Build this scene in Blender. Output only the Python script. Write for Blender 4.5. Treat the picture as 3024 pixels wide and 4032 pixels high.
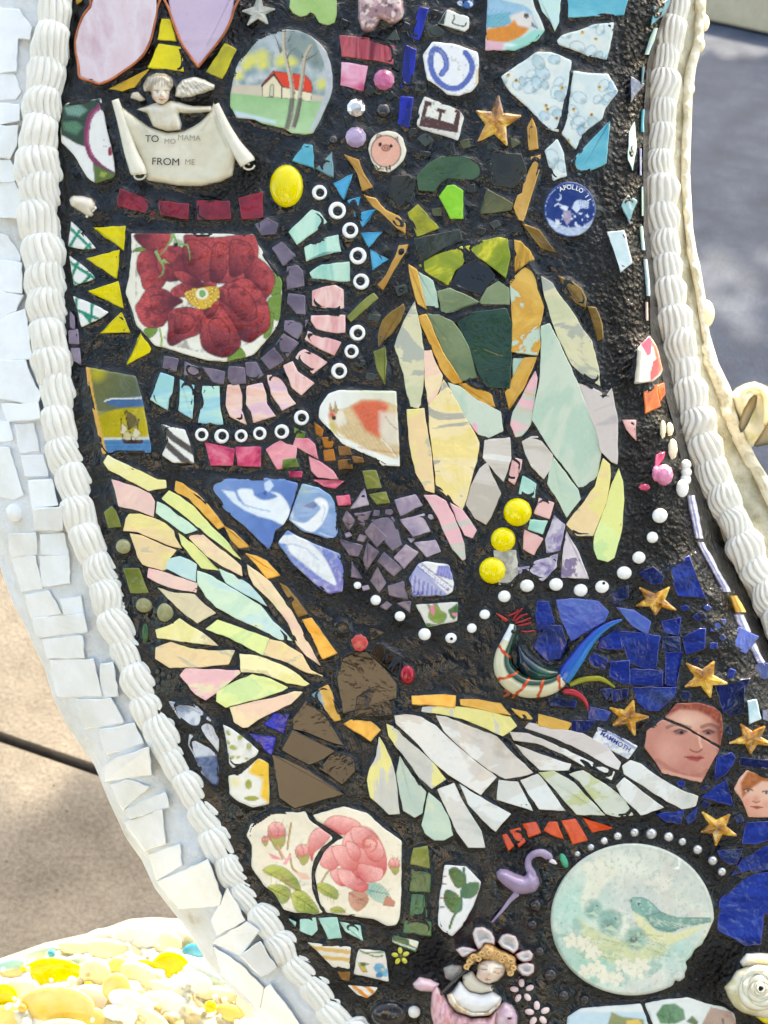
# Mosaic sculpture close-up: glossy black resin bed set with broken china, glass, beads and piped icing rope.
import bpy, bmesh, math, random
import numpy as np
from mathutils import Vector, Matrix, geometry

for o in list(bpy.data.objects):
    bpy.data.objects.remove(o)
SC = bpy.context.scene
COL = SC.collection
random.seed(7)
RNG = np.random.default_rng(7)

# ------------------------------------------------------------------ camera, sky, sun, exposure
W_PX, H_PX = 3024.0, 4032.0
K = 0.42 / W_PX                 # metres per unit of the panel drawing
D = 0.62                        # camera to panel
ALPHA = math.radians(42)        # camera looks down on the panel
HC = 0.50                       # height of the panel centre
ROT = Matrix.Rotation(math.pi / 2 - ALPHA, 4, 'X')
PANEL = Matrix.Translation((0, 0, HC)) @ ROT

cam_d = bpy.data.cameras.new('camera')
cam = bpy.data.objects.new('camera', cam_d)
COL.objects.link(cam)
cam.matrix_world = PANEL @ Matrix.Translation((0, 0, D))
cam_d.sensor_fit = 'VERTICAL'
cam_d.sensor_height = 24
cam_d.lens = 24 * D / (H_PX * K)
cam_d.clip_start = 0.01
cam_d.clip_end = 200
cam_d.dof.use_dof = True
cam_d.dof.focus_distance = D
cam_d.dof.aperture_fstop = 8.0
SC.camera = cam

SUN_EL, SUN_AZ = 36.0, 24.0     # sun behind the sculpture, a little to the right
sv = Vector((math.sin(math.radians(SUN_AZ)) * math.cos(math.radians(SUN_EL)),
             math.cos(math.radians(SUN_AZ)) * math.cos(math.radians(SUN_EL)),
             math.sin(math.radians(SUN_EL))))
world = bpy.data.worlds.new('World')
SC.world = world
world.use_nodes = True
wn = world.node_tree.nodes
sky = wn.new('ShaderNodeTexSky')
sky.sky_type = 'NISHITA'
sky.sun_disc = False
sky.sun_elevation = math.radians(SUN_EL)
sky.sun_rotation = math.radians(SUN_AZ)
sky.dust_density = 2.5
sky.air_density = 1.0
wn['Background'].inputs[1].default_value = 0.15
world.node_tree.links.new(sky.outputs[0], wn['Background'].inputs[0])
sun_d = bpy.data.lights.new('sun', 'SUN')
sun_d.energy = 2.8
sun_d.angle = math.radians(0.5)
sun_d.color = (1.0, 0.93, 0.82)
sun = bpy.data.objects.new('sun', sun_d)
COL.objects.link(sun)
sun.location = sv * 5
sun.rotation_euler = sv.to_track_quat('Z', 'Y').to_euler()
vs = SC.view_settings
vs.view_transform = 'Standard'
vs.look = 'None'
vs.exposure = 2.45
vs.gamma = 1
vs.use_curve_mapping = False
vs.use_white_balance = True
vs.white_balance_temperature = 8100
vs.white_balance_tint = 4

# ------------------------------------------------------------------ helpers: colours, noise
def lin(c, f=0.9):
    out = []
    for v in c[:3]:
        v = v / 255.0
        out.append((v / 12.92 if v <= 0.04045 else ((v + 0.055) / 1.055) ** 2.4) * f)
    return np.array(out)

_LAT = np.random.default_rng(3).random((256, 256))
def vnoise(x, y, seed=0):
    x = np.asarray(x, float) + seed * 17.31; y = np.asarray(y, float) + seed * 9.77
    xi = np.floor(x).astype(int); yi = np.floor(y).astype(int)
    fx = x - xi; fy = y - yi
    fx = fx * fx * (3 - 2 * fx); fy = fy * fy * (3 - 2 * fy)
    a = _LAT[xi & 255, yi & 255]; b = _LAT[(xi + 1) & 255, yi & 255]
    c = _LAT[xi & 255, (yi + 1) & 255]; d = _LAT[(xi + 1) & 255, (yi + 1) & 255]
    return (a * (1 - fx) + b * fx) * (1 - fy) + (c * (1 - fx) + d * fx) * fy
def fbm(x, y, seed=0, o=4):
    s = 0; a = 0.5
    for i in range(o):
        s = s + a * vnoise(np.asarray(x) * 2 ** i, np.asarray(y) * 2 ** i, seed + i * 5)
        a *= 0.5
    return s / (1 - 0.5 ** o)

# ------------------------------------------------------------------ crops: local drawing frames -> panel units
S8 = 800 / 1659.0; S10 = 1000 / 1659.0
CROPS = {'A': (0, 0, S10), 'B': (700, 0, S8), 'C': (1300, 0, S8), 'D': (1900, 0, S8), 'E': (200, 800, S8), 'F': (900, 800, S8),
         'G': (1500, 900, S8), 'H': (2200, 900, S8), 'I': (350, 1700, S8), 'J': (1050, 1650, S8), 'K': (1600, 1750, S8),
         'L': (2224, 1800, S8), 'M': (600, 2500, S8), 'N': (1300, 2400, S8), 'O': (2024, 2600, S10), 'P': (900, 3232, S8),
         'Q': (1550, 3232, S8), 'R': (2224, 3232, S8), 'U': (0, 900, 500 / 922.0), 'V': (0, 2000, 900 / 1659.0),
         'W': (0, 3000, 1032 / 1659.0), 'X': (2424, 0, 600 / 1327.0), 'Y': (2424, 1300, 600 / 1106.0), 'Z': (0, 0, 1.0)}
def nums(s):
    a = [float(t) for t in s.replace(',', ' ').split()]
    return [(a[i], a[i + 1]) for i in range(0, len(a), 2)]
def src(crop, pts):
    ox, oy, s = CROPS[crop]
    return [(ox + x * s, oy + y * s) for x, y in pts]

# ------------------------------------------------------------------ the panel's form
def interp(tab):
    xs = [t[0] for t in tab]; cols = list(zip(*[t[1:] for t in tab]))
    return lambda v, i=0: np.interp(v, xs, cols[i])
ROPE_L = interp([(-500, 130, 300), (0, 145, 301), (300, 93, 274), (450, 78, 247), (600, 51, 238), (720, 57, 253), (900, 70, 252), (1035, 87, 268),
                 (1209, 85, 284), (1372, 115, 288), (1551, 146, 312), (1740, 165, 330), (1903, 206, 378), (2093, 255, 412), (2271, 325, 488),
                 (2407, 358, 535), (2542, 412, 580), (2678, 465, 635), (2814, 526, 690), (2949, 585, 752), (3093, 668, 835), (3249, 755, 921),
                 (3373, 812, 975), (3498, 877, 1035), (3618, 960, 1150), (3714, 1030, 1218), (3811, 1093, 1286), (3907, 1170, 1358),
                 (4032, 1262, 1474), (4300, 1450, 1680)])
RIDGE = interp([(-500, 2740), (0, 2633), (240, 2550), (480, 2532), (900, 2535), (1140, 2558), (1310, 2562), (1430, 2600), (1560, 2622), (1700, 2660),
                (1850, 2690), (1949, 2711), (2133, 2748), (2354, 2868), (2500, 2934), (2668, 3018), (3000, 3180), (3500, 3350), (4300, 3500)])
SILL = interp([(-500, -500), (1500, -330), (2000, -140), (2228, 0), (2380, 54), (2461, 98), (2635, 179), (2749, 212), (2868, 271), (3014, 374), (3149, 429),
               (3299, 498), (3386, 560), (3498, 612), (3591, 684), (3672, 746), (3784, 815), (3889, 902), (3970, 995), (4032, 1045), (4300, 1260)])
def z0(u, v):
    u = np.asarray(u, float); v = np.asarray(v, float)
    z = -0.010 * ((u - 1500) / 1500) ** 2 - 0.004 * ((v - 2000) / 2000) ** 2
    dr = np.maximum(RIDGE(v) - u, 0)
    dl = np.maximum(u - ROPE_L(v, 1), 0)
    return z - 0.014 * np.exp(-dr / 55.0) - 0.003 * np.exp(-dl / 60.0)
def zside(u, v):                # white flank left of the rope
    rc = ROPE_L(v, 0); s = SILL(v)
    t = np.clip((rc - u) / np.maximum(rc - s, 1), 0, 1.3)
    return -0.018 - 0.040 * t ** 2
def zsurf(u, v):
    return np.where(np.asarray(u) < ROPE_L(v, 0), zside(u, v), z0(u, v))
def P(u, v, z):
    f = K * (D - z) / D
    return np.stack([(np.asarray(u, float) - 1512) * f, (2016 - np.asarray(v, float)) * f, np.broadcast_to(z, np.shape(u)).astype(float)], -1)
def px_ray_ground(u, v, zg=0.0):
    o = PANEL @ Vector((0, 0, D)); p = PANEL @ Vector(((u - 1512) * K, (2016 - v) * K, 0))
    d = p - o
    return o + d * ((zg - o.z) / d.z)

# ------------------------------------------------------------------ materials
MATS = {}
def newmat(name):
    m = bpy.data.materials.new(name); m.use_nodes = True
    MATS[name] = m
    nt = m.node_tree
    return m, nt, nt.nodes['Principled BSDF']
def noise_node(nt, scale, detail=4, rough=0.55, dist=0.0, vec=None, stretch=None):
    n = nt.nodes.new('ShaderNodeTexNoise')
    n.inputs['Scale'].default_value = scale; n.inputs['Detail'].default_value = detail
    n.inputs['Roughness'].default_value = rough; n.inputs['Distortion'].default_value = dist
    tc = nt.nodes.new('ShaderNodeTexCoord')
    if stretch:
        mp = nt.nodes.new('ShaderNodeMapping')
        mp.inputs['Scale'].default_value = stretch[:3]
        if len(stretch) > 3: mp.inputs['Rotation'].default_value = (0, 0, stretch[3])
        nt.links.new(tc.outputs['Object'], mp.inputs[0]); nt.links.new(mp.outputs[0], n.inputs['Vector'])
    else:
        nt.links.new(tc.outputs['Object'], n.inputs['Vector'])
    return n
def ramp(nt, fac, stops, interp_='LINEAR'):
    r = nt.nodes.new('ShaderNodeValToRGB')
    r.color_ramp.interpolation = interp_
    el = r.color_ramp.elements
    while len(el) < len(stops): el.new(0.5)
    for e, (p, c) in zip(el, stops):
        e.position = p; e.color = (*c, 1)
    nt.links.new(fac, r.inputs[0])
    return r
def bump(nt, bs, h, strength, dist):
    b = nt.nodes.new('ShaderNodeBump')
    b.inputs['Strength'].default_value = strength; b.inputs['Distance'].default_value = dist
    nt.links.new(h, b.inputs['Height']); nt.links.new(b.outputs[0], bs.inputs['Normal'])
    return b
def resin_film(nt, bs, wave=.5):
    """clear resin poured over a piece: a wavy gloss layer of its own"""
    c = noise_node(nt, 42, 4, .55, .4)
    b = nt.nodes.new('ShaderNodeBump'); b.inputs['Strength'].default_value = wave; b.inputs['Distance'].default_value = .004
    nt.links.new(c.outputs['Fac'], b.inputs['Height']); nt.links.new(b.outputs[0], bs.inputs['Coat Normal'])
    bs.inputs['Coat Weight'].default_value = 1.0; bs.inputs['Coat Roughness'].default_value = .02; bs.inputs['Coat IOR'].default_value = 1.42
def glass(name, stops, scale=60, rough=0.12, bumpy=0.4, metallic=0.0, dist=0.6, stretch=None, interp_='LINEAR', f=0.9, spec=0.12, bscale=70, wave=.8):
    """opaque coloured glass or glazed china; stops are (position, sRGB)"""
    m, nt, bs = newmat(name)
    n = noise_node(nt, scale, 5, 0.6, dist, stretch=stretch)
    r = ramp(nt, n.outputs['Fac'], [(p, tuple(lin(c, f))) for p, c in stops], interp_)
    # fine crazing and specks in the glaze
    n2 = noise_node(nt, 420, 4, .7)
    r2 = ramp(nt, n2.outputs['Fac'], [(.28, (.66, .64, .60)), (.36, (.95, .94, .93)), (.6, (1, 1, 1))])
    mx = nt.nodes.new('ShaderNodeMixRGB'); mx.blend_type = 'MULTIPLY'; mx.inputs[0].default_value = .55
    nt.links.new(r.outputs[0], mx.inputs[1]); nt.links.new(r2.outputs[0], mx.inputs[2])
    nt.links.new(mx.outputs[0], bs.inputs['Base Color'])
    bs.inputs['Roughness'].default_value = rough; bs.inputs['Metallic'].default_value = metallic
    bs.inputs['Specular IOR Level'].default_value = spec
    nb = noise_node(nt, bscale, 3, 0.5)
    bump(nt, bs, nb.outputs['Fac'], bumpy, 0.0010)
    if wave: resin_film(nt, bs, wave)
    return m
def duo(a, b, lo=0.38, hi=0.62): return [(lo, a), (hi, b)]

glass('yellow', duo((232, 214, 6), (214, 196, 10)))
glass('olive_yellow', duo((205, 190, 20), (170, 160, 30)))
glass('ochre', duo((214, 168, 20), (170, 130, 20)))
glass('maroon', [(0.3, (92, 8, 26)), (0.55, (150, 30, 48)), (0.75, (70, 6, 20))], scale=45)
glass('maroon_stripe', [(0.35, (150, 30, 50)), (0.5, (196, 90, 96)), (0.62, (120, 24, 40))], scale=40, stretch=(3, .4, 1))
glass('pink_mottle', [(0.35, (200, 70, 110)), (0.5, (235, 160, 185)), (0.65, (244, 205, 220))], scale=50)
glass('magenta', [(0.35, (150, 20, 70)), (0.5, (214, 70, 110)), (0.65, (236, 130, 150))], scale=55)
glass('pink_petal', [(0.35, (226, 120, 140)), (0.6, (240, 160, 168))], scale=50)
glass('leaf_green', [(0.4, (70, 100, 30)), (0.6, (120, 150, 60))], scale=50)
glass('teal', [(0.35, (46, 140, 168)), (0.65, (90, 180, 196))], scale=40)
glass('grey_teal', [(0.35, (80, 130, 142)), (0.65, (120, 160, 166))], scale=50)
glass('sky_blue', [(0.4, (44, 150, 196)), (0.6, (80, 176, 214))], scale=50)
glass('turquoise', [(0.35, (70, 166, 190)), (0.65, (120, 196, 210))], scale=30)
glass('pale_blue', [(0.35, (168, 198, 206)), (0.62, (206, 220, 222))], scale=50)
glass('cobalt', [(0.3, (6, 14, 96)), (0.55, (14, 34, 170)), (0.75, (34, 60, 196))], scale=60, stretch=(2, .5, 1))
glass('navy', [(0.3, (3, 6, 30)), (0.55, (7, 20, 80)), (0.75, (12, 34, 110))], scale=50, stretch=(2.5, .5, 1, .4), spec=.22)
glass('blue_tile', [(0.3, (4, 10, 56)), (0.5, (8, 34, 122)), (0.72, (26, 58, 156))], scale=48, stretch=(.6, 2.4, 1, .3), spec=.22)
glass('blue_irid', [(0.35, (50, 70, 160)), (0.55, (80, 100, 180)), (0.7, (90, 130, 170))], scale=40)
glass('lime', duo((128, 200, 30), (150, 214, 50)))
glass('olive_glass', [(0.35, (126, 128, 34)), (0.5, (176, 172, 40)), (0.65, (110, 112, 50))], scale=26)
glass('olive_dark', [(0.35, (60, 62, 30)), (0.65, (110, 110, 70))], scale=30)
glass('leaf_glass', [(0.3, (110, 132, 20)), (0.48, (150, 160, 30)), (0.56, (214, 204, 50)), (0.7, (96, 124, 20))], scale=28, dist=1.2)
glass('dark_green', [(0.35, (16, 42, 34)), (0.6, (34, 66, 44))], scale=26, bumpy=.4)
glass('green_dome', [(0.35, (44, 74, 44)), (0.6, (70, 98, 62)), (0.72, (110, 120, 90))], scale=18)
glass('green_tile', [(0.35, (40, 82, 44)), (0.65, (62, 106, 60))], scale=50)
glass('moss', [(0.35, (104, 112, 46)), (0.65, (140, 144, 70))], scale=60)
glass('smoke', [(0.35, (36, 40, 34)), (0.65, (66, 72, 62))], scale=30)
glass('dark_olive', [(0.35, (26, 26, 16)), (0.65, (48, 46, 30))], scale=24)
glass('sage', [(0.35, (104, 122, 86)), (0.55, (132, 146, 106)), (0.7, (160, 168, 140))], scale=22)
glass('mint_pale', [(0.4, (176, 204, 184)), (0.6, (196, 216, 196))], scale=30)
glass('mint', [(0.35, (150, 206, 190)), (0.6, (184, 224, 206))], scale=60)
glass('mint_blue', [(0.34, (160, 214, 192)), (0.48, (150, 206, 220)), (0.58, (190, 228, 210)), (0.68, (156, 216, 196))], scale=26, stretch=(.4, 2.2, 1, 0))
glass('mint_across', [(0.36, (166, 214, 192)), (0.5, (196, 230, 210)), (0.62, (150, 206, 190))], scale=30, stretch=(2.4, .4, 1, 0))
glass('pink_across', [(0.36, (236, 178, 172)), (0.5, (246, 206, 198)), (0.62, (226, 160, 160))], scale=30, stretch=(2.4, .4, 1, 0))
glass('pink_band', [(0.36, (244, 196, 182)), (0.47, (226, 188, 206)), (0.55, (248, 212, 196)), (0.66, (236, 178, 160))], scale=26, stretch=(.4, 2.2, 1, .2))
glass('pink_tile', [(0.4, (232, 172, 166)), (0.6, (240, 192, 184))], scale=60)
glass('plum', [(0.35, (92, 80, 98)), (0.6, (128, 114, 130))], scale=60, bumpy=.5)
glass('lilac', [(0.35, (140, 124, 150)), (0.6, (190, 172, 184))], scale=70, bumpy=.6)
glass('lavender_edge', [(0.35, (120, 104, 124)), (0.6, (150, 134, 150))], scale=60)
glass('amber_tile', [(0.35, (150, 84, 14)), (0.6, (196, 120, 26))], scale=60, bumpy=.5)
glass('brown_tile', [(0.35, (110, 72, 26)), (0.6, (156, 108, 50))], scale=60, bumpy=.5)
glass('gold', [(0.3, (176, 122, 40)), (0.55, (214, 160, 74)), (0.75, (232, 188, 110))], scale=45, rough=0.22, metallic=0.35)
glass('gold_bright', [(0.3, (214, 150, 40)), (0.55, (236, 182, 84)), (0.75, (196, 132, 34))], scale=50, rough=0.25, metallic=0.25)
glass('gold_dark', [(0.3, (96, 72, 30)), (0.6, (150, 116, 54))], scale=45, rough=0.2, metallic=0.3)
glass('gold_flake', [(0.38, (186, 206, 186)), (0.47, (190, 206, 186)), (0.49, (206, 150, 50)), (0.62, (226, 180, 84))], scale=22, dist=1.5, rough=.15)
glass('gold_fibre', [(0.35, (160, 108, 24)), (0.55, (226, 176, 70))], scale=60, stretch=(4, .5, 1, 0), rough=.3, metallic=.3)
glass('gold_blue', [(0.4, (206, 150, 50)), (0.5, (226, 176, 90)), (0.53, (120, 160, 176)), (0.7, (60, 96, 140))], scale=24, dist=1.2)
glass('orange', duo((226, 84, 12), (206, 66, 10)))
glass('orange_soft', duo((226, 116, 30), (206, 92, 20)))
glass('purple_spot', [(0.36, (120, 104, 160)), (0.46, (160, 148, 176)), (0.6, (206, 196, 206))], scale=70, interp_='LINEAR', dist=2)
glass('speckle', [(0.4, (214, 200, 206)), (0.52, (226, 214, 214)), (0.55, (128, 112, 146)), (0.66, (150, 132, 160))], scale=75, dist=.4)
glass('dark_mirror', duo((10, 8, 7), (20, 16, 14)), rough=0.03, bumpy=.05, scale=20, spec=.22, wave=.16)
glass('black_glass', duo((8, 6, 7), (16, 12, 12)), rough=0.04, bumpy=.1)
glass('silver_mesh', [(0.4, (150, 146, 132)), (0.6, (206, 200, 186))], scale=160, rough=.3)
glass('pearl_white', duo((236, 232, 224), (246, 244, 238)), rough=.1)
glass('rose_quartz', [(0.3, (196, 150, 156)), (0.42, (222, 196, 202)), (0.55, (226, 210, 216)), (0.7, (206, 168, 176))], scale=14, dist=1.4, stretch=(1, .55, 1, .6))
glass('lilac_quartz', [(0.3, (176, 150, 170)), (0.5, (206, 184, 204)), (0.7, (190, 168, 196))], scale=14, stretch=(.5, 1.6, 1, 0))
glass('apple_green', duo((150, 186, 100), (176, 204, 132)), scale=30)
glass('pink_foil', [(0.35, (150, 112, 116)), (0.5, (196, 160, 160)), (0.65, (226, 196, 190))], scale=60, rough=.15, metallic=.4, bumpy=1.0)
glass('copper', duo((170, 84, 44), (206, 116, 66)), metallic=.8, rough=.35, scale=120)
glass('red_bead', duo((190, 60, 56), (206, 84, 76)))
glass('ruby', duo((150, 8, 34), (176, 20, 44)))
glass('dome_yellow', [(0.3, (226, 206, 2)), (0.6, (244, 224, 8)), (0.72, (214, 190, 4))], scale=30)
glass('white_bead', duo((240, 240, 236), (250, 250, 250)), rough=.08)
glass('black_bead', duo((8, 8, 9), (18, 18, 20)), rough=.05)
glass('pearl', duo((196, 196, 200), (226, 226, 226)), rough=.16, metallic=.55)
glass('dark_pearl', duo((40, 38, 40), (70, 66, 70)), rough=.12, metallic=.3)
glass('smoke_crystal', duo((176, 170, 168), (226, 220, 216)), rough=.05, metallic=.6, bumpy=.1)
glass('pink_bead', [(0.35, (176, 60, 116)), (0.6, (226, 140, 176))], rough=.08, scale=60)
glass('violet_bead', [(0.35, (120, 96, 136)), (0.6, (186, 164, 196))], rough=.08, scale=60)
glass('clear_star', [(0.35, (150, 150, 140)), (0.6, (206, 206, 196))], rough=.08, scale=60, bumpy=.6)
glass('amber_star', [(0.34, (110, 64, 2)), (0.5, (196, 132, 8)), (0.66, (246, 206, 96))], rough=.05, scale=110, bumpy=1.4, spec=.6)
glass('olive_bead', [(0.35, (120, 118, 76)), (0.6, (160, 156, 112))], scale=60)
glass('jade', duo((24, 140, 100), (60, 170, 130)))
glass('bloom_pink', duo((226, 196, 196), (240, 216, 212)))
glass('bloom_yellow', duo((196, 190, 60), (214, 206, 90)))
glass('silver_edge', [(0.35, (150, 150, 200)), (0.6, (206, 206, 226))], scale=60, rough=.25, metallic=.5, bumpy=1.0, stretch=(.5, 4, 1, .4))
# pearly wing glass: film colours in hard-edged flakes
def film(name, a, b, c, lo=.46, hi=.58, scale=14, st=(1, 2.2, 1, .5)):
    glass(name, [(0.0, a), (lo, a), (lo + .05, b), (hi, b), (hi + .02, c), (1, c)], scale=scale, dist=1.0, rough=0.16, bumpy=.18, stretch=st)
film('film_yellow', (244, 232, 156), (248, 238, 182), (222, 206, 160), .44, .55)
film('film_butter', (242, 226, 146), (244, 212, 160), (200, 192, 160), .43, .55, 14)
film('film_flake', (246, 222, 146), (248, 226, 172), (186, 180, 164), .44, .545, 22, (1, 2.2, 1, -.6))
film('film_pink', (244, 204, 190), (246, 190, 192), (240, 220, 180))
film('film_peach', (246, 220, 176), (246, 206, 180), (240, 196, 176))
film('film_mint', (206, 234, 206), (196, 228, 222), (226, 238, 190))
film('film_mintblue', (196, 226, 222), (206, 234, 214), (186, 214, 228))
film('film_lime', (234, 234, 150), (226, 238, 160), (206, 230, 160))
film('film_beige', (226, 210, 172), (214, 196, 170), (232, 222, 176))
film('film_green', (196, 214, 190), (190, 208, 188), (206, 212, 182), scale=10)
film('film_greenpink', (186, 208, 188), (206, 216, 196), (244, 176, 196), .42, .535, 11, (2.2, .7, 1, .15))
film('film_wing', (206, 206, 168), (222, 214, 176), (180, 182, 166), .44, .53, 14)
film('film_mix', (240, 186, 190), (196, 204, 186), (238, 176, 150), .46, .56, 16)
film('opal', (196, 184, 168), (214, 204, 192), (230, 226, 218), .42, .52, 10)
film('opal_white', (196, 196, 186), (214, 210, 200), (226, 226, 220), .42, .54, 10)
film('opal_lilac', (190, 178, 178), (212, 200, 192), (224, 216, 210), .42, .54, 10)
film('opal_green', (180, 190, 166), (208, 210, 192), (196, 198, 146), .42, .54, 11)
film('film_yflake', (198, 196, 186), (206, 202, 188), (234, 222, 140), .46, .52, 18, (2.2, .8, 1, .2))
film('film_pkflake', (186, 200, 182), (190, 206, 190), (240, 184, 190), .48, .56, 16, (1.8, .9, 1, .2))
# painted china: print comes from the vertex colours, everything else from light
def printed(name, rough=0.15, bumpy=.2, bs_=70, spec=.12, film_=True):
    m, nt, bs = newmat(name)
    a = nt.nodes.new('ShaderNodeAttribute'); a.attribute_name = 'Col'
    n = noise_node(nt, 220, 3)
    mx = nt.nodes.new('ShaderNodeMixRGB'); mx.blend_type = 'MULTIPLY'; mx.inputs[0].default_value = .25
    r = ramp(nt, n.outputs['Fac'], [(0.3, (.72, .72, .72)), (0.6, (1, 1, 1))])
    nt.links.new(a.outputs['Color'], mx.inputs[1]); nt.links.new(r.outputs[0], mx.inputs[2])
    nt.links.new(mx.outputs[0], bs.inputs['Base Color'])
    bs.inputs['Roughness'].default_value = rough; bs.inputs['Specular IOR Level'].default_value = spec
    nb = noise_node(nt, bs_, 3)
    bump(nt, bs, nb.outputs['Fac'], bumpy, 0.001)
    if film_: resin_film(nt, bs, .4)
    return m
printed('china'); printed('figurine', .14, .2, 200); printed('lampwork', .04, .05, spec=.5, film_=False)
# resin bed: wet black gloss, gritty where the grout shows
m, nt, bs = newmat('resin')
n1 = noise_node(nt, 22, 4, .55); n3 = noise_node(nt, 75, 5, .6, .6); n5 = noise_node(nt, 700, 3, .6)
r = ramp(nt, n1.outputs['Fac'], [(0.36, (.002, .002, .0025)), (0.6, (.007, .0065, .006))])
nt.links.new(r.outputs[0], bs.inputs['Base Color'])
bs.inputs['Roughness'].default_value = .03
def mth(op, a, b=None, c=None):
    q = nt.nodes.new('ShaderNodeMath'); q.operation = op
    for k, v in enumerate((a, b, c)):
        if v is None: continue
        if isinstance(v, (int, float)): q.inputs[k].default_value = v
        else: nt.links.new(v, q.inputs[k])
    return q.outputs[0]
at = nt.nodes.new('ShaderNodeAttribute'); at.attribute_name = 'grit'
vo = nt.nodes.new('ShaderNodeTexVoronoi'); vo.inputs['Scale'].default_value = 420; vo.feature = 'SMOOTH_F1'
tc = nt.nodes.new('ShaderNodeTexCoord'); nt.links.new(tc.outputs['Object'], vo.inputs['Vector'])
sand = mth('MULTIPLY_ADD', n5.outputs['Fac'], .5, mth('MULTIPLY', vo.outputs['Distance'], -1.2))
crease = mth('MULTIPLY', mth('ABSOLUTE', mth('SUBTRACT', n3.outputs['Fac'], .5)), .75)
gsc = mth('MULTIPLY_ADD', at.outputs['Fac'], .62, .012)
bump(nt, bs, mth('ADD', mth('MULTIPLY', sand, gsc), crease), 1.0, .0034)
sp = nt.nodes.new('ShaderNodeMapRange'); sp.inputs[3].default_value = .45; sp.inputs[4].default_value = .17
nt.links.new(at.outputs['Fac'], sp.inputs[0]); nt.links.new(sp.outputs[0], bs.inputs['Specular IOR Level'])
# icing, plaster, white china
def chalky(name, stops, scale, rough, bs1, st, dist, spec=.35):
    m, nt, bs = newmat(name)
    n = noise_node(nt, scale, 6, .65)
    r = ramp(nt, n.outputs['Fac'], [(p, tuple(lin(c, 1.0))) for p, c in stops])
    nt.links.new(r.outputs[0], bs.inputs['Base Color'])
    bs.inputs['Roughness'].default_value = rough; bs.inputs['Specular IOR Level'].default_value = spec
    nb = noise_node(nt, bs1, 6, .65)
    bump(nt, bs, nb.outputs['Fac'], st, dist)
    return m
chalky('icing', [(0.3, (222, 208, 176)), (0.42, (236, 231, 218)), (0.6, (241, 240, 236))], 45, .32, 260, .35, .0012, .45)
chalky('plaster', [(0.26, (176, 168, 148)), (0.38, (208, 208, 204)), (0.6, (222, 226, 230)), (0.75, (196, 204, 216))], 34, .5, 240, .7, .0016)
chalky('flank', [(0.3, (128, 122, 96)), (0.45, (176, 170, 146)), (0.6, (206, 200, 180)), (0.75, (150, 152, 150))], 34, .5, 240, .8, .002)
chalky('white_china', [(0.3, (218, 218, 212)), (0.6, (234, 236, 238))], 30, .25, 160, .3, .001, .5)
chalky('cream_shell', [(0.3, (226, 206, 150)), (0.6, (240, 232, 206))], 20, .3, 120, .3, .001, .5)
chalky('sunlit_worn_lip', [(0.3, (170, 160, 128)), (0.45, (222, 214, 190)), (0.62, (236, 232, 218))], 60, .45, 300, .8, .002)
chalky('orange_shell', [(0.3, (236, 190, 110)), (0.6, (240, 206, 140))], 20, .35, 120, .3, .001, .5)
# ------------------------------------------------------------------ object helpers
def link(name, me, parent=None, label=None):
    o = bpy.data.objects.new(name, me)
    COL.objects.link(o)
    if parent is not None: o.parent = parent
    if label: o['label'] = label
    return o
def empty(name, parent=None, label=None):
    o = bpy.data.objects.new(name, None); COL.objects.link(o)
    o.empty_display_size = .02
    if parent is not None: o.parent = parent
    if label: o['label'] = label
    return o
def mesh(name, verts, faces, mat, smooth=True, col=None, attr=None):
    me = bpy.data.meshes.new(name)
    me.from_pydata([tuple(v) for v in verts], [], faces)
    me.materials.append(MATS[mat])
    if smooth: me.polygons.foreach_set('use_smooth', [True] * len(me.polygons))
    if col is not None:
        a = me.color_attributes.new('Col', 'FLOAT_COLOR', 'POINT')
        c4 = np.ones((len(verts), 4), np.float32); c4[:, :3] = col
        a.data.foreach_set('color', c4.ravel())
    if attr is not None:
        a = me.attributes.new(attr[0], 'FLOAT', 'POINT')
        a.data.foreach_set('value', np.asarray(attr[1], np.float32))
    me.update()
    return me
def area(p):
    return 0.5 * sum(p[i][0] * p[(i + 1) % len(p)][1] - p[(i + 1) % len(p)][0] * p[i][1] for i in range(len(p)))
def ccw(p):                     # counter-clockwise as seen by the camera (v points down)
    return list(p) if area(p) < 0 else list(reversed(p))
def smooth_closed(pts, n=4):
    m = len(pts); out = []
    for i in range(m):
        p0, p1, p2, p3 = (np.array(pts[(i + k) % m], float) for k in (-1, 0, 1, 2))
        for j in range(n):
            t = j / n
            out.append(tuple(0.5 * ((2 * p1) + (-p0 + p2) * t + (2 * p0 - 5 * p1 + 4 * p2 - p3) * t * t + (-p0 + 3 * p1 - 3 * p2 + p3) * t ** 3)))
    return out
def spline(pts, n=8):
    a = [np.array(p, float) for p in pts]; out = []
    for i in range(len(a) - 1):
        p0 = a[i - 1] if i else 2 * a[0] - a[1]; p1 = a[i]; p2 = a[i + 1]
        p3 = a[i + 2] if i + 2 < len(a) else 2 * a[-1] - a[-2]
        for j in range(n):
            t = j / n
            out.append(0.5 * ((2 * p1) + (-p0 + p2) * t + (2 * p0 - 5 * p1 + 4 * p2 - p3) * t * t + (-p0 + 3 * p1 - 3 * p2 + p3) * t ** 3))
    out.append(a[-1]); return np.array(out)
def rough_outline(p, jit=1.3, seg=22, rnd=2.6):
    out = []; n = len(p)
    for i in range(n):
        a = np.array(p[i], float); b = np.array(p[(i + 1) % n], float)
        d = b - a; L = np.hypot(*d)
        if L < 1e-6: continue
        r = min(rnd, L * .3); d /= L; nrm = np.array([-d[1], d[0]])
        k = max(1, int((L - 2 * r) / seg))
        for j in range(k + 1):
            t = r + (L - 2 * r) * j / k
            jj = 0 if j in (0, k) else random.uniform(-jit, jit)
            out.append(tuple(a + d * t + nrm * jj))
    return out
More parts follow.
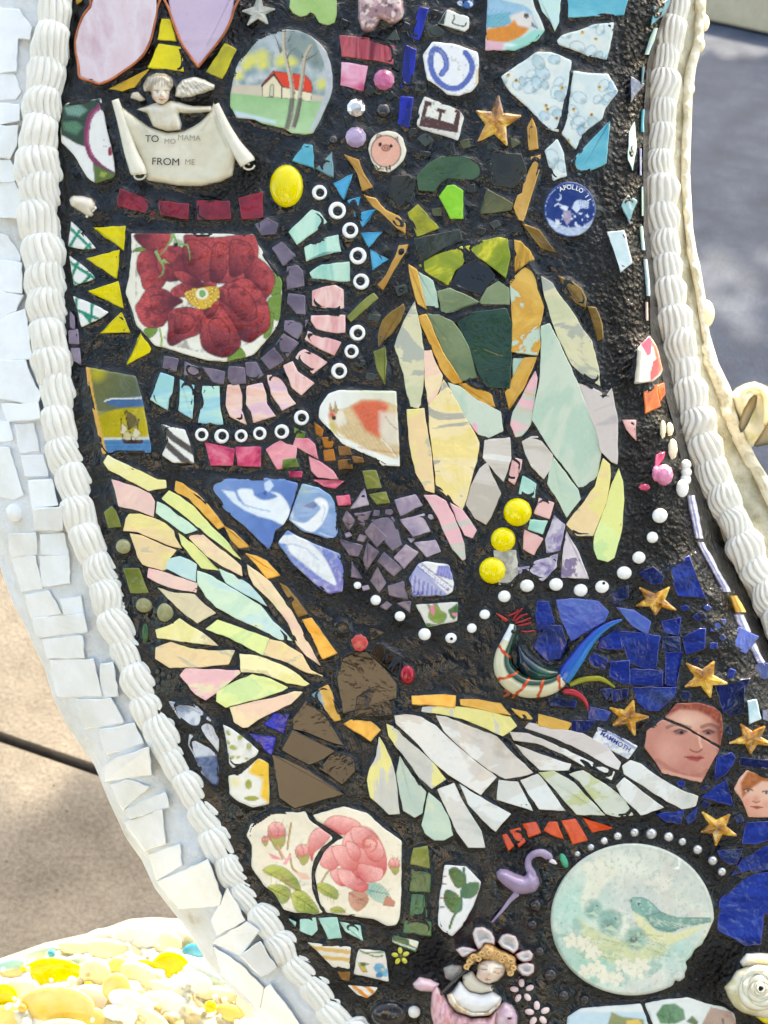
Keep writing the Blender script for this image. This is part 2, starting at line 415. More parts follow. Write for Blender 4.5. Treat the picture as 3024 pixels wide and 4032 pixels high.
def inset(p, d):
    n = len(p); out = []
    for i in range(n):
        a, b, c = (np.array(p[(i + k) % n], float) for k in (-1, 0, 1))
        e1 = b - a; e2 = c - b
        e1 /= max(np.hypot(*e1), 1e-6); e2 /= max(np.hypot(*e2), 1e-6)
        n1 = np.array([e1[1], -e1[0]]); n2 = np.array([e2[1], -e2[0]])
        m = n1 + n2; L = np.hypot(*m)
        m = n1 if L < 1e-3 else m / L
        s = d / max(np.dot(m, n1), .5)
        out.append(tuple(b + m * s))
    return out
TILES = []                      # every footprint pressed into the resin (panel units)
def plane_of(p, tilt):
    a = np.array(p); c = a.mean(0)
    z = zsurf(a[:, 0], a[:, 1])
    A = np.c_[a - c, np.ones(len(a))]
    g = np.linalg.lstsq(A, z, rcond=None)[0]
    t = math.tan(math.radians(tilt)) * K
    g = g + np.array([random.uniform(-t, t), random.uniform(-t, t), 0])
    return lambda u, v: g[0] * (np.asarray(u) - c[0]) + g[1] * (np.asarray(v) - c[1]) + g[2]
def tile(p, mat, name, parent, h=.0015, bev=5.0, tilt=3.0, label=None, thick=.004, jit=1.3, foot=True, drape=False):
    p = ccw(p)
    o_ = rough_outline(p, jit)
    if foot: TILES.append(o_)
    pl = plane_of(p, tilt)
    if drape:                   # lift the flat piece clear of a curved surface
        q_ = np.array(o_); q_ = np.concatenate([q_, q_ * .5 + q_.mean(0) * .5, q_.mean(0)[None]])
        h = h + max(0, float(np.max(zsurf(q_[:, 0], q_[:, 1]) - pl(q_[:, 0], q_[:, 1]))) * .85)
    rings = [(inset(o_, bev), h), (inset(o_, bev * .35), h - bev * .25 * K), (o_, h - bev * .9 * K), (inset(o_, -1.5), h - thick)]
    verts = []; n = len(o_)
    for r, hh in rings:
        a = np.array(r); verts.append(P(a[:, 0], a[:, 1], pl(a[:, 0], a[:, 1]) + hh))
    verts = np.concatenate(verts)
    faces = [tuple(range(n))]
    for k in range(3):
        for i in range(n):
            j = (i + 1) % n
            faces.append((k * n + i, (k + 1) * n + i, (k + 1) * n + j, k * n + j))
    me = mesh(name, verts, faces, mat, smooth=True)
    me.polygons[0].use_smooth = False
    return link(name, me, parent, label)
def circle_poly(c, r, n=20, ry=None, rot=0):
    ry = ry or r; cr, sr = math.cos(rot), math.sin(rot)
    return [(c[0] + r * math.cos(t) * cr - ry * math.sin(t) * sr, c[1] + r * math.cos(t) * sr + ry * math.sin(t) * cr)
            for t in (2 * math.pi * i / n for i in range(n))]
def dome(c, r, mat, name, parent, ry=None, h=None, label=None, rot=0, facets=0, base=.0, foot=True, n=24, rings=7):
    """bead or cabochon half sunk in the resin; r in panel units"""
    ry = ry or r; h = (h if h is not None else min(r, ry) * .9)
    if facets: n, rings = facets, 3
    zc = float(zsurf(c[0], c[1])) + base
    if foot: TILES.append(circle_poly(c, r, 20, ry, rot))
    verts = []; faces = []; cr, sr = math.cos(rot), math.sin(rot)
    for k in range(rings + 1):
        ph = -0.25 + (math.pi / 2 + .25) * k / rings
        rr = math.cos(ph); hh = math.sin(ph)
        if k == rings:
            verts.append(P(c[0], c[1], zc + h * K)); break
        for i in range(n):
            t = 2 * math.pi * (i + (.5 * (k % 2) if facets else 0)) / n
            x, y = r * rr * math.cos(t), ry * rr * math.sin(t)
            verts.append(P(c[0] + x * cr - y * sr, c[1] + x * sr + y * cr, zc + h * hh * K))
    for k in range(rings - 1):
        for i in range(n):
            j = (i + 1) % n
            faces.append((k * n + i, (k + 1) * n + i, (k + 1) * n + j, k * n + j))
    for i in range(n):
        faces.append(((rings - 1) * n + i, rings * n, (rings - 1) * n + (i + 1) % n))
    return link(name, mesh(name, verts, faces, mat, smooth=not facets), parent, label)
# ------------------------------------------------------------------ painter for flat prints and glaze colours
def pip(x, y, poly):
    ins = np.zeros(x.shape, bool); n = len(poly)
    for i in range(n):
        x1, y1 = poly[i]; x2, y2 = poly[(i + 1) % n]
        if y1 == y2: continue
        c = ((y1 > y) != (y2 > y)) & (x < (x2 - x1) * (y - y1) / (y2 - y1) + x1)
        ins ^= c
    return ins
def segdist(x, y, poly, closed=True, want_t=False):
    best = np.full(x.shape, 1e9); tt = np.zeros(x.shape); n = len(poly); m = n if closed else n - 1
    for i in range(m):
        x1, y1 = poly[i][:2]; x2, y2 = poly[(i + 1) % n][:2]
        dx, dy = x2 - x1, y2 - y1; L = dx * dx + dy * dy + 1e-9
        t = np.clip(((x - x1) * dx + (y - y1) * dy) / L, 0, 1)
        d = np.hypot(x - x1 - t * dx, y - y1 - t * dy)
        if want_t: tt = np.where(d < best, (i + t) / m, tt)
        best = np.minimum(best, d)
    return (best, tt) if want_t else best
class Paint:
    def __init__(s, x, y, base):
        s.x, s.y = x, y
        s.c = np.tile(lin(base), (len(x), 1))
    def mix(s, col, a):
        c = lin(col) if not isinstance(col, np.ndarray) else col
        s.c = s.c * (1 - a[:, None]) + c * a[:, None]
    def _sel(s, pts, pad):
        a = np.array([p[:2] for p in pts]); lo = a.min(0) - pad; hi = a.max(0) + pad
        return np.nonzero((s.x > lo[0]) & (s.x < hi[0]) & (s.y > lo[1]) & (s.y < hi[1]))[0]
    def poly(s, pts, col, soft=6, a=1.0, smooth=0, col2=None, axis=None, edge=None, ew=5, ea=.8, tex=0, ts=12):
        """filled shape; col2+axis=((x0,y0),(x1,y1)) gives a printed gradient; edge draws its outline"""
        if isinstance(pts, str): pts = nums(pts)
        if smooth: pts = smooth_closed(pts, smooth)
        i = s._sel(pts, soft + ew)
        if len(i) == 0: return
        x, y = s.x[i], s.y[i]
        ins = pip(x, y, pts); d = segdist(x, y, pts)
        al = np.clip(np.where(ins, d, -d) / soft + .5, 0, 1) * a
        c = np.tile(lin(col), (len(i), 1))
        if col2 is not None:
            (x0, y0), (x1, y1) = axis
            t = np.clip(((x - x0) * (x1 - x0) + (y - y0) * (y1 - y0)) / ((x1 - x0) ** 2 + (y1 - y0) ** 2), 0, 1)
            c = c * (1 - t[:, None]) + lin(col2) * t[:, None]
        if tex:
            c = c * (1 + tex * (fbm(x / ts, y / ts, 2) - .5))[:, None]
        s.c[i] = s.c[i] * (1 - al[:, None]) + c * al[:, None]
        if edge is not None:
            e = np.clip(1 - d / ew, 0, 1) * ea
            s.c[i] = s.c[i] * (1 - e[:, None]) + lin(edge) * e[:, None]
    def ell(s, cx, cy, rx, ry, col, soft=6, rot=0, a=1.0, **k):
        s.poly(circle_poly((cx, cy), rx, 24, ry, rot), col, soft, a, **k)
    def line(s, pts, w, col, a=1.0, taper=False, smooth=0):
        if isinstance(pts, str): pts = nums(pts)
        if smooth: pts = [tuple(q) for q in spline(pts, smooth)]
        i = s._sel(pts, w + 6)
        if len(i) == 0: return
        d, t = segdist(s.x[i], s.y[i], pts, False, True)
        ww = w * (1 - .85 * t) if taper else w
        al = np.clip((ww / 2 - d) / 4 + .6, 0, 1) * a
        s.c[i] = s.c[i] * (1 - al[:, None]) + lin(col) * al[:, None]
    def blot(s, col, scale, lo, hi, seed=0, a=1.0, sx=1, sy=1, inside=None):
        n = fbm(s.x / scale * sx, s.y / scale * sy, seed)
        al = np.clip((n - lo) / (hi - lo), 0, 1) * a
        if inside is not None: al = al * pip(s.x, s.y, inside)
        s.mix(col, al)
    def wash(s, cx, cy, r, col, a=1.0, ry=None):
        d = np.hypot((s.x - cx) / r, (s.y - cy) / (ry or r))
        s.mix(col, np.clip(1.2 - d, 0, 1) * a)
    def hatch(s, pts, ang, pitch, col, a=.5, bend=0, w=.35):
        if isinstance(pts, str): pts = nums(pts)
        i = s._sel(pts, 2)
        if len(i) == 0: return
        x, y = s.x[i], s.y[i]
        ins = pip(x, y, pts); d = np.clip(segdist(x, y, pts) / 25, 0, 1)
        q = (x * math.cos(ang) + y * math.sin(ang)) + bend * np.sin((x * -math.sin(ang) + y * math.cos(ang)) / 60)
        f = np.abs((q / pitch) % 1 - .5) * 2
        al = np.clip((w - f) / .3 + .5, 0, 1) * a * ins * (1 - .35 * d)
        s.c[i] = s.c[i] * (1 - al[:, None]) + lin(col) * al[:, None]
def relief(crop, pts, name, parent, paint=None, base=(235, 232, 224), mat='china', H=0.0, w=1.0, step=5.0, h=.0015, tilt=2.0, bev=5.0,
           zf=None, label=None, foot=True, skirt=.004, jit=1.2, lift=0.0):
    """a piece with a dense top: printed china (flat) or a modelled figure (H = pillow height, w = shoulder width, panel units)"""
    ox, oy, s = CROPS[crop]
    if isinstance(pts, str): pts = nums(pts)
    p = ccw(src(crop, pts))
    out = rough_outline(p, jit, 16, 4)
    if foot: TILES.append(out)
    pl = plane_of(p, tilt)
    a = np.array(out)
    lo, hi = a.min(0), a.max(0)
    gx, gy = np.meshgrid(np.arange(lo[0], hi[0], step), np.arange(lo[1], hi[1], step))
    gx = gx.ravel() + RNG.uniform(-.6, .6, gx.size); gy = gy.ravel() + RNG.uniform(-.6, .6, gy.size)
    d = segdist(gx, gy, out); k = pip(gx, gy, out) & (d > step * .45)
    q = np.concatenate([a, np.c_[gx[k], gy[k]]]); n = len(a)
    vv, _, ff, vo, _, _ = geometry.delaunay_2d_cdt([Vector(t) for t in q], [(i, (i + 1) % n) for i in range(n)], [], 1, 1e-4)
    vx = np.array([(t.x, t.y) for t in vv])
    dd = segdist(vx[:, 0], vx[:, 1], out)
    z = pl(vx[:, 0], vx[:, 1]) + h + lift - np.clip(1 - dd / bev, 0, 1) ** 2 * bev * .9 * K
    if H:
        t = np.clip(dd / w, 0, 1)
        z = z + H * K * np.sqrt(np.clip(1 - (1 - t) ** 2, 0, 1))
    lx, ly = (vx[:, 0] - ox) / s, (vx[:, 1] - oy) / s
    if zf is not None: z = z + zf(lx, ly, dd) * K
    pt = Paint(lx, ly, base)
    if paint is not None: paint(pt)
    verts = list(P(vx[:, 0], vx[:, 1], z)); col = list(pt.c)
    faces = []
    for f in ff:
        f = list(f)
        (x1, y1), (x2, y2), (x3, y3) = vx[f[0]], vx[f[1]], vx[f[2]]
        if (x2 - x1) * (y3 - y1) - (x3 - x1) * (y2 - y1) > 0: f.reverse()
        faces.append(f)
    # skirt
    idx = {}
    for newi, olds in enumerate(vo):
        for o_ in olds: idx[o_] = newi
    ring = [idx[i] for i in range(n)]
    b0 = len(verts)
    zb = pl(a[:, 0], a[:, 1]) - skirt
    verts += list(P(a[:, 0], a[:, 1], zb)); col += [col[i] for i in ring]
    for i in range(n):
        j = (i + 1) % n
        faces.append([ring[i], b0 + i, b0 + j, ring[j]])
    me = mesh(name, verts, faces, mat, True, np.clip(np.array(col), 0, 1))
    return link(name, me, parent, label)
def tube(crop, path, name, parent, mat, paint=None, n=14, base=0.0, label=None, foot=True, sub=8, flat=1.0, lift=.4):
    """path of (x, y, r) in crop units; half sunk"""
    ox, oy, s = CROPS[crop]
    a = spline(path, sub); u = ox + a[:, 0] * s; v = oy + a[:, 1] * s; r = np.maximum(a[:, 2] * s, .6)
    if foot:
        tg = np.gradient(np.c_[u, v], axis=0); tg /= np.maximum(np.hypot(tg[:, 0], tg[:, 1]), 1e-6)[:, None]
        L = np.c_[u - tg[:, 1] * r * .9, v + tg[:, 0] * r * .9]; R = np.c_[u + tg[:, 1] * r * .9, v - tg[:, 0] * r * .9]
        TILES.append([tuple(t) for t in L] + [tuple(t) for t in R[::-1]])
    zc = zsurf(u, v) + base
    tg = np.gradient(np.c_[u, v], axis=0); tg /= np.maximum(np.hypot(tg[:, 0], tg[:, 1]), 1e-6)[:, None]
    nx, ny = -tg[:, 1], tg[:, 0]
    verts = []; col = []; faces = []; m = len(u)
    for i in range(m):
        for k in range(n):
            t = 2 * math.pi * k / n
            uu, vv_ = u[i] + nx[i] * r[i] * math.cos(t), v[i] + ny[i] * r[i] * math.cos(t)
            verts.append(P(uu, vv_, zc[i] + (r[i] * lift + r[i] * flat * math.sin(t)) * K))
            if paint: col.append(lin(paint(i / (m - 1), math.cos(t), math.sin(t), (uu - ox) / s, (vv_ - oy) / s)))
    for i in range(m - 1):
        for k in range(n):
            j = (k + 1) % n
            faces.append((i * n + k, i * n + j, (i + 1) * n + j, (i + 1) * n + k))
    faces.append(tuple(range(n - 1, -1, -1))); faces.append(tuple((m - 1) * n + k for k in range(n)))
    me = mesh(name, verts, faces, mat, True, np.array(col) if paint else None)
    bm = bmesh.new(); bm.from_mesh(me); bmesh.ops.recalc_face_normals(bm, faces=bm.faces); bm.to_mesh(me); bm.free()
    return link(name, me, parent, label)
def lettering(text, crop, x, y, size, rot, mat, parent, zup=.0002, bold=0.0, ref=None, sx=1.0, name='lettering'):
    cu = bpy.data.curves.new(name, 'FONT'); cu.body = text; cu.size = size * CROPS[crop][2] * K
    cu.align_x = 'CENTER'; cu.align_y = 'CENTER'; cu.extrude = .00003; cu.offset = bold
    t = bpy.data.objects.new('tmp', cu); COL.objects.link(t)
    dg = bpy.context.evaluated_depsgraph_get()
    me = bpy.data.meshes.new_from_object(t.evaluated_get(dg)); bpy.data.objects.remove(t)
    (u, v), = src(crop, [(x, y)])
    zz = float(z0(u, v)) + zup
    me.materials.clear(); me.materials.append(MATS[mat])
    o = link(name, me, parent)
    o.matrix_local = Matrix.Translation(Vector(P(u, v, zz))) @ Matrix.Rotation(rot, 4, 'Z') @ Matrix.Diagonal((sx, 1, 1, 1))
    return o
def star_poly(tips, c, k=.42):
    out = []; n = len(tips)
    for i in range(n):
        a, b = np.array(tips[i]), np.array(tips[(i + 1) % n]); m = (a + b) / 2
        out.append(tuple(a)); out.append(tuple(np.array(c) + (m - np.array(c)) * k / .81 * 1.05))
    return out
# ------------------------------------------------------------------ the setting: pavement, road, kerb, tree that shades them
def ground_mat(name, stops, s1, s2, st):
    m, nt, bs = newmat(name)
    n = noise_node(nt, s1, 8, .65); n2 = noise_node(nt, s2, 5, .7)
    mx = nt.nodes.new('ShaderNodeMath'); mx.operation = 'MULTIPLY_ADD'; mx.inputs[1].default_value = .45
    nt.links.new(n2.outputs['Fac'], mx.inputs[0])
    ml = nt.nodes.new('ShaderNodeMath'); ml.operation = 'MULTIPLY'; ml.inputs[1].default_value = .55
    nt.links.new(n.outputs['Fac'], ml.inputs[0]); nt.links.new(ml.outputs[0], mx.inputs[2])
    r = ramp(nt, mx.outputs[0], [(p, tuple(lin(c, 1))) for p, c in stops])
    nt.links.new(r.outputs[0], bs.inputs['Base Color']); bs.inputs['Roughness'].default_value = .9
    bump(nt, bs, n2.outputs['Fac'], st, .004)
ground_mat('concrete', [(.34, (72, 66, 60)), (.46, (98, 91, 84)), (.54, (112, 105, 98)), (.66, (130, 122, 114))], 9, 230, .6)
ground_mat('shaded_asphalt', [(.36, (34, 42, 60)), (.5, (50, 60, 80)), (.62, (72, 80, 98))], 12, 260, .6)  # dark blue tones put the tree's shade into the road colour
ground_mat('earth', [(.36, (84, 66, 52)), (.6, (130, 104, 84))], 8, 120, .8)
ground_mat('kerb_stone', [(.36, (176, 166, 146)), (.6, (206, 198, 178))], 10, 150, .4)
ground_mat('joint_dirt', [(.36, (28, 24, 20)), (.6, (52, 44, 36))], 20, 160, .8)
def slab(name, corners, zt, zb, mat, kind=None, parent=None, bev=.006):
    c = np.array(corners, float)[:, :2]; m = c.mean(0)
    if area([tuple(t) for t in c]) < 0: c = c[::-1]
    d = c - m; inn = m + d * (1 - bev / np.linalg.norm(d, axis=1)[:, None])
    n = len(c)
    vs_ = [(*p, zt) for p in inn] + [(*p, zt - bev * .6) for p in c] + [(*p, zb) for p in c]
    fs_ = [tuple(range(n))]
    for k in range(2):
        for i in range(n):
            j = (i + 1) % n; fs_.append((k * n + i, (k + 1) * n + i, (k + 1) * n + j, k * n + j))
    o = link(name, mesh(name, vs_, fs_, mat, smooth=False), parent)
    if kind: o['kind'] = kind
    return o
def quad2(a, e1, e2, x0, x1, y0, y1): return [a + e1 * x0 + e2 * y0, a + e1 * x1 + e2 * y0, a + e1 * x1 + e2 * y1, a + e1 * x0 + e2 * y1]
g2 = lambda u, v: np.array(px_ray_ground(u, v))[:2]
J0, J1 = g2(0, 2898), g2(350, 3018)
e1 = (J1 - J0) / np.linalg.norm(J1 - J0); e2 = np.array([-e1[1], e1[0]])
link('ground', mesh('ground', [(-60, -60, -.03), (60, -60, -.03), (60, 60, -.03), (-60, 60, -.03)], [(0, 1, 2, 3)], 'joint_dirt'))['kind'] = 'structure'
EDGE = float(np.dot(g2(-60, 2120) - J0, e2))          # the pavement ends here, behind the sculpture
pv = empty('pavement'); pv['kind'] = 'structure'
for k, (y0, y1) in enumerate(((-1.35, -.0045), (.0045, EDGE))):
    for x0, x1 in ((-3.0, -1.512), (-1.5, 1.6), (1.612, 3.2)):
        slab('paving_slab', quad2(J0, e1, e2, x0, x1, y0, y1), 0, -.06, 'concrete', None, pv)
kb0, kb1 = g2(2760, 62), g2(3024, 118)                # foot of the far kerb, seen top right
ke = (kb1 - kb0) / np.linalg.norm(kb1 - kb0); kn = np.array([-ke[1], ke[0]])
road = slab('road', [tuple(J0 + e1 * -14 + e2 * (EDGE + .02)), tuple(J0 + e1 * 14 + e2 * (EDGE + .02)), tuple(kb0 + ke * 14), tuple(kb0 - ke * 14)], -.012, -.06, 'shaded_asphalt', 'structure')
slab('kerb', quad2(kb0, ke, kn, -10, 10, 0.02, .24), .06, -.06, 'kerb_stone', 'structure', bev=.02)
slab('verge', quad2(kb0, ke, kn, -30, 30, .242, 40), .05, -.06, 'earth', 'structure')
# loose grit and bits of litter on the pavement
gv_, gf_ = [], []; gr_ = random.Random(77)
for k in range(260):
    c = J0 + e1 * gr_.uniform(-.3, .9) + e2 * gr_.uniform(-.6, EDGE - .02); r_ = gr_.uniform(.0008, .0026); q = len(gv_); a0 = gr_.uniform(0, 6)
    for i in range(5): gv_.append((c[0] + r_ * gr_.uniform(.6, 1.3) * math.cos(a0 + i * 1.257), c[1] + r_ * gr_.uniform(.6, 1.3) * math.sin(a0 + i * 1.257), .0002))
    gv_.append((c[0], c[1], r_ * .9)); gf_ += [(q + i, q + (i + 1) % 5, q + 5) for i in range(5)]
go = link('grit', mesh('grit', gv_, gf_, 'concrete', smooth=False), None, 'loose grit scattered on the concrete pavement'); go['kind'] = 'stuff'
# street tree whose crown dapples the road and pavement
glass('leaf', duo((60, 90, 30), (86, 116, 44)), rough=.5)
chalky('bark', [(0.3, (70, 58, 46)), (0.6, (110, 94, 78))], 30, .9, 60, .8, .01)
tree = empty('street_tree', label='leafy street tree that dapples the road with shade'); tree['category'] = 'tree'
tree.location = (1.35, 5.1, 0)
rr_ = random.Random(11)
lv, lf = [], []
def leaf_at(c, s):
    n_ = Vector((rr_.uniform(-.6, .6), rr_.uniform(-.6, .6), 1)).normalized() if rr_.random() < .5 else (sv + Vector((rr_.uniform(-.5, .5), rr_.uniform(-.5, .5), rr_.uniform(-.5, .5)))).normalized()
    t_ = n_.orthogonal().normalized(); t_ = (Matrix.Rotation(rr_.uniform(0, 6.3), 4, n_) @ t_); b_ = n_.cross(t_)
    k = len(lv); p = Vector(c) - tree.location
    for x, y, q in ((-1, 0, 0), (-.2, .42, .08), (1, 0, -.1), (-.2, -.42, .08)):
        lv.append(p + t_ * x * s + b_ * y * s + n_ * q * s)
    lf.extend([(k, k + 1, k + 2), (k, k + 2, k + 3)])
def shade(n, us, vs2, smin, smax, skip=0.0, seed=0):
    for i in range(n):
        u, v = rr_.uniform(*us), rr_.uniform(*vs2)
        if skip and float(fbm(u / 170.0, v / 110.0, seed)) < skip: continue
        leaf_at(Vector(px_ray_ground(u, v)) + sv * rr_.uniform(3.4, 5.0), rr_.uniform(smin, smax))
def gap(u, v):                  # holes in the crown that let sun through
    return float(fbm(u / 130.0, v / 70.0, 4)) > (.43 if 870 < v < 1330 else .64)
for us_, vs_, n_, s0, s1 in (((2450, 3800), (230, 900), 4800, .045, .08), ((2450, 3900), (860, 1340), 1500, .025, .04), ((2450, 4000), (1320, 2150), 3600, .04, .07)):
    for i_ in range(n_):
        u, v = rr_.uniform(*us_), rr_.uniform(*vs_)
        if gap(u, v): continue
        leaf_at(Vector(px_ray_ground(u, v)) + sv * rr_.uniform(3.4, 5.0), rr_.uniform(s0, s1))
shade(520, (-300, 900), (3150, 3700), .03, .055, .47, 6)
link('crown', mesh('crown', lv, lf, 'leaf', smooth=False), tree)
tv, tf = [], []
def limb(a, b, r0, r1, n=10, seg=8):
    a, b = Vector(a), Vector(b); base = len(tv)
    for i in range(seg + 1):
        t = i / seg; c = a.lerp(b, t) + Vector((math.sin(t * 5) * .05, math.cos(t * 4) * .05, 0)) * (r0 * 8)
        for k in range(n):
            an = 2 * math.pi * k / n; r_ = r0 + (r1 - r0) * t
            tv.append(c + Vector((math.cos(an) * r_, math.sin(an) * r_, 0)))
    for i in range(seg):
        for k in range(n):
            j = (k + 1) % n; tf.append((base + i * n + k, base + i * n + j, base + (i + 1) * n + j, base + (i + 1) * n + k))
limb((0, 0, -.05), (.05, -.1, 2.0), .11, .07)
for t_ in ((.5, -1.0, 2.5), (-.6, -1.3, 2.3), (.9, -.3, 2.9), (-.2, .3, 3.1)): limb((.05, -.1, 1.95), t_, .06, .015)
link('trunk', mesh('trunk', tv, tf, 'bark'), tree)

# the sunlit facade across the street, which the black glass mirrors
ground_mat('stucco', [(.36, (176, 162, 148)), (.6, (202, 188, 174))], 3, 60, .4)
glass('slate', duo((26, 28, 26), (40, 42, 38)), rough=.7)
glass('shop_glass', duo((10, 11, 12), (20, 20, 20)), rough=.1)
bld = empty('street_building', label='sunlit tan building across the street, mirrored in the black glass'); bld['category'] = 'building'
bld.location = (0, -7.6, 0)
def bx(name, x0, x1, y0, y1, z0_, z1, mat, par):
    vs_ = [(x, y, z) for z in (z0_, z1) for y in (y0, y1) for x in (x0, x1)]
    return link(name, mesh(name, vs_, [(0, 2, 3, 1), (4, 5, 7, 6), (0, 1, 5, 4), (2, 6, 7, 3), (0, 4, 6, 2), (1, 3, 7, 5)], mat, smooth=False), par)
bx('wall', -3.6, 1.0, -.4, 0, 2.7, 6.5, 'stucco', bld)
bx('shop_front', -3.6, 1.0, -.4, -.12, 0, 2.7, 'shop_glass', bld)
bx('cornice', -3.8, 1.2, -.4, .25, 6.5, 6.7, 'earth', bld)
link('added_roof', mesh('added_roof', [(-3.7, .1, 6.72), (1.1, .1, 6.72), (.9, -.9, 12), (-3.5, -.9, 12), (.9, -5, 12), (-3.5, -5, 12), (1.1, -5, 6.72), (-3.7, -5, 6.72)],
     [(0, 1, 2, 3), (3, 2, 4, 5), (1, 6, 4, 2), (7, 0, 3, 5)], 'slate', smooth=False), bld)  # steep dark roof added to keep sky out of the upper resin's reflections
for x in (-3.6, .6): bx('pier', x, x + .4, -.12, .02, 0, 2.7, 'stucco', bld)

def dense_tree(x, y, hz, rx, rz, seed, label):
    tr = empty('dense_tree', label=label); tr['category'] = 'tree'; tr['group'] = 'trees beside the building'; tr.location = (x, y, 0)
    rg = random.Random(seed); vs_, fs_ = [], []
    for k in range(1500):
        d = Vector((rg.gauss(0, 1), rg.gauss(0, 1), rg.gauss(0, 1))).normalized() * rg.uniform(.55, 1.0)
        c = Vector((d.x * rx, d.y * rx * .8, hz + d.z * rz)); n_ = Vector((rg.uniform(-1, 1), rg.uniform(-1, 1), rg.uniform(-1, 1))).normalized()
        a = n_.orthogonal().normalized(); b = n_.cross(a); s = rg.uniform(.18, .34); q = len(vs_)
        vs_ += [c - a * s, c + b * s * .6, c + a * s, c - b * s * .6]; fs_.append((q, q + 1, q + 2, q + 3))
    link('crown', mesh('crown', vs_, fs_, 'dark_leaf', smooth=False), tr)
    tv.clear(); tf.clear(); limb((0, 0, -.05), (.1, .1, hz), .2, .1); link('trunk', mesh('trunk', list(tv), list(tf), 'bark'), tr)
glass('dark_leaf', duo((34, 44, 18), (58, 70, 30)), rough=.6)
dense_tree(-6.2, -5.4, 5.4, 2.7, 4.6, 3, 'dark leafy tree left of the tan building across the street')
dense_tree(4.3, -5.6, 5.4, 3.0, 5.2, 5, 'dark leafy tree right of the tan building across the street')

# ------------------------------------------------------------------ the sculpture: root, flanks, icing rope
root = empty('mosaic_sculpture', label='glossy black mosaic sculpture of broken china, glass cicadas and beads edged with white icing rope')
root['category'] = 'sculpture'
root.matrix_world = PANEL

def loft(rows, name, mat, parent, disp=0.0, ds=40.0, seed=0, label=None, flip=False):
    """rows: list over v of lists of (u, v, z)"""
    R_, C_ = len(rows), len(rows[0])
    a = np.array(rows)
    u, v, z = a[..., 0], a[..., 1], a[..., 2]
    if disp: z = z + disp * (fbm(u / ds, v / ds, seed, 5) - .5)
    pts = P(u, v, z).reshape(-1, 3)
    fs_ = []
    for i in range(R_ - 1):
        for j in range(C_ - 1):
            q = (i * C_ + j, (i + 1) * C_ + j, (i + 1) * C_ + j + 1, i * C_ + j + 1)
            fs_.append(q)
    return link(name, mesh(name, pts, fs_, mat), parent, label)
VV = np.linspace(-450, 4350, 300)
rows = []
for v in VV:
    rc = float(ROPE_L(v, 0) * .4 + ROPE_L(v, 1) * .6); s = float(SILL(v))
    r_ = []
    for t in np.linspace(0, 1, 46):
        u = rc + (s - rc) * t
        r_.append((u, v, float(zside(min(u, ROPE_L(v, 0)), v)) if u < ROPE_L(v, 0) else -.018))
    for k, (du, z) in enumerate(((-2, -.064), (6, -.075), (30, -.095), (90, -.11), (240, -.115))):
        r_.append((s + du, v, z))
    rows.append(r_[::-1])
flank = loft(rows, 'white_flank', 'plaster', root, .0026, 40, 3, 'white plaster side covered with broken white tiles')
ROPE_R = interp([(-500, 2690, 2790), (0, 2630, 2715), (158, 2570, 2690), (316, 2545, 2668), (497, 2540, 2668), (678, 2530, 2660), (859, 2530, 2673), (1045, 2555, 2684),
                 (1189, 2570, 2708), (1310, 2590, 2738), (1430, 2615, 2750), (1527, 2640, 2776), (1623, 2660, 2800), (1720, 2680, 2834), (1864, 2722, 2885),
                 (1993, 2790, 2926), (2089, 2836, 2985), (2186, 2870, 3018), (2282, 2914, 3068), (2427, 2976, 3140), (2523, 3024, 3190), (2800, 3160, 3320), (4350, 3600, 3760)])
SILR = interp([(-500, 2850), (0, 2774), (158, 2763), (271, 2733), (380, 2720), (678, 2710), (900, 2722), (1000, 2738), (1045, 2750), (1189, 2774), (1310, 2786), (1430, 2822),
               (1527, 2870), (1672, 2909), (1810, 2975), (1887, 3024), (2200, 3180), (4350, 3900)])
rows = []
for v in VV:
    rl, rr2 = float(ROPE_R(v, 0)), float(ROPE_R(v, 1)); s = max(float(SILR(v)), rr2 + 20)
    m_ = (rl + rr2) / 2
    r_ = [(rl - 25, v, -.050), (rl, v, -.046), (m_, v, -.044)]
    for t in np.linspace(0, 1, 12): r_.append((rr2 - 14 + (s - rr2 + 4) * t, v, -.048 - .012 * t))
    r_ += [(s, v, -.066), (s - 4, v, -.078), (s - 30, v, -.10), (s - 160, v, -.112)]
    rows.append(r_)
loft(rows, 'outer_flank', 'flank', root, .006, 45, 5, 'weathered cream outer side behind the icing rope')
# worn lip along the outer side, its paler colour standing in for a sunlit rim
rows = []
for v in VV:
    s = max(float(SILR(v)), float(ROPE_R(v, 1)) + 20); w_ = 14 + 26 * float(fbm(v / 180.0, 2.2, 7)) + (26 if v > 1350 else 0)
    rows.append([(s - w_ - 4, v, -.060), (s - w_, v, -.054), (s - w_ * .5, v, -.052), (s + 2, v, -.055), (s + 7, v, -.062), (s + 2, v, -.076)])
loft(rows, 'outer_lip', 'sunlit_worn_lip', root, .009, 26, 8)
# side face that falls away behind the ridge
rows = []
for v in VV:
    a_ = float(RIDGE(v)); b_ = float(ROPE_R(v, 0)); b_ = max(b_ + 30, a_ + 1)
    z1 = float(z0(a_, v))
    rows.append([(a_ + (b_ - a_) * t, v, z1 + (-.052 - z1) * t) for t in np.linspace(0, 1, 12)])
loft(rows, 'resin_side', 'resin', root, .003, 30, 2)
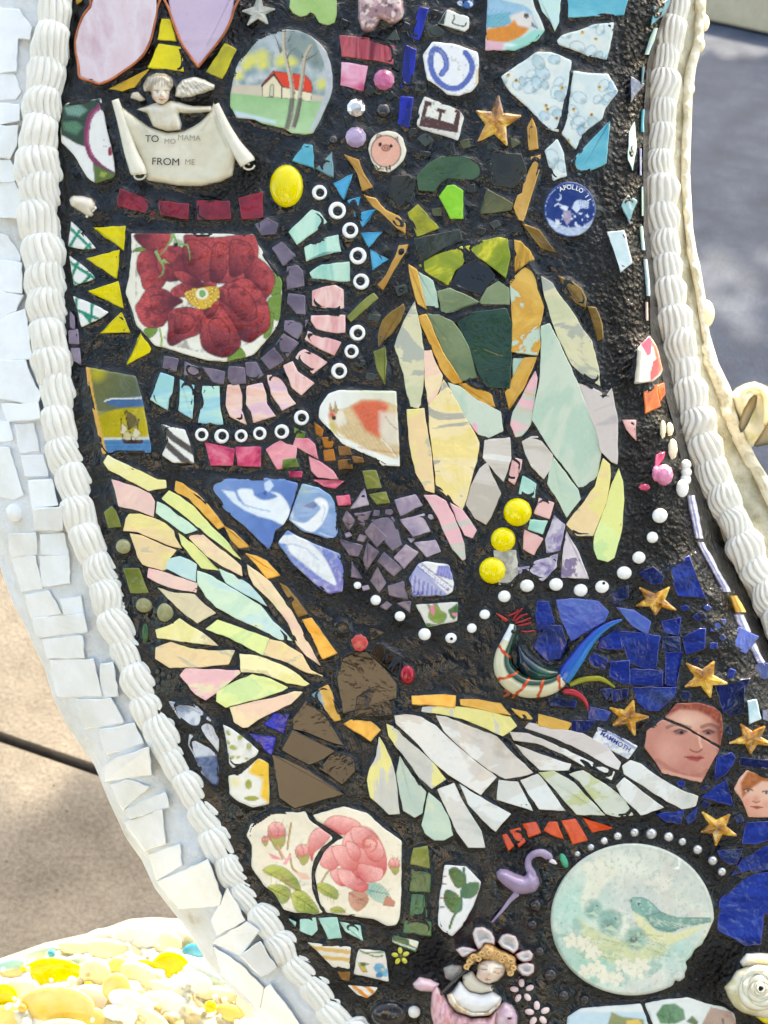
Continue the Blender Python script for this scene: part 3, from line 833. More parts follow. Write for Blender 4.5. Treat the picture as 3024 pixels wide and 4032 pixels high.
# icing shells
def shell_mesh(seed):
    rg = np.random.default_rng(seed)
    nt_, nph = 28, 105; N = 12 + seed % 5
    vs_, fs_ = [], []
    tw = rg.uniform(-.5, .5); w1 = rg.uniform(0, 6)
    for i in range(nt_ + 1):
        th = math.pi * i / nt_
        rho = max(math.sin(th), 0) ** .62 * (1.0 - .42 * (th / math.pi) ** 1.3)
        y = 1.05 * math.cos(th) * (1 if th < math.pi / 2 else 1.15)
        for j in range(nph):
            ph = -1.95 + 3.9 * j / (nph - 1)
            pw = ph + tw * math.sin(th * 1.7) + .06 * math.sin(3 * th + w1)
            g = abs(math.sin(pw * N / 2)) ** .42
            wob = 1 + .05 * math.sin(5 * th + ph * 2 + w1)
            r_ = rho * (.72 + .28 * g) * wob * (1 + .10 * (float(vnoise(th * 3 + seed * 9, ph * 2.5, 3)) - .5))
            yy = y + .10 * math.cos(ph * 1.2) * (g - .5) * math.sin(th)
            vs_.append((r_ * math.sin(ph), yy, .72 * r_ * math.cos(ph)))
    for i in range(nt_):
        for j in range(nph - 1):
            fs_.append((i * nph + j, (i + 1) * nph + j, (i + 1) * nph + j + 1, i * nph + j + 1))
    me = mesh('icing_shell', vs_, fs_, 'icing')
    return me
SHELLS = [shell_mesh(k) for k in range(10)]
def rope(tab, v0, v1, zc, pitch, seed, wide=1.06, lean=0.0, hz=1.0, aim=0.0):
    rg = random.Random(seed); v = v0; k = 0
    while v < v1:
        l, r = float(tab(v, 0)), float(tab(v, 1)); c = (l + r) / 2
        dv = 6; t = np.array([float((tab(v + dv, 0) + tab(v + dv, 1)) / 2) - c, dv]); t /= np.hypot(*t)
        wpx = (r - l) / 2 * abs(t[1]) * wide * rg.uniform(.9, 1.12)
        lng = pitch * .92 * rg.uniform(.95, 1.1)
        o = link('icing_shell', SHELLS[(k * 7 + rg.randint(0, 3)) % 10], root)
        ang = math.atan2(t[0], t[1]) + aim + rg.uniform(-.12, .12)      # shell tails point down the rope
        o.matrix_local = (Matrix.Translation(Vector(P(c, v, zc + rg.uniform(-.001, .001)))) @ Matrix.Rotation(ang, 4, 'Z') @ Matrix.Rotation(lean, 4, 'Y')
                          @ Matrix.Rotation(math.radians(rg.uniform(8, 14)), 4, 'X') @ Matrix.Diagonal((wpx * K, lng * K, wpx * K * hz, 1)))
        v += pitch * t[1] * rg.uniform(.92, 1.08); k += 1
rope(ROPE_L, -260, 4330, -.013, 116, 5, wide=1.12, lean=-.15)
rope(ROPE_R, -260, 2750, -.044, 104, 9, wide=1.3, lean=.1, hz=.9)
# broken white tiles on the left flank
WHITE = """#A
0 60 120 70 200 180 190 250 110 240 100 460 0 470
-60 490 90 490 130 600 100 640 -60 655
-60 680 120 690 120 780 -60 820
-60 830 110 830 100 950 60 1030 -60 1020
-60 1050 60 1050 110 1150 90 1180 -60 1180
-60 1200 90 1190 140 1290 110 1420 -60 1410
#U
-60 20 50 60 140 200 140 240 -60 210
-60 230 150 260 150 460 -60 430
-60 455 160 490 110 590 -60 680
-60 690 180 595 225 940 -60 960
-60 970 180 965 250 1150 290 1200 265 1270 -60 1210
20 1280 270 1280 285 1370 60 1395
-60 1400 60 1410 85 1530 -60 1555
120 1430 240 1420 275 1610 150 1620
-60 1600 60 1600 160 1930 100 1960 -60 1920
165 1660 310 1650 345 1790 190 1790
215 1840 370 1830 410 2000 240 2030
250 2050 440 2030 445 2180 255 2180
#V
70 200 250 190 260 330 90 350
300 200 460 190 490 340 310 330
90 375 250 360 300 580 160 600
295 360 490 350 500 540 320 560
190 640 350 610 430 760 230 795
440 670 580 650 600 760 470 770
250 810 600 780 625 890 280 930
310 960 590 940 605 1080 350 1085
370 1110 670 1105 730 1360 420 1360
740 1140 810 1130 850 1360 740 1365
570 1400 800 1390 885 1550 620 1590
730 1620 970 1570 1030 1700 780 1780
770 1880 850 1820 1070 1750 1090 1930 770 1970
#W
710 150 800 120 930 160 780 290
800 310 1040 200 1060 280 830 350
800 390 1020 310 1040 510 920 555
950 590 1130 530 1145 650 1000 740
1010 760 1310 630 1395 850 1385 900 1140 920
1345 1000 1440 810 1540 1000 1380 1090
1355 1140 1560 1020 1630 1070 1520 1220
1530 1230 1645 1150 1740 1300 1659 1350
1360 1180 1520 1290 1659 1430 1640 1540 1420 1350
#P
200 1480 340 1350 600 1700 320 1700"""
crop = 'A'
for ln in WHITE.splitlines():
    if ln[0] == '#': crop = ln[1:]; continue
    tile(inset(ccw(src(crop, nums(ln))), -7), 'white_china', 'white_tile', flank, h=.0013, bev=5, tilt=1, jit=3, thick=.012, foot=False, drape=True)
def knob(u, v, r, mat, name, parent, h=.8, lift=0.0):
    return dome((u, v), r, mat, name, parent, h=r * h, base=lift, foot=False)
knob(60, 2017, 38, 'white_china', 'round_bead', flank)
# iridescent strip and shards on the ridge
def ridge_strip(v0, v1, w, mat, name, du=0, n=14, lift=.0015):
    rows = []
    for v in np.linspace(v0, v1, n):
        c = float(RIDGE(v)) + du; w_ = w * (.6 + .5 * float(fbm(v / 40.0, 1.0, 4)))
        zz = float(z0(c, v)) + lift
        rows.append([(c - w_, v, zz - .002), (c - w_ * .6, v, zz + .0006), (c + w_ * .5, v, zz + .0004), (c + w_, v, zz - .004)])
    return loft(rows, name, mat, root)
for a_, b_, w_ in ((1950, 2120, 22), (2135, 2330, 22), (2420, 2660, 26)): ridge_strip(a_, b_, w_, 'silver_edge', 'ridge_glass', du=6)
ridge_strip(2345, 2410, 24, 'gold_bright', 'ridge_glass', du=22)
for a_, b_, w_, m_ in ((430, 520, 9, 'teal'), (110, 215, 12, 'film_mintblue'), (262, 330, 7, 'grey_teal'), (585, 690, 6, 'silver_edge'), (890, 985, 9, 'film_mintblue'),
                       (1020, 1165, 10, 'pale_blue'), (1190, 1262, 7, 'film_pink'), (735, 850, 5, 'film_mintblue')):
    ridge_strip(a_, b_, w_, m_, 'ridge_glass', du=random.uniform(-16, -2), n=9)
# ------------------------------------------------------------------ traced glass and china pieces: crop, material, outline
TILE_DATA = """
#A
yellow 1060 128 1110 130 1145 265 1035 255
yellow 1040 290 1180 310 1195 462 972 438
olive_yellow 1470 290 1540 325 1450 508 1355 465
ochre 720 580 970 455 880 565 800 592
ochre 490 -40 540 -40 530 5 505 22
maroon 785 1235 880 1270 965 1310 1010 1400 990 1400 770 1340
maroon 1040 1315 1230 1335 1225 1430 1050 1400
maroon 1290 1315 1495 1318 1505 1425 1295 1430
yellow 620 1490 815 1482 805 1628 760 1590 680 1540
#B
maroon 500 1620 690 1575 690 1770 530 1785
apple_green 925 -60 1285 -60 1290 120 1275 180 1225 200 1160 180 1120 110 1080 92 1050 120 1000 130 945 100 920 60
teal 1035 1180 1095 1190 1105 1365 945 1310
grey_teal 1255 1250 1265 1440 1135 1375
sky_blue 1420 1430 1355 1620 1280 1500
plum 645 1835 730 1790 805 1830 790 1900 690 1910
#C
maroon_stripe 85 295 300 310 520 380 510 520 430 500 260 475 100 455
pink_mottle 100 515 300 545 265 735 90 690
sky_blue 240 1615 205 1765 150 1640
sky_blue 370 1710 265 1850 225 1745
sky_blue 415 1900 315 2010 262 1910
cobalt 735 60 800 75 720 325 660 305
cobalt 620 370 700 410 660 715 580 705
cobalt 580 790 675 800 640 1040 560 1010
gold 120 1265 230 1310 270 1420 340 1525 265 1550 230 1420 190 1350
gold 280 1595 370 1625 450 1720 560 1770 610 1830 610 1900 540 1850 420 1730 350 1680
#D
film_mintblue 440 -60 640 -60 620 180 590 250 560 170 490 90
turquoise 705 -60 1190 -60 1150 115 705 135
turquoise 1035 1000 1005 1330 895 1380 790 1425 725 1320 800 1240 890 1150
navy 1220 640 1305 690 1215 820
grey_teal 1190 1600 1255 1640 1195 1810 1140 1680
pale_blue 1025 1900 1150 1885 1215 2145 1130 2215 1090 2074
film_mintblue 1200 1080 1240 1000 1255 1200 1225 1390 1190 1300
teal 1405 60 1530 -10 1490 90 1380 200
#E
yellow 300 455 555 390 535 605
yellow 315 718 545 645 588 850
yellow 575 900 640 1050 415 1058
yellow 735 1075 812 1190 800 1215 628 1310
lavender_edge 150 1045 215 1035 225 1145 155 1140
lavender_edge 170 1190 230 1190 240 1310 190 1280
lavender_edge 160 890 188 930 190 1020 165 1010
plum 935 1260 1030 1280 1015 1360 925 1335
plum 1105 1310 1235 1370 1210 1425 1100 1390
plum 1250 1345 1410 1385 1400 1465 1330 1450
plum 1465 1345 1570 1355 1580 1460 1490 1475 1460 1430
mint_blue 900 1390 1000 1425 985 1550 960 1590 950 1680 820 1600 870 1470
mint_blue 1060 1450 1165 1490 1160 1640 1150 1750 1050 1690 1060 1580
mint_blue 1245 1500 1370 1500 1375 1640 1400 1800 1210 1785 1235 1650
#F
plum 150 1310 220 1310 270 1400 200 1440 150 1390
plum 370 370 430 330 530 430 450 495
plum 490 530 560 520 595 560 605 665 490 690 485 610
plum 500 750 610 765 615 895 560 890 490 810
plum 470 970 635 965 560 1095 465 1030
plum 450 1080 555 1145 480 1240 395 1155
plum 370 1195 435 1280 340 1345 280 1270
pink_band -2 1490 80 1485 105 1570 105 1680 140 1800 20 1740 -18 1650
pink_band 155 1500 270 1475 300 1560 305 1640 375 1735 210 1785 190 1700 150 1640
pink_band 320 1410 430 1395 480 1560 540 1635 440 1685 355 1560
pink_across 455 1330 520 1300 560 1380 620 1420 690 1470 595 1560 520 1500
pink_across 580 1220 620 1200 720 1250 795 1300 690 1385 555 1260
pink_across 650 1050 760 1090 910 1140 860 1235 760 1190 630 1110
pink_across 680 925 945 920 945 1050 880 1055 790 1040 720 1020 680 960
pink_across 690 720 780 690 870 675 930 710 935 850 860 875 780 850 690 830
mint_across 680 60 740 80 795 155 560 330 500 235
mint_across 625 365 780 290 890 265 910 390 780 400 640 465
mint_across 670 570 760 510 980 485 985 630 870 630 790 615 690 610
sky_blue 1165 390 1295 460 1180 535
@cicada
gold 1395 350 1460 345 1440 400 1380 490 1320 590 1260 700 1225 665 1290 590 1370 430
moss 1185 740 1215 775 1080 890 1000 960 975 930 1060 840 1130 775
gold_dark 1425 830 1435 860 1400 960 1330 1060 1260 1120 1225 1185 1225 1080 1260 960 1330 890
moss 1190 1215 1275 1180 1285 1300 1275 1475 1220 1360
#C
green_dome 715 1440 790 1350 900 1285 1000 1270 1130 1290 1235 1340 1250 1450 1130 1465 960 1450 890 1495 850 1560 730 1550
dark_olive 510 1440 640 1430 700 1500 650 1650 560 1690 490 1600
dark_olive 1290 1250 1560 1260 1600 1400 1500 1530 1330 1510
lime 960 1520 1010 1515 1080 1560 1080 1780 985 1780 895 1605
olive_dark 1285 1550 1490 1665 1475 1710 1230 1745
olive_glass 715 1675 880 1860 715 1925 640 1740
#D
gold 405 970 435 1050 450 1210 385 1220 370 1040
gold 400 1285 470 1270 460 1390 430 1480 395 1590 380 1640 350 1740 330 1800 300 1790 260 1690 290 1600 330 1580 340 1500 390 1380
gold_dark 330 1830 460 1880 600 2060 480 2020
#G
leaf_glass 315 300 420 235 660 150 690 235 655 300 600 340 570 410 545 455 430 390 370 350
leaf_glass 695 150 820 105 960 75 1030 90 1050 230 1015 395 940 300 830 250 740 200
smoke 275 85 640 10 660 90 500 160 330 260 300 180
gold_bright 230 300 290 340 330 500 370 655 305 610 260 460
mint_pale 300 350 420 430 455 540 465 640 375 650 335 500
dark_mirror 585 430 650 310 760 255 900 340 930 380 820 540 600 460
sage 470 515 560 490 680 540 795 600 505 700
sage 815 590 870 490 960 435 1040 490 1045 615 820 610
gold_flake 1055 440 1150 340 1215 300 1270 370 1290 540 1325 640 1290 800 1300 950 1275 1028 1070 1000 1080 780 1070 600
gold_fibre 1095 100 1140 110 1210 180 1245 250 1180 275 1100 350
dark_green 600 735 780 680 1020 655 1060 760 1065 1000 1045 1300 870 1290 800 1180 740 1000 670 850
sage 380 700 480 710 580 760 650 850 720 980 780 1210 650 1245 560 1110 480 920
gold_bright 305 715 370 705 430 850 500 1010 590 1150 655 1255 590 1260 510 1170 440 1020 360 840
gold_bright 640 1270 720 1270 830 1310 900 1360 925 1450 850 1430 720 1350
gold_bright 1170 1060 1265 1055 1225 1160 1150 1320 1050 1465 1020 1340 1100 1180
mint_pale 1085 1065 1160 1065 1095 1190 1072 1255
film_wing 275 600 300 720 325 830 350 1030 350 1200 320 1440 305 1465 245 1450 205 1300 190 1190 115 960 160 830 220 700
film_peach 355 1000 410 995 440 1090 500 1200 490 1280 450 1370 390 1430 365 1280 355 1100
film_butter 215 1480 350 1470 380 1680 410 1850 432 2155 367 2135 287 1995 247 1815 230 1700
film_flake 510 1240 570 1330 640 1460 720 1600 800 1750 780 1900 735 2050 700 2200 667 2295 557 2195 457 2115 440 1950 400 1650 390 1440 480 1350
film_greenpink 550 1260 640 1290 780 1400 900 1460 975 1500 995 1650 880 1705 800 1680 700 1560 600 1390
film_wing 1312 395 1400 450 1455 545 1560 680 1650 830 1720 920 1780 1170 1786 1280 1700 1230 1560 1110 1450 890 1400 760 1340 560
film_greenpink 1310 800 1375 778 1450 920 1520 1080 1600 1250 1650 1390 1710 1550 1790 1700 1797 1823 1767 2013 1707 2093 1637 2138 1537 1993 1407 1833 1310 1680 1235 1560 1260 1420 1300 1240 1310 1050
film_mix 1260 1170 1275 1220 1250 1420 1220 1600 1150 1690 1100 1700 1060 1600 1080 1500 1150 1380 1220 1240
opal 850 1730 1050 1710 1060 1880 1000 2060 940 2000 835 1870
opal 1155 1740 1230 1700 1280 1700 1400 1850 1380 1960 1330 2040 1230 1940 1180 1830
#H
opal_lilac 150 1250 240 1280 345 1340 355 1400 430 1310 480 1560 475 1920 430 1900 340 1810 310 1650 230 1470
gold_dark 0 390 100 430 180 490 220 570 215 640 140 600 70 510
gold_dark 240 640 300 650 350 780 360 890 320 910 300 790
#J
film_mix 1290 625 1380 625 1460 670 1520 780 1570 900 1610 1020 1620 1140 1600 1150 1520 1060 1470 960 1400 800
#K
film_mix 360 480 460 540 570 700 540 760 480 740 430 650
opal 660 150 700 260 770 400 690 590 650 650 560 600 490 490 530 340 600 200
film_green 1200 110 1260 190 1400 370 1420 450 1360 520 1310 590 1250 470 1155 320 1170 200
#L
film_butter 315 15 365 60 370 150 340 350 230 640 100 640 15 550 110 420 250 240
film_lime 440 100 470 200 480 350 460 600 400 820 350 850 270 830 240 750 245 640 300 500 350 350 390 210
@
#F
amber_tile 705 1800 770 1850 760 1900 720 1880
#H
orange_soft 700 1340 800 1280 825 1450 710 1505
orange 812 1285 855 1268 862 1350 832 1405
pink_tile 530 1570 625 1570 630 1720 560 1640
magenta 800 1850 860 1830 850 1880 790 1960
#I
magenta 955 95 1185 145 1170 270 1000 270
magenta 1205 130 1400 130 1395 280 1220 270
moss 185 615 215 650 255 770 165 780 130 660
moss 285 1120 405 1120 480 1310 345 1310
@wasp
film_yellow 155 195 260 250 470 350 560 395 625 400 630 455 490 480 380 420 250 350 165 310 123 250
film_pink 190 395 400 460 500 510 535 570 525 690 400 640 245 605 218 480
gold_bright 715 410 760 425 880 510 970 600 1100 770 1055 790 950 680 820 540 705 485
film_lime 655 485 740 530 850 610 1000 780 1100 870 1240 1040 1190 1010 1090 930 980 850 850 740 600 545
film_mint 560 575 620 600 700 665 810 740 885 800 790 832 700 770 550 660
film_butter 330 675 420 675 520 705 620 750 690 810 700 860 755 950 640 920 500 860 400 815 285 805 305 710
film_butter 340 835 430 850 560 910 710 970 650 1040 630 1120 600 1130 440 1080 400 1020 370 920
film_lime 735 830 850 920 930 1000 1060 1130 920 1110 840 1020 760 920
film_peach 805 850 925 838 1020 920 1150 1020 1240 1100 1250 1175 1100 1100 960 1010 880 930
gold_bright 1110 775 1180 820 1300 935 1230 945 1165 880
gold_bright 1285 995 1370 1020 1450 1060 1550 1170 1455 1195 1400 1120
film_peach 1295 1090 1380 1150 1480 1230 1560 1340 1650 1460 1750 1650 1820 1780 1887 1905 1780 1830 1700 1735 1630 1560 1580 1490 1480 1370 1350 1250 1310 1170
film_mintblue 655 1040 740 1020 820 1050 878 1085 870 1220 760 1180 625 1110
film_pink 490 1120 600 1145 750 1195 885 1240 875 1310 700 1280 560 1230 480 1185
film_mintblue 1065 1120 1180 1170 1310 1250 1400 1350 1450 1420 1330 1350 1200 1280 1120 1230
film_mint 890 1140 1000 1180 1100 1240 1250 1330 1400 1420 1500 1550 1600 1640 1659 1705 1560 1695 1400 1610 1200 1520 1040 1430 960 1350 890 1240
film_beige 565 1275 700 1320 860 1330 950 1420 1030 1480 885 1560 800 1500 680 1390
film_yellow 740 1528 830 1590 920 1640 1020 1720 1050 1745 900 1725 700 1700 560 1680 548 1620 640 1590
film_lime 1050 1540 1170 1580 1300 1630 1470 1690 1420 1820 1300 1760 1150 1680 960 1610
film_butter 670 1720 820 1770 980 1790 1185 1790 1140 1895 900 1920 660 1925 545 1850 550 1765
#M
film_butter 960 40 1060 60 1220 160 1290 290 1390 335 1250 300 1100 220 905 160
film_yellow 715 160 860 175 1040 240 1150 300 1275 400 1240 415 1100 390 900 310 725 300
film_pink 270 278 705 292 715 310 600 410 435 530 350 480 228 330
film_lime 815 325 960 360 1100 430 1060 455 900 510 640 575 600 590 525 540 530 465 680 380
film_peach 1160 465 1220 470 1130 560 980 630 860 690 780 750 740 755 670 710 635 595 780 560 980 520
gold_blue 1430 415 1460 470 1530 690 1490 700 1310 490 1370 440
dark_mirror 1250 540 1400 650 1500 800 1560 900 1470 880 1250 790 1150 770 1150 680
dark_mirror 1140 780 1490 950 1400 1010 1280 1060 1060 940
dark_mirror 980 980 1100 1020 1280 1110 1560 1300 1160 1415 1040 1330 1000 1100
black_glass 1480 960 1640 1000 1655 1110 1550 1220 1360 1090
#N
dark_mirror 100 360 300 350 440 480 540 600 540 720 400 600 260 620 170 830 110 850 60 560
dark_mirror 380 275 605 390 560 470 570 560 470 480 330 365
black_glass 220 720 320 650 410 680 520 770 500 860 200 880
gold_bright 120 935 170 905 330 920 405 985 330 1070
gold_bright 670 710 930 700 1020 710 1015 795 850 780 675 770
gold_bright 1065 740 1200 740 1390 770 1470 860 1300 830 1070 775
gold_bright 1485 810 1600 840 1690 920 1560 880
film_yflake 755 800 900 790 1100 800 1300 840 1470 880 1520 950 1410 1030 1280 970 1080 890 900 850 750 830
opal 530 870 620 860 740 880 860 950 960 1050 1100 1170 1220 1270 1355 1370 1230 1510 1100 1430 960 1340 830 1230 740 1120 640 1020 540 930
opal 870 870 950 880 1150 960 1360 1040 1480 1170 1650 1330 1560 1360 1430 1380 1300 1310 1150 1200 1020 1080 930 990
film_yflake 465 940 540 970 640 1080 760 1180 860 1280 940 1385 830 1460 730 1370 640 1240 540 1120 480 1030
film_yflake 400 1045 440 1110 490 1220 530 1360 565 1665 480 1670 400 1590 330 1530 305 1390 330 1290 380 1200
film_pkflake 570 1200 600 1260 680 1370 780 1490 750 1660 690 1695 600 1640 570 1500 545 1340
film_green 805 1500 900 1580 960 1690 1000 1840 930 1880 850 1880 780 1830 750 1760
opal_white 880 1470 1010 1420 1060 1530 1130 1650 1230 1810 1260 1940 1130 1940 1040 1820 970 1670
opal_white 1060 1430 1180 1510 1320 1590 1470 1670 1350 1810 1240 1710 1130 1590
opal_white 1380 1395 1530 1410 1590 1520 1650 1640 1530 1600 1365 1550
#O
gold_bright 165 355 375 415 340 462 165 425
opal_white 45 785 155 745 230 840 330 980 165 970 100 880
opal_green 165 735 260 725 390 800 480 900 590 1010 410 1005 300 880 220 790
opal_green 365 745 450 722 560 790 660 860 720 910 775 1010 680 1020 600 1000 500 880 430 790
opal_white 670 820 720 770 800 830 890 900 975 960 830 1010 770 950 700 880
opal_white 710 690 760 655 830 680 950 770 1090 850 1200 890 1185 950 1100 970 1000 920 850 820 720 740
opal_lilac 75 440 100 410 250 440 450 480 600 560 695 670 680 712 600 680 450 590 300 520
opal -25 470 90 480 260 550 450 640 655 730 635 780 500 710 320 610 150 540 0 520
opal 10 550 130 600 270 650 370 680 355 715 170 715 90 640
#J
gold_dark 110 1340 170 1380 330 1590 260 1610
gold_bright 300 1640 365 1630 565 1910 460 1955
@
#J
pink_petal 0 250 110 180 240 230 230 320 130 330 120 400 90 405
leaf_green 135 335 235 325 262 385 125 402
pink_petal 225 160 340 165 390 210 415 320 330 270 220 210
pink_petal 350 310 430 350 540 430 575 485 420 470 370 420
magenta 185 430 285 435 280 470 195 470
magenta 390 500 480 530 600 520 625 510 560 560 470 545
leaf_green 230 75 310 110 300 160 230 150
amber_tile 460 155 520 150 540 190 530 225 475 225
amber_tile 470 260 540 250 555 330 480 335
brown_tile 590 225 670 230 690 285 600 290
brown_tile 590 340 690 330 695 400 595 405
brown_tile 700 305 780 320 790 350 710 350
moss 790 430 890 425 930 555 825 565
moss 845 620 970 600 1000 680 900 690
magenta 575 635 670 625 680 690 590 700
lilac 795 590 820 690 700 720
lilac 1060 670 1210 630 1255 700 1100 775
lilac 1110 830 1280 785 1320 910 1200 945
plum 655 770 710 830 670 890 630 820
plum 730 780 835 765 790 860 740 830
plum 865 830 1025 810 1050 880 1090 1020 1030 1060 980 1000 930 900
plum 860 860 968 962 900 1030 815 920
plum 610 1000 770 1040 740 1110 680 1100
plum 830 1030 900 1085 820 1220 800 1150
lilac 1055 1130 1140 1040 1220 1090 1120 1205
plum 960 1105 1090 1220 1040 1270 920 1160
lilac 1225 1020 1370 1000 1405 1075 1310 1115
plum 905 1230 960 1340 920 1400 860 1320
plum 1000 1370 1110 1340 1140 1460 1010 1430
plum 1085 1510 1165 1500 1160 1560
plum 700 1180 760 1290 700 1280
#K
pink_tile 870 110 940 130 930 200 880 320 840 290
mint 955 265 1055 325 1045 430 925 400
pink_tile 1085 445 1200 480 1165 600 1050 560
mint 1015 615 1145 630 1110 725 1000 690
pink_tile 970 705 1110 770 1040 895 960 850
purple_spot 1210 590 1290 660 1250 860 1150 880 1140 780
speckle 1310 720 1400 880 1480 1090 1270 1080 1280 900
purple_spot 1050 960 1230 900 1220 1000 1110 1110 1000 1050
purple_spot 910 1010 1000 1000 990 1060 930 1060
silver_mesh 720 870 890 870 910 1060 860 1150 760 1140
blue_tile 1080 1290 1150 1290 1200 1440 1080 1520 1065 1380
blue_irid 1240 1280 1350 1270 1560 1290 1640 1370 1610 1440 1350 1590 1270 1420
blue_tile 1150 1480 1260 1490 1300 1620 1250 1740 1150 1760 1050 1650
#L
navy 620 950 720 905 800 980 780 1030 700 1030
blue_tile 850 910 1010 820 1060 980 1130 1140 930 1120
navy 340 1140 510 1055 510 1140 400 1190
blue_irid 440 1235 560 1260 690 1350 670 1430 560 1370
blue_tile 300 1490 430 1410 460 1560 280 1550
blue_tile 440 1430 600 1440 770 1470 740 1700 700 1730 540 1680
blue_tile 800 1350 940 1320 920 1450 820 1430
blue_tile 970 1480 1100 1410 1140 1410 1130 1560 1000 1600
navy 810 1480 930 1480 940 1580 800 1560
blue_tile 830 1600 950 1600 920 1640 920 1780 900 1870 830 1850
blue_tile 385 1680 520 1670 520 1840 450 1830 375 1790
blue_tile 545 1740 790 1750 790 1860 540 1850
blue_tile 570 1890 900 1890 880 1960 760 2060 680 2060 600 1990
navy 390 1910 510 1900 500 1960 400 1990
navy 300 1900 370 1900 340 1970
navy 1240 1870 1500 1820 1440 1990 1300 2074
#O
blue_tile 500 310 620 345 600 390 490 380
navy 385 400 520 400 510 450 420 470 380 450
navy 220 240 400 270 395 300 240 290
blue_tile 1330 640 1420 610 1440 640 1380 740 1320 770
navy 1480 640 1700 665 1700 715 1480 680
blue_tile 1240 890 1380 795 1420 940
blue_tile 950 1010 1100 985 1085 1060 1000 1050
blue_tile 1130 1030 1190 970 1180 1030 1140 1060
blue_tile 1520 1070 1720 1055 1720 1150 1580 1190 1500 1190
navy 1340 1250 1480 1240 1450 1320 1410 1330 1350 1280
navy 1370 260 1500 180 1500 340 1400 360
pale_blue 1530 270 1580 260 1610 380 1540 410
orange 455 1035 640 1095 515 1120
#R
blue_tile 1370 440 1470 290 1600 240 1760 160 1760 385 1500 390
blue_tile 1270 660 1350 560 1500 450 1780 415 1780 700 1610 760 1610 850 1590 1000 1480 1010 1380 950 1260 890
#Q
orange 895 120 920 115 975 205 940 235
orange 955 80 1030 62 1070 170 1025 208
orange 1060 30 1155 15 1195 95 1105 130
orange 1235 75 1270 15 1330 15 1380 140 1290 110
orange 1380 5 1480 -10 1575 155 1465 185
#M
cobalt 1000 645 1110 655 1070 800 990 760 920 730
cobalt 800 810 1000 845 970 975 880 900
#P
mint 590 810 705 795 720 890 680 930 590 895
mint 745 800 880 795 915 950 820 960
mint 915 830 1070 860 1090 970 960 900
mint 500 805 545 830 540 850
brown_tile 900 1235 985 1240 980 1300 930 1290
moss 1515 230 1620 210 1635 380 1490 350
green_tile 1495 395 1645 440 1640 580 1480 570
green_tile 1500 605 1590 610 1615 785 1485 770
green_tile 1440 820 1650 830 1650 935 1430 910
"""
NAMES = {'film': 'wing_glass', 'opal': 'wing_glass', 'gold': 'gold_tile', 'dark_mirror': 'black_mirror_tile', 'black_glass': 'black_mirror_tile',
         'plum': 'plum_tile', 'lilac': 'plum_tile', 'pink': 'pink_tile', 'mint': 'mint_tile', 'sky_blue': 'blue_triangle_tile', 'maroon': 'maroon_tile',
         'cobalt': 'cobalt_tile', 'blue_': 'blue_glass_tile', 'navy': 'blue_glass_tile', 'orange': 'orange_tile', 'yellow': 'yellow_tile',
         'green_tile': 'green_tile', 'amber': 'amber_tile', 'brown': 'amber_tile', 'magenta': 'magenta_tile'}
def tile_name(m):
    for k, v in NAMES.items():
        if m.startswith(k): return v
    return 'glass_tile'

cicada = empty('cicada_mosaic', root, 'green and gold cicada with pearly wings')
wasp = empty('winged_insect_mosaic', root, 'dark bodied insect with pale yellow and white wings spread')
PARENTS = {'': root, 'cicada': cicada, 'wasp': wasp}
crop = 'A'; par = root
for ln in TILE_DATA.strip().splitlines():
    if ln[0] == '#': crop = ln[1:]; continue
    if ln[0] == '@': par = PARENTS[ln[1:]]; continue
    mt, rest = ln.split(' ', 1)
    pts = src(crop, nums(rest))
    film_ = mt.startswith(('film', 'opal'))
    pts = inset(ccw(pts), -2.5 if film_ else -7.0 if mt.startswith(('blue', 'navy', 'plum', 'lilac')) else -4.0)
    tile(pts, mt, tile_name(mt), par, h=.0016 if film_ else .0013 + random.uniform(-.0003, .0005), bev=3 if film_ else 4.5, tilt=1.6 if film_ else 3.5, jit=1.8)
# copper-foiled petals of stained glass
for pts, mt in (("625 -60 1022 -60 1025 60 1010 150 985 260 945 345 885 410 800 470 725 520 650 548 590 530 520 505 510 420 495 340 492 270 510 190 545 100 590 40", 'rose_quartz'),
                ("1095 -60 1535 -60 1525 70 1500 150 1455 235 1390 320 1300 430 1290 430 1230 350 1180 270 1140 170 1110 80", 'lilac_quartz')):
    q = ccw(src('A', nums(pts)))
    t = tile(q, mt, 'petal_glass', root, h=.0024, bev=7, tilt=2, label='pale pink glass petal with copper foil edge')
    ring = spline(q + [q[0]], 4)
    zz = z0(ring[:, 0], ring[:, 1]) + .0022
    vs_, fs_ = [], []
    n = len(ring)
    pp = P(ring[:, 0], ring[:, 1], zz)
    for i in range(n):
        for k in range(6):
            a = 2 * math.pi * k / 6
            tg = pp[(i + 1) % n] - pp[i - 1]; tg = tg / np.linalg.norm(tg)
            nn = np.array([-tg[1], tg[0], 0])
            vs_.append(pp[i] + (nn * math.cos(a) + np.array([0, 0, 1]) * math.sin(a)) * .0008)
    for i in range(n - 1):
        for k in range(6):
            fs_.append((i * 6 + k, i * 6 + (k + 1) % 6, (i + 1) * 6 + (k + 1) % 6, (i + 1) * 6 + k))
    link('copper_foil', mesh('copper_foil', vs_, fs_, 'copper'), t)

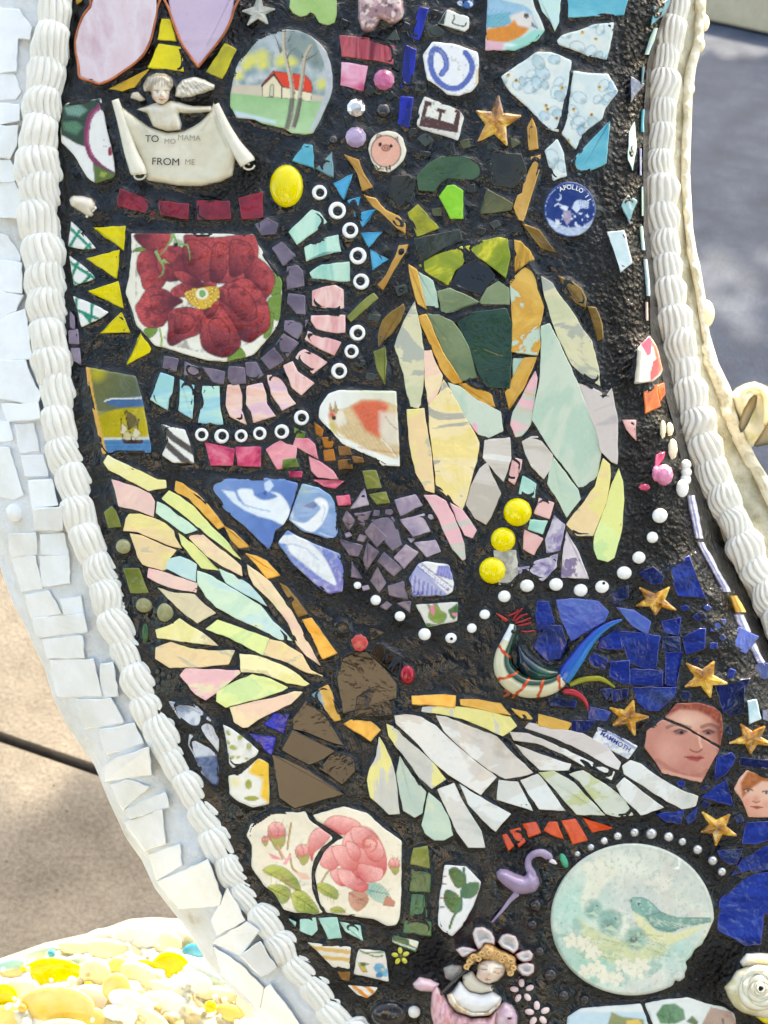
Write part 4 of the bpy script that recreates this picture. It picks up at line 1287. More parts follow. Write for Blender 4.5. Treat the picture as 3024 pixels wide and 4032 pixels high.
# ------------------------------------------------------------------ beads and cabochons
def B(crop, x, y, r, *a, **k):
    (u, v), = src(crop, [(x, y)]); s = CROPS[crop][2]
    if 'ry' in k and k['ry']: k['ry'] *= s
    if 'h' in k and k['h'] is not None: k['h'] *= s
    return dome((u, v), r * s, *a, **k)
B('B', 888, 1520, 138, 'dome_yellow', 'yellow_cabochon', root, ry=178, h=75, label='large yellow oval cabochon')
for c_, x, y, r in (('K', 908, 553, 117), ('K', 790, 778, 103), ('K', 703, 1028, 110)):
    B(c_, x, y, r, 'dome_yellow', 'yellow_cabochon', root, h=r * .7)
B('C', 440, 650, 92, 'pink_bead', 'faceted_bead', root, facets=11, h=60, label='pink faceted bead')
B('C', 212, 880, 80, 'smoke_crystal', 'crystal', root, facets=10, h=50, label='round silver crystal')
B('C', 210, 1120, 92, 'violet_bead', 'faceted_bead', root, facets=11, h=60, label='violet faceted bead')
B('C', 435, 900, 66, 'dark_pearl', 'dark_bead', root)
for c_, x, y, r, ry in (('I', 285, 935, 68, 62), ('I', 450, 1415, 70, 62), ('I', 625, 1475, 72, 80)):
    B(c_, x, y, r, 'olive_bead', 'olive_bead', root, ry=ry, h=45)
B('I', 462, 1640, 30, 'green_tile', 'olive_bead', root, ry=80, h=30)
for k in range(9):
    B('M', 40 + (k % 3) * 45 + random.uniform(-9, 9), 300 + k * 22, 20, 'smoke', 'dark_bead', root, ry=26, h=16)
B('N', 240, 270, 76, 'red_bead', 'red_bead', root, h=26, label='flat coral red bead', n=9)
B('N', 630, 530, 62, 'ruby', 'red_bead', root, ry=78, h=44, label='ruby red oval bead')
for c_, x, y, r in (('J', 742, 1357, 32), ('J', 890, 1478, 44), ('J', 1088, 1610, 45), ('J', 1290, 1757, 52), ('J', 1505, 1788, 48), ('K', 535, 1500, 40),
                    ('K', 640, 1388, 44), ('K', 800, 1240, 52), ('K', 985, 1153, 58), ('K', 1222, 1143, 58), ('K', 1423, 1190, 58), ('K', 1598, 1163, 58),
                    ('L', 485, 945, 62), ('L', 605, 820, 55), ('L', 715, 655, 48), ('L', 775, 478, 64)):
    o = B(c_, x, y, r, 'white_bead', 'white_bead', root, ry=r * random.uniform(.88, 1), h=r * .8)
    if (c_, x) in (('J', 1505), ('K', 1598)):
        dx, dy = ((4, 6) if c_ == 'J' else (14, -30))
        B(c_, x + dx, y + dy, 13, 'black_bead', 'pupil', o, h=10, base=r * .78 * S8 * K * (1 if c_ == 'J' else .86), foot=False)
for x, y, rx, ry in ((960, 255, 52, 74), (985, 185, 46, 50), (992, 125, 44, 46), (990, 62, 42, 44)):
    B('L', x, y, rx, 'white_bead', 'white_bead', root, ry=ry, h=50, base=.004)
for x, y, r in ((103, 270, 25), (213, 215, 30), (322, 163, 32), (432, 125, 34), (570, 95, 36), (706, 105, 46), (848, 130, 40), (960, 170, 33), (1085, 235, 40),
                (1207, 325, 40), (1283, 415, 36)):
    B('R', x, y, r, 'pearl', 'pearl_bead', root, h=r)
for x, y, r in ((1160, 690, 55), (1135, 850, 45), (1190, 1070, 46), (1280, 1260, 58), (1390, 1430, 50), (1560, 1460, 40)):
    B('Q', x, y, r, 'dark_pearl', 'dark_bead', root, h=r * .9)
B('P', 1310, 1580, 150, 'dark_pearl', 'dark_bead', root, ry=110, h=70)
B('P', 1515, 1560, 52, 'pearl_white', 'pearl_bead', root, h=40)
B('H', 860, 2010, 78, 'pink_bead', 'faceted_bead', root, ry=92, facets=9, h=70, base=.003)
B('H', 795, 2000, 36, 'pink_bead', 'faceted_bead', root, ry=70, facets=7, h=40, base=.002)
B('L', 650, 245, 50, 'magenta', 'faceted_bead', root, ry=30, facets=7, h=30)
for x, y, r, ry in ((930, 1800, 42, 90), (905, 1640, 34, 60), (850, 1640, 26, 80)):
    B('H', x, y, r, 'cream_shell', 'shell_chip', root, ry=ry, h=40, base=.002, facets=8)
B('B', 1270, 1140, 40, 'dark_pearl', 'dark_bead', root)
# eye beads: white ring, black pupil
EYES = [('B', 1157, 1572, 62), ('F', 887, 60, 72), ('F', 993, 222, 66), ('F', 1057, 430, 70), ('F', 1083, 640, 66), ('F', 1052, 1058, 65), ('F', 1004, 1210, 58),
        ('F', 903, 1370, 65), ('F', 595, 1752, 62), ('F', 435, 1865, 60), ('F', 255, 1880, 55), ('F', 103, 1900, 53), ('E', 1395, 1903, 60), ('E', 1232, 1890, 55)]
for c_, x, y, r in EYES:
    (u, v), = src(c_, [(x, y)]); rr = r * S8
    TILES.append(circle_poly((u, v), rr * 1.05))
    zc = float(z0(u, v)) + .0008
    dx, dy = random.uniform(-4, 4), random.uniform(-3, 3)
    vs_, fs_ = [], []
    prof = [(1.0, -8), (1.0, 4), (.9, 9), (.76, 10.5), (.62, 9), (.54, 5), (.52, -4)]
    n = 26
    for q, (f, hh) in enumerate(prof):
        off = max(0, (1 - f)) * 1.6
        for i in range(n):
            t = 2 * math.pi * i / n
            vs_.append(P(u + dx * off + rr * f * math.cos(t), v + dy * off + rr * f * math.sin(t), zc + hh * K))
    for q in range(len(prof) - 1):
        for i in range(n):
            j = (i + 1) % n
            fs_.append((q * n + i, q * n + j, (q + 1) * n + j, (q + 1) * n + i))
    me = mesh('eye_bead', vs_, fs_, 'white_bead')
    bm = bmesh.new(); bm.from_mesh(me); bmesh.ops.recalc_face_normals(bm, faces=bm.faces)
    if bm.faces[int(2.5 * n)].normal.z < 0: bmesh.ops.reverse_faces(bm, faces=bm.faces)
    bm.to_mesh(me); bm.free()
    o = link('eye_bead', me, root)
    dome((u + dx * .8, v + dy * .8), rr * .53, 'black_bead', 'pupil', o, h=rr * .22, base=.0010, foot=False, n=18, rings=4)
# glass stars
def star(crop, tips, mat, name, hgt=26, label=None):
    c = tuple(np.mean(tips, axis=0))
    pts = []
    for i in range(len(tips)):
        a, b = np.array(tips[i], float), np.array(tips[(i + 1) % len(tips)], float)
        d = (np.array(c) - a); d = d / np.hypot(*d)
        nn = np.array([-d[1], d[0]])
        pts += [tuple(a + nn * -6), tuple(a + nn * 6)] if area([c, tips[0], tips[1]]) < 0 else [tuple(a + nn * 6), tuple(a + nn * -6)]
        m = (a + b) / 2; pts.append(tuple(np.array(c) + (m - np.array(c)) * .56))
    p = np.array(ccw(src(crop, pts))); (cu, cv), = src(crop, [c])
    TILES.append([tuple(t) for t in p])
    n = len(p); zc = z0(cu, cv) + .0006
    vs_ = list(P(p[:, 0], p[:, 1], zc - .002)) + list(P(p[:, 0], p[:, 1], zc + .0006))
    q = np.array([cu, cv]) + (p - np.array([cu, cv])) * .82
    vs_ += list(P(q[:, 0], q[:, 1], zc + .0014))
    vs_.append(P(cu, cv, zc + hgt * K * .7))
    fs_ = []
    for k in range(2):
        for i in range(n):
            j = (i + 1) % n; fs_.append((k * n + i, k * n + j, (k + 1) * n + j, (k + 1) * n + i))
    for i in range(n): fs_.append((2 * n + i, 2 * n + (i + 1) % n, 3 * n))
    return link(name, mesh(name, vs_, fs_, mat, smooth=False), root, label)
star('C', [(1375, 780), (1560, 945), (1445, 1190), (1205, 1155), (1190, 905)], 'amber_star', 'glass_star')
star('L', [(610, 1065), (855, 1060), (910, 1250), (740, 1290), (580, 1215)], 'amber_star', 'glass_star')
star('L', [(990, 1680), (1220, 1665), (1330, 1850), (1190, 1965), (980, 1875)], 'amber_star', 'glass_star')
star('O', [(780, 260), (880, 370), (790, 490), (645, 425), (625, 310)], 'amber_star', 'glass_star')
star('O', [(1480, 415), (1640, 430), (1690, 555), (1545, 610), (1405, 540)], 'amber_star', 'glass_star')
star('O', [(1228, 990), (1410, 1005), (1455, 1145), (1318, 1210), (1222, 1120)], 'amber_star', 'glass_star')
star('B', [(665, -60), (795, 75), (735, 195), (570, 205), (525, 90)], 'clear_star', 'glass_star', label='clear glass star')
# flower beads
def bloom(crop, x, y, r, mat, centre, gap=0):
    o = B(crop, x, y, r * .26, centre, 'flower_bead', root, h=r * .2, base=.0012)
    for k in range(5):
        t = 2 * math.pi * k / 5 - .4
        B(crop, x + r * (.62 + gap) * math.cos(t), y + r * (.62 + gap) * math.sin(t), r * .40, mat, 'petal', o, ry=r * .27, h=r * .18, rot=t, n=12, rings=4, base=.0008)
bloom('P', 1405, 1105, 75, 'bloom_yellow', 'olive_dark')
bloom('Q', 1050, 1390, 92, 'bloom_pink', 'black_bead', .1)
bloom('Q', 1175, 1575, 100, 'bloom_pink', 'black_bead', .05)
B('Q', 1390, 325, 30, 'jade', 'glass_leaf', root, ry=65, rot=-.4, h=24)
# ------------------------------------------------------------------ printed china
def petals(p, items, dark, light, edge, tex=.5):
    """items: (outline, light point, dark point)"""
    for pts, l_, d_ in items:
        q = nums(pts)
        p.poly(q, light, 8, smooth=4, col2=dark, axis=(l_, d_), edge=edge, ew=7, ea=.75, tex=tex, ts=14)
# --- red rose plate
def paint_rose(p):
    p.blot((226, 218, 196), 160, .45, .75, 3, .6)
    for l in ("1440 1290 1490 1190 1540 1170 1590 1240 1560 1275", "1800 560 1890 560 1890 700 1840 760 1780 720", "1780 780 1880 740 1890 900 1850 960 1770 880",
              "1740 920 1820 900 1800 1060 1740 1100", "660 400 720 360 820 370 790 395 700 395", "760 1040 800 1015 870 1020 850 1070 800 1100"):
        q = nums(l); p.poly(q, (120, 150, 60), 6, smooth=3, edge=(70, 90, 30), ew=6); p.hatch(smooth_closed(q, 3), .7, 13, (70, 96, 24), .6)
    p.line("890 1030 905 1110 900 1180", 16, (150, 176, 80))
    R1, R2, E = (98, 14, 26), (196, 74, 72), (66, 12, 18)
    it = [("690 250 980 245 985 300 930 360 830 385 740 350", (960, 280), (720, 340)),
          ("735 400 880 390 960 480 940 640 860 720 760 700 730 600 700 520", (760, 560), (930, 500)),
          ("1105 255 1350 280 1640 250 1690 330 1690 440 1640 580 1480 650 1250 640 1080 560 1040 420 1090 340", (1420, 380), (1080, 600)),
          ("880 380 1050 350 1100 450 1090 600 960 640 880 560", (900, 420), (1060, 600)),
          ("1560 450 1680 440 1800 540 1830 640 1780 760 1700 800 1600 640", (1760, 560), (1600, 640)),
          ("1380 700 1480 640 1620 620 1760 790 1790 1000 1700 1090 1620 1140 1520 1090 1440 980 1370 830", (1560, 760), (1420, 1000)),
          ("800 690 920 700 990 740 1080 800 1010 850 960 940 900 1010 760 1000 690 860 720 800", (800, 760), (1020, 800)),
          ("960 890 1080 850 1190 860 1260 880 1240 960 1220 1060 1100 1110 990 1165 950 1120 960 1020", (1120, 920), (960, 1130)),
          ("1260 880 1360 830 1440 900 1540 1080 1540 1180 1430 1260 1300 1230 1230 1160 1220 1020", (1330, 940), (1300, 1230)),
          ("1250 870 1330 800 1380 800 1330 920 1280 940", (1350, 810), (1280, 930)),
          ("990 700 1120 640 1240 690 1120 760 1000 760", (1080, 690), (1200, 750)),
          ("1230 650 1340 630 1340 700 1240 690", (1300, 640), (1260, 690)),
          ("1370 690 1440 700 1490 800 1480 860 1420 820 1360 760", (1450, 720), (1400, 830)),
          ("1000 560 1100 560 1230 640 1210 680 1060 640", (1040, 570), (1190, 660))]
    it += [("1120 300 1250 330 1330 420 1300 540 1180 600 1100 540 1070 430", (1280, 400), (1100, 560)), ("1340 330 1460 360 1450 500 1400 620 1310 640 1300 520", (1420, 400), (1320, 620)),
           ("1480 300 1620 330 1660 450 1580 560 1470 600 1460 450", (1600, 360), (1480, 580)), ("820 760 930 760 1000 800 940 880 840 900", (850, 780), (980, 850)),
           ("1450 700 1560 690 1660 790 1680 930 1580 960 1480 860", (1600, 760), (1490, 900)), ("1020 930 1120 900 1180 960 1120 1050 1020 1060", (1100, 920), (1030, 1050)),
           ("1290 980 1380 940 1460 1040 1440 1160 1340 1170", (1370, 970), (1340, 1160))]
    petals(p, it, R1, R2, E, .9)
    p.blot((70, 10, 18), 60, .54, .72, 6, .55, inside=nums("690 250 1690 250 1830 640 1700 1090 1430 1260 990 1165 690 860"))
    for k, (pts, a, b) in enumerate(it):
        p.hatch(smooth_closed(nums(pts), 3), math.atan2(b[1] - a[1], b[0] - a[0]) + 1.57 + .25 * (k % 3 - 1), 13, (96, 30, 24), .5, bend=14)
    p.poly("1090 740 1180 700 1350 680 1375 760 1290 850 1230 865 1150 830", (222, 178, 60), 6, smooth=3, edge=(110, 60, 20))
    rg = random.Random(4)
    for k in range(60):
        x, y = rg.uniform(1100, 1370), rg.uniform(690, 865)
        if 1180 < x < 1300 and y < 790: continue
        if pip(np.array([x]), np.array([y]), nums("1090 740 1180 700 1350 680 1375 760 1290 850 1230 865 1150 830"))[0]:
            p.ell(x, y, 14, 12, (238, 204, 84), 4, edge=(150, 90, 20), ew=5)
    p.ell(1235, 740, 52, 46, (236, 226, 196), 5); p.ell(1237, 738, 24, 28, (110, 176, 90), 4, edge=(50, 90, 40))
    for l in ("1000 250 980 310 950 350 920 400 890 420", "1000 255 1040 330 1110 340 1130 400 1135 460", "860 400 890 460 920 520 910 580 880 605", "920 470 965 490"):
        p.line(l, 24, (146, 186, 110), smooth=4, taper=True); p.line(l, 7, (90, 130, 60), .7, smooth=4)
    p.ell(1020, 340, 18, 16, (40, 30, 30), 4)
    p.poly("1340 245 1430 245 1410 275 1350 272", (236, 230, 214), 4)
relief('E', "655 245 1657 250 1692 330 1762 450 1852 560 1892 640 1887 780 1872 930 1842 1020 1752 1130 1652 1240 1560 1270 1430 1297 1280 1285 1100 1235 930 1180 850 1165 760 1060 700 1000 670 890 610 735 640 600 660 400",
       'china_shard', root, paint_rose, (238, 233, 216), step=4, tilt=1.5, label='ivory china shard printed with a large crimson rose')
# --- cottage
def paint_cottage(p):
    p.poly("400 200 1300 200 1300 700 400 700", (176, 186, 190), 10, col2=(206, 208, 204), axis=((0, 300), (0, 650)))
    p.blot((128, 150, 148), 160, .45, .7, 2, .7)
    p.poly("900 230 1200 330 1230 560 1000 520 880 420", (110, 126, 112), 60, a=.7)
    p.blot((96, 120, 120), 70, .5, .7, 7, .5)
    for x, y, r in ((600, 500, 80), (690, 460, 70), (560, 540, 50), (850, 500, 70), (930, 510, 60), (500, 620, 50), (1180, 690, 60), (700, 530, 60)):
        p.wash(x, y, r, (222, 214, 90), .95); p.wash(x + 30, y + r, r * .8, (96, 140, 150), .6)
    p.poly("430 690 700 700 1200 790 1200 830 430 770", (206, 190, 166), 20)
    p.poly("400 758 900 800 1290 850 1290 1120 400 1120", (150, 190, 130), 8, col2=(176, 206, 158), axis=((0, 800), (0, 1100)), tex=.25, ts=60)
    p.poly("440 900 800 985 800 1010 450 960", (196, 214, 220), 20)
    p.poly("690 700 780 610 850 700 850 800 690 790", (228, 214, 176), 4, edge=(40, 34, 30), ew=5)
    p.poly("850 710 1095 760 1085 828 850 798", (232, 218, 184), 4, edge=(90, 80, 60), ew=4)
    p.poly("780 580 1040 615 1085 660 1100 720 1090 758 850 708", (222, 62, 14), 5, edge=(60, 24, 14), ew=6, tex=.2)
    p.poly("780 580 792 608 690 706 684 690", (222, 62, 14), 4, edge=(30, 20, 16), ew=6)
    p.line("684 704 782 604 850 704", 11, (30, 26, 24))
    p.poly("750 785 755 700 770 688 785 700 782 790", (206, 196, 170), 3, edge=(50, 44, 40), ew=7)
    p.line("850 705 850 798", 9, (50, 44, 40)); p.line("950 735 955 765", 7, (70, 60, 50))
    for a, w, c in (("868 240 870 400 895 520 925 660 935 800 930 930 895 1050", 34, (196, 184, 158)), ("1085 380 1040 470 1022 600 1000 760 985 900 945 1040", 34, (186, 176, 150))):
        p.line(a, w, c, smooth=5); p.line([(x + 9, y) for x, y in nums(a)], 10, (96, 92, 80), .7, smooth=5)
    p.poly("915 800 955 800 925 960 900 1055 870 1050 895 940", (84, 84, 70), 8, a=.8); p.poly("985 800 1020 800 990 960 965 1040 930 1035 960 920", (84, 80, 66), 8, a=.8)
    for a in ("895 470 920 420 980 380", "840 430 810 330 780 270", "850 410 830 370", "1020 470 1010 430", "1050 490 1130 440 1150 420", "900 340 930 280"):
        p.line(a, 12, (100, 96, 84), taper=True)
    p.poly("1085 290 1160 350 1215 420 1250 520 1265 620 1265 720 1240 810 1200 900 1105 1095 1080 1060 1160 880 1205 760 1210 640 1190 500 1130 350", (186, 190, 192), 10, tex=.3, ts=30)
relief('B', "885 238 980 245 1085 290 1160 350 1215 420 1250 520 1265 620 1265 720 1240 810 1200 900 1150 1010 1105 1090 1040 1100 930 1090 870 1050 800 1035 690 1010 620 975 480 965 450 905 425 870 430 760 460 600 500 500 560 400 650 310 760 260",
       'china_shard', root, paint_cottage, (200, 206, 202), step=4, label='round shard painted with a red roofed cottage among trees')
# --- pink rose plate in two pieces
def leafp(p, pts, c1, c2, vein=(120, 120, 40), axis=None):
    q = nums(pts); a = np.array(q); i, j = a[0], a[len(a) // 2]
    p.poly(q, c1, 6, smooth=4, col2=c2, axis=(tuple(i), tuple(j)), edge=(110, 110, 60), ew=5, ea=.6, tex=.3)
    p.line([tuple(i), tuple(j)], 7, vein, .8)
    for t in np.linspace(.2, .85, 6):
        c = i + (j - i) * t; d = (j - i) * .16; nn = np.array([-(j - i)[1], (j - i)[0]]) * .22
        p.line([tuple(c), tuple(c + d + nn)], 5, vein, .45); p.line([tuple(c), tuple(c + d - nn)], 5, vein, .45)
def paint_roses(p):
    p.blot((226, 214, 186), 200, .45, .8, 5, .6)
    p.blot((200, 196, 180), 25, .7, .78, 8, .4)
    L1, L2 = (188, 194, 90), (128, 150, 80)
    for l in ("280 400 360 360 470 390 560 480 590 580 500 540 400 470 320 440", "320 540 420 520 500 560 500 630 440 680 390 620",
              "520 590 600 570 680 640 740 750 640 755 560 740 520 660", "700 520 800 510 890 570 885 640 790 610 730 570", "830 720 900 700 955 745 860 750"):
        leafp(p, l, L1, L2)
    leafp(p, "1110 560 1150 505 1240 520 1310 600 1340 690 1220 660 1160 620", (130, 180, 172), (176, 200, 176), (60, 120, 120))
    leafp(p, "985 590 1060 570 1130 600 1135 670 1055 740 990 680", (206, 150, 130), (176, 120, 100), (140, 70, 60))
    p.poly("1290 610 1360 660 1350 700 1260 690", (190, 120, 100), 5, edge=(140, 70, 60))
    for l in ("540 560 470 480 420 440", "500 270 520 380 560 420", "440 310 400 210 390 180", "760 500 800 430 830 400", "480 230 490 150 510 20"):
        p.line(l, 16, (168, 140, 90), smooth=4)
    D_, Lt, E = (206, 70, 84), (246, 178, 174), (176, 56, 66)
    for cx, cy, s in ((390, 90, 1.0), (600, 250, .75), (295, 155, .35), (1350, 350, .6)):
        f = lambda t: [(cx + x * s, cy + y * s) for x, y in nums(t)]
        p.poly(f("-70 -20 -30 -75 40 -70 75 -10 70 50 0 90 -60 60"), Lt, 6, smooth=4, col2=D_, axis=((cx, cy - 60 * s), (cx, cy + 70 * s)), edge=E, ew=5, tex=.3)
        p.line(f("-20 -60 20 -20 10 50"), 6, E, .6)
        p.poly(f("-50 30 0 60 60 30 70 90 20 150 -20 120"), (160, 158, 84), 8, smooth=3, edge=(110, 100, 50), ew=5)
        for t in ("-40 20 -70 -50", "60 10 90 -60", "0 -60 -20 -110", "40 -50 60 -110"): p.line(f(t), 9, (150, 136, 80), .7, taper=True)
    it = [("660 130 720 60 790 70 830 120 770 200 700 260 680 330 650 220", (690, 100), (740, 260)),
          ("780 20 860 -40 1000 -20 1080 40 1000 110 900 110 820 80", (920, -20), (900, 110)),
          ("940 140 1020 60 1130 50 1220 130 1280 260 1290 390 1240 470 1120 500 1000 420 930 300", (1100, 100), (1180, 420)),
          ("750 300 830 210 940 240 900 360 840 400 760 370", (800, 260), (900, 390)),
          ("840 230 940 200 1040 280 1060 370 1000 420 920 380", (900, 250), (1030, 400)),
          ("830 420 900 390 1000 430 960 530 880 510", (880, 420), (930, 530)),
          ("890 400 1000 410 1060 480 1140 520 1110 580 1010 560 920 500", (960, 440), (1100, 570)),
          ("1060 350 1180 370 1260 400 1240 480 1120 500 1060 440", (1200, 400), (1080, 490)),
          ("1000 60 1090 50 1170 90 1220 150 1160 230 1060 210 1010 150", (1060, 80), (1140, 220)),
          ("960 170 1040 190 1080 270 1040 330 980 270", (990, 200), (1070, 320)),
          ("1130 130 1220 150 1270 250 1230 330 1150 310 1110 220", (1200, 190), (1140, 310))]
    petals(p, it, D_, Lt, E, .35)
    for k in range(7):
        a = k * .9; p.line([(1140 + (20 + 9 * k) * math.cos(a + t), 190 + (18 + 8 * k) * math.sin(a + t)) for t in np.linspace(0, 2.2, 8)], 9, (196, 84, 70), .75)
    for pts, a, b in it: p.hatch(smooth_closed(nums(pts), 3), math.atan2(b[1] - a[1], b[0] - a[0]) + 1.57, 15, (196, 70, 76), .25, bend=10)
    p.line("400 200 470 330 500 290", 10, (226, 150, 150)); p.poly("320 260 400 290 440 320 360 310", (232, 140, 150), 5); p.poly("440 350 500 270 510 300 470 360", (236, 160, 166), 5)
    p.poly("540 410 640 430 670 480 590 480", (236, 176, 150), 8, a=.7)
relief('P', "363 -88 560 -73 628 -78 660 -8 780 82 840 122 850 150 760 220 700 330 678 450 690 560 720 660 770 750 700 765 540 750 450 725 430 690 370 590 290 530 200 400 185 370 190 200 145 120 180 30",
       'china_shard', root, paint_roses, (240, 230, 208), step=4, tilt=1, label='cream china shard with rosebuds and yellow green leaves')
relief('P', "688 -48 938 -118 1130 -65 1260 55 1415 165 1410 600 1395 800 1370 850 1300 860 1180 800 1060 785 800 750 750 680 715 560 705 440 730 330 790 230 870 165 940 140 840 70 720 0",
       'china_shard', root, paint_roses, (240, 230, 208), step=4, tilt=1, label='cream china shard with a full pink rose')
# --- bird and nest plate
def paint_moon(p):
    p.blot((196, 200, 190), 240, .4, .65, 3, .8); p.blot((214, 206, 190), 120, .5, .7, 6, .7)
    p.wash(60, 700, 330, (176, 212, 190), .9); p.wash(250, 1150, 420, (160, 200, 176), .95, 260); p.wash(900, 1050, 330, (176, 208, 190), .8, 220)
    p.blot((116, 160, 140), 60, .5, .68, 8, .55, inside=circle_poly((300, 1050), 560, 24, 320))
    p.poly("120 800 330 940 650 1020 900 1000 760 1120 420 1180 180 1050", (214, 206, 140), 40, a=.7)
    p.poly("140 350 300 300 440 420 330 520 240 660 150 740 120 640 180 480", (232, 226, 200), 30, a=.85)
    p.poly("640 500 760 450 880 470 860 560 760 590", (232, 224, 206), 20, a=.8)
    p.poly("540 640 600 625 690 650 780 740 880 790 1000 800 900 900 760 890 650 800 560 740", (122, 166, 150), 8, smooth=3, edge=(70, 106, 96), ew=6, tex=.4)
    p.poly("660 780 780 745 920 790 1190 795 1190 825 1000 860 860 900 740 870", (116, 154, 136), 6, edge=(70, 100, 90), ew=6, tex=.4)
    p.poly("560 740 650 790 740 900 900 920 1160 840 1000 950 860 1010 700 990 600 860", (226, 218, 160), 14, a=.9)
    p.ell(603, 678, 16, 16, (60, 80, 76), 4, edge=(220, 224, 210)); p.poly("518 650 550 636 552 668", (60, 70, 66), 4)
    for k in range(6): p.line([(690 + 60 * k, 790 + 12 * k), (800 + 60 * k, 860 + 2 * k)], 7, (206, 214, 190), .7)
    for x, y, s in ((370, 830, 1.1), (580, 960, 1.0), (230, 720, .8)):
        p.ell(x, y, 85 * s, 95 * s, (126, 166, 146), 44, a=.85, tex=.8, ts=22, edge=(84, 120, 104), ew=14, ea=.12); p.wash(x - 20, y + 30, 50 * s, (80, 112, 98), .65); p.ell(x + 40 * s, y - 30 * s, 9, 8, (60, 80, 74), 5, a=.8)
        p.poly([(x - 60 * s, y + 50 * s), (x + 10 * s, y + 20 * s), (x + 60 * s, y + 70 * s)], (190, 206, 170), 8)
    p.ell(560, 970, 30, 26, (90, 100, 90), 10)
    rg = random.Random(8)
    for k in range(70):
        x, y = rg.uniform(0, 800), rg.uniform(880, 1120); p.line([(x, y), (x + rg.uniform(60, 140), y + rg.uniform(10, 50))], 5, (130, 150, 100) if k % 2 else (206, 206, 150), .55)
    for cx, cy in ((150, 1000), (230, 1080), (180, 1230), (330, 1270), (480, 1180), (580, 1240), (420, 1290), (260, 1200), (620, 1180), (60, 980)):
        for k in range(5):
            t = k * 1.256 + cx; p.ell(cx + 42 * math.cos(t), cy + 32 * math.sin(t), 36, 24, (234, 224, 196), 6, rot=t)
    p.blot((230, 226, 206), 34, .6, .7, 14, .35); p.blot((150, 176, 160), 26, .62, .72, 17, .4); p.blot((120, 124, 112), 12, .74, .8, 12, .4)
    p.poly("870 230 920 260 950 330 930 400 880 390 930 370 925 300", (244, 244, 236), 8)
    d = np.hypot((p.x - 551) / 668, (p.y - 805) / 622); p.mix((176, 186, 176), np.clip((d - .93) / .07, 0, 1) * .6)
mo = [(551 + 668 * math.cos(t), 805 + 622 * math.sin(t)) for t in np.linspace(0, 2 * math.pi, 72, endpoint=False)]
mo = [q for q in mo if not (q[0] > 985 and 830 < q[1] < 1330)]
i0 = max(range(len(mo)), key=lambda i: (mo[i][1] <= 830 and mo[i][0] > 1000, mo[i][1]))
mo = mo[:i0 + 1] + [(1175, 900), (1120, 1010), (1060, 1050), (1030, 1110), (985, 1150), (1000, 1200), (980, 1240), (900, 1300)] + [q for q in mo[i0 + 1:]]
def key_(q): return math.atan2(q[1] - 805, q[0] - 551)
mo = sorted(set(mo), key=key_)
relief('R', mo, 'round_plate', root, paint_moon, (228, 226, 206), step=4.2, tilt=1, h=.003, bev=10, label='round mint green plate with a bird feeding nestlings')
# --- swans
def paint_swan1(p):
    p.poly("950 350 1750 350 1750 1000 950 1000", (122, 156, 206), 5, col2=(86, 120, 186), axis=((1000, 400), (1500, 900)), tex=.25, ts=60)
    p.poly("1085 475 1190 490 1220 560 1300 620 1400 650 1500 680 1590 760 1500 720 1380 690 1270 640 1180 580", (226, 236, 242), 12)
    p.poly("1210 480 1330 470 1350 520 1430 560 1540 530 1480 490 1560 510 1630 600 1640 690 1590 760 1450 690 1300 620", (236, 242, 244), 14, smooth=3)
    p.poly("1350 520 1420 490 1470 520 1430 548", (90, 124, 190), 6); p.ell(1440, 500, 16, 18, (60, 90, 160), 5)
    p.poly("1430 420 1480 390 1510 440 1470 490 1440 480", (206, 222, 238), 8)
    p.line("1250 590 1380 630 1480 650", 12, (150, 176, 216), .7, smooth=4); p.line("1600 500 1680 470", 40, (96, 132, 196), .7)
relief('I', "985 400 1100 385 1400 372 1600 385 1710 420 1680 540 1630 690 1590 760 1520 810 1500 900 1470 965 1400 900 1280 780 1180 700 1100 630 1060 560 980 480", 'china_shard', root, paint_swan1,
       (120, 154, 204), label='blue china shard with white swan wings')
def paint_swan2(p):
    p.poly("100 480 650 480 650 1050 100 1050", (140, 176, 210), 5, col2=(110, 150, 204), axis=((300, 560), (560, 1000)), tex=.3, ts=60)
    p.wash(300, 560, 90, (166, 190, 190), .7)
    p.poly("390 660 440 640 490 670 505 730 480 800 440 870 360 925 240 860 180 820 300 850 380 800 440 730 420 700", (236, 240, 242), 10, smooth=3)
    p.poly("300 710 380 670 420 700 380 735 310 715", (90, 120, 170), 6); p.line("460 700 480 740 450 830", 10, (170, 196, 226), .8)
    p.line("200 700 210 800", 16, (226, 230, 230), .6); p.line("430 930 590 990", 14, (200, 216, 232), .6)
relief('J', "290 525 430 560 520 620 555 680 580 830 595 1020 450 960 280 910 180 820 220 710", 'china_shard', root, paint_swan2, (140, 176, 210), label='blue china shard with a white swan neck and head')
def paint_swan3(p):
    p.poly("50 850 700 850 700 1500 50 1500", (106, 142, 202), 5, col2=(120, 116, 190), axis=((300, 950), (600, 1400)), tex=.3, ts=50)
    p.poly("110 960 250 945 330 990 430 1080 500 1180 570 1350 500 1330 400 1260 280 1160 190 1090 160 1020 100 1010", (234, 238, 240), 14, smooth=3)
    p.line("160 1040 200 1020 320 1060 420 1150", 14, (176, 196, 222), .8, smooth=4); p.blot((206, 210, 206), 30, .55, .7, 4, .5)
    p.line("240 1250 360 1340 480 1400", 16, (70, 96, 170), .7); p.line("200 1120 300 1210 420 1290 560 1370", 10, (90, 120, 190), .6)
relief('J', "170 905 260 960 420 1030 600 1100 630 1250 620 1410 510 1430 440 1390 330 1290 210 1180 90 1010", 'china_shard', root, paint_swan3, (106, 142, 202), label='blue and violet china shard with a swan body')
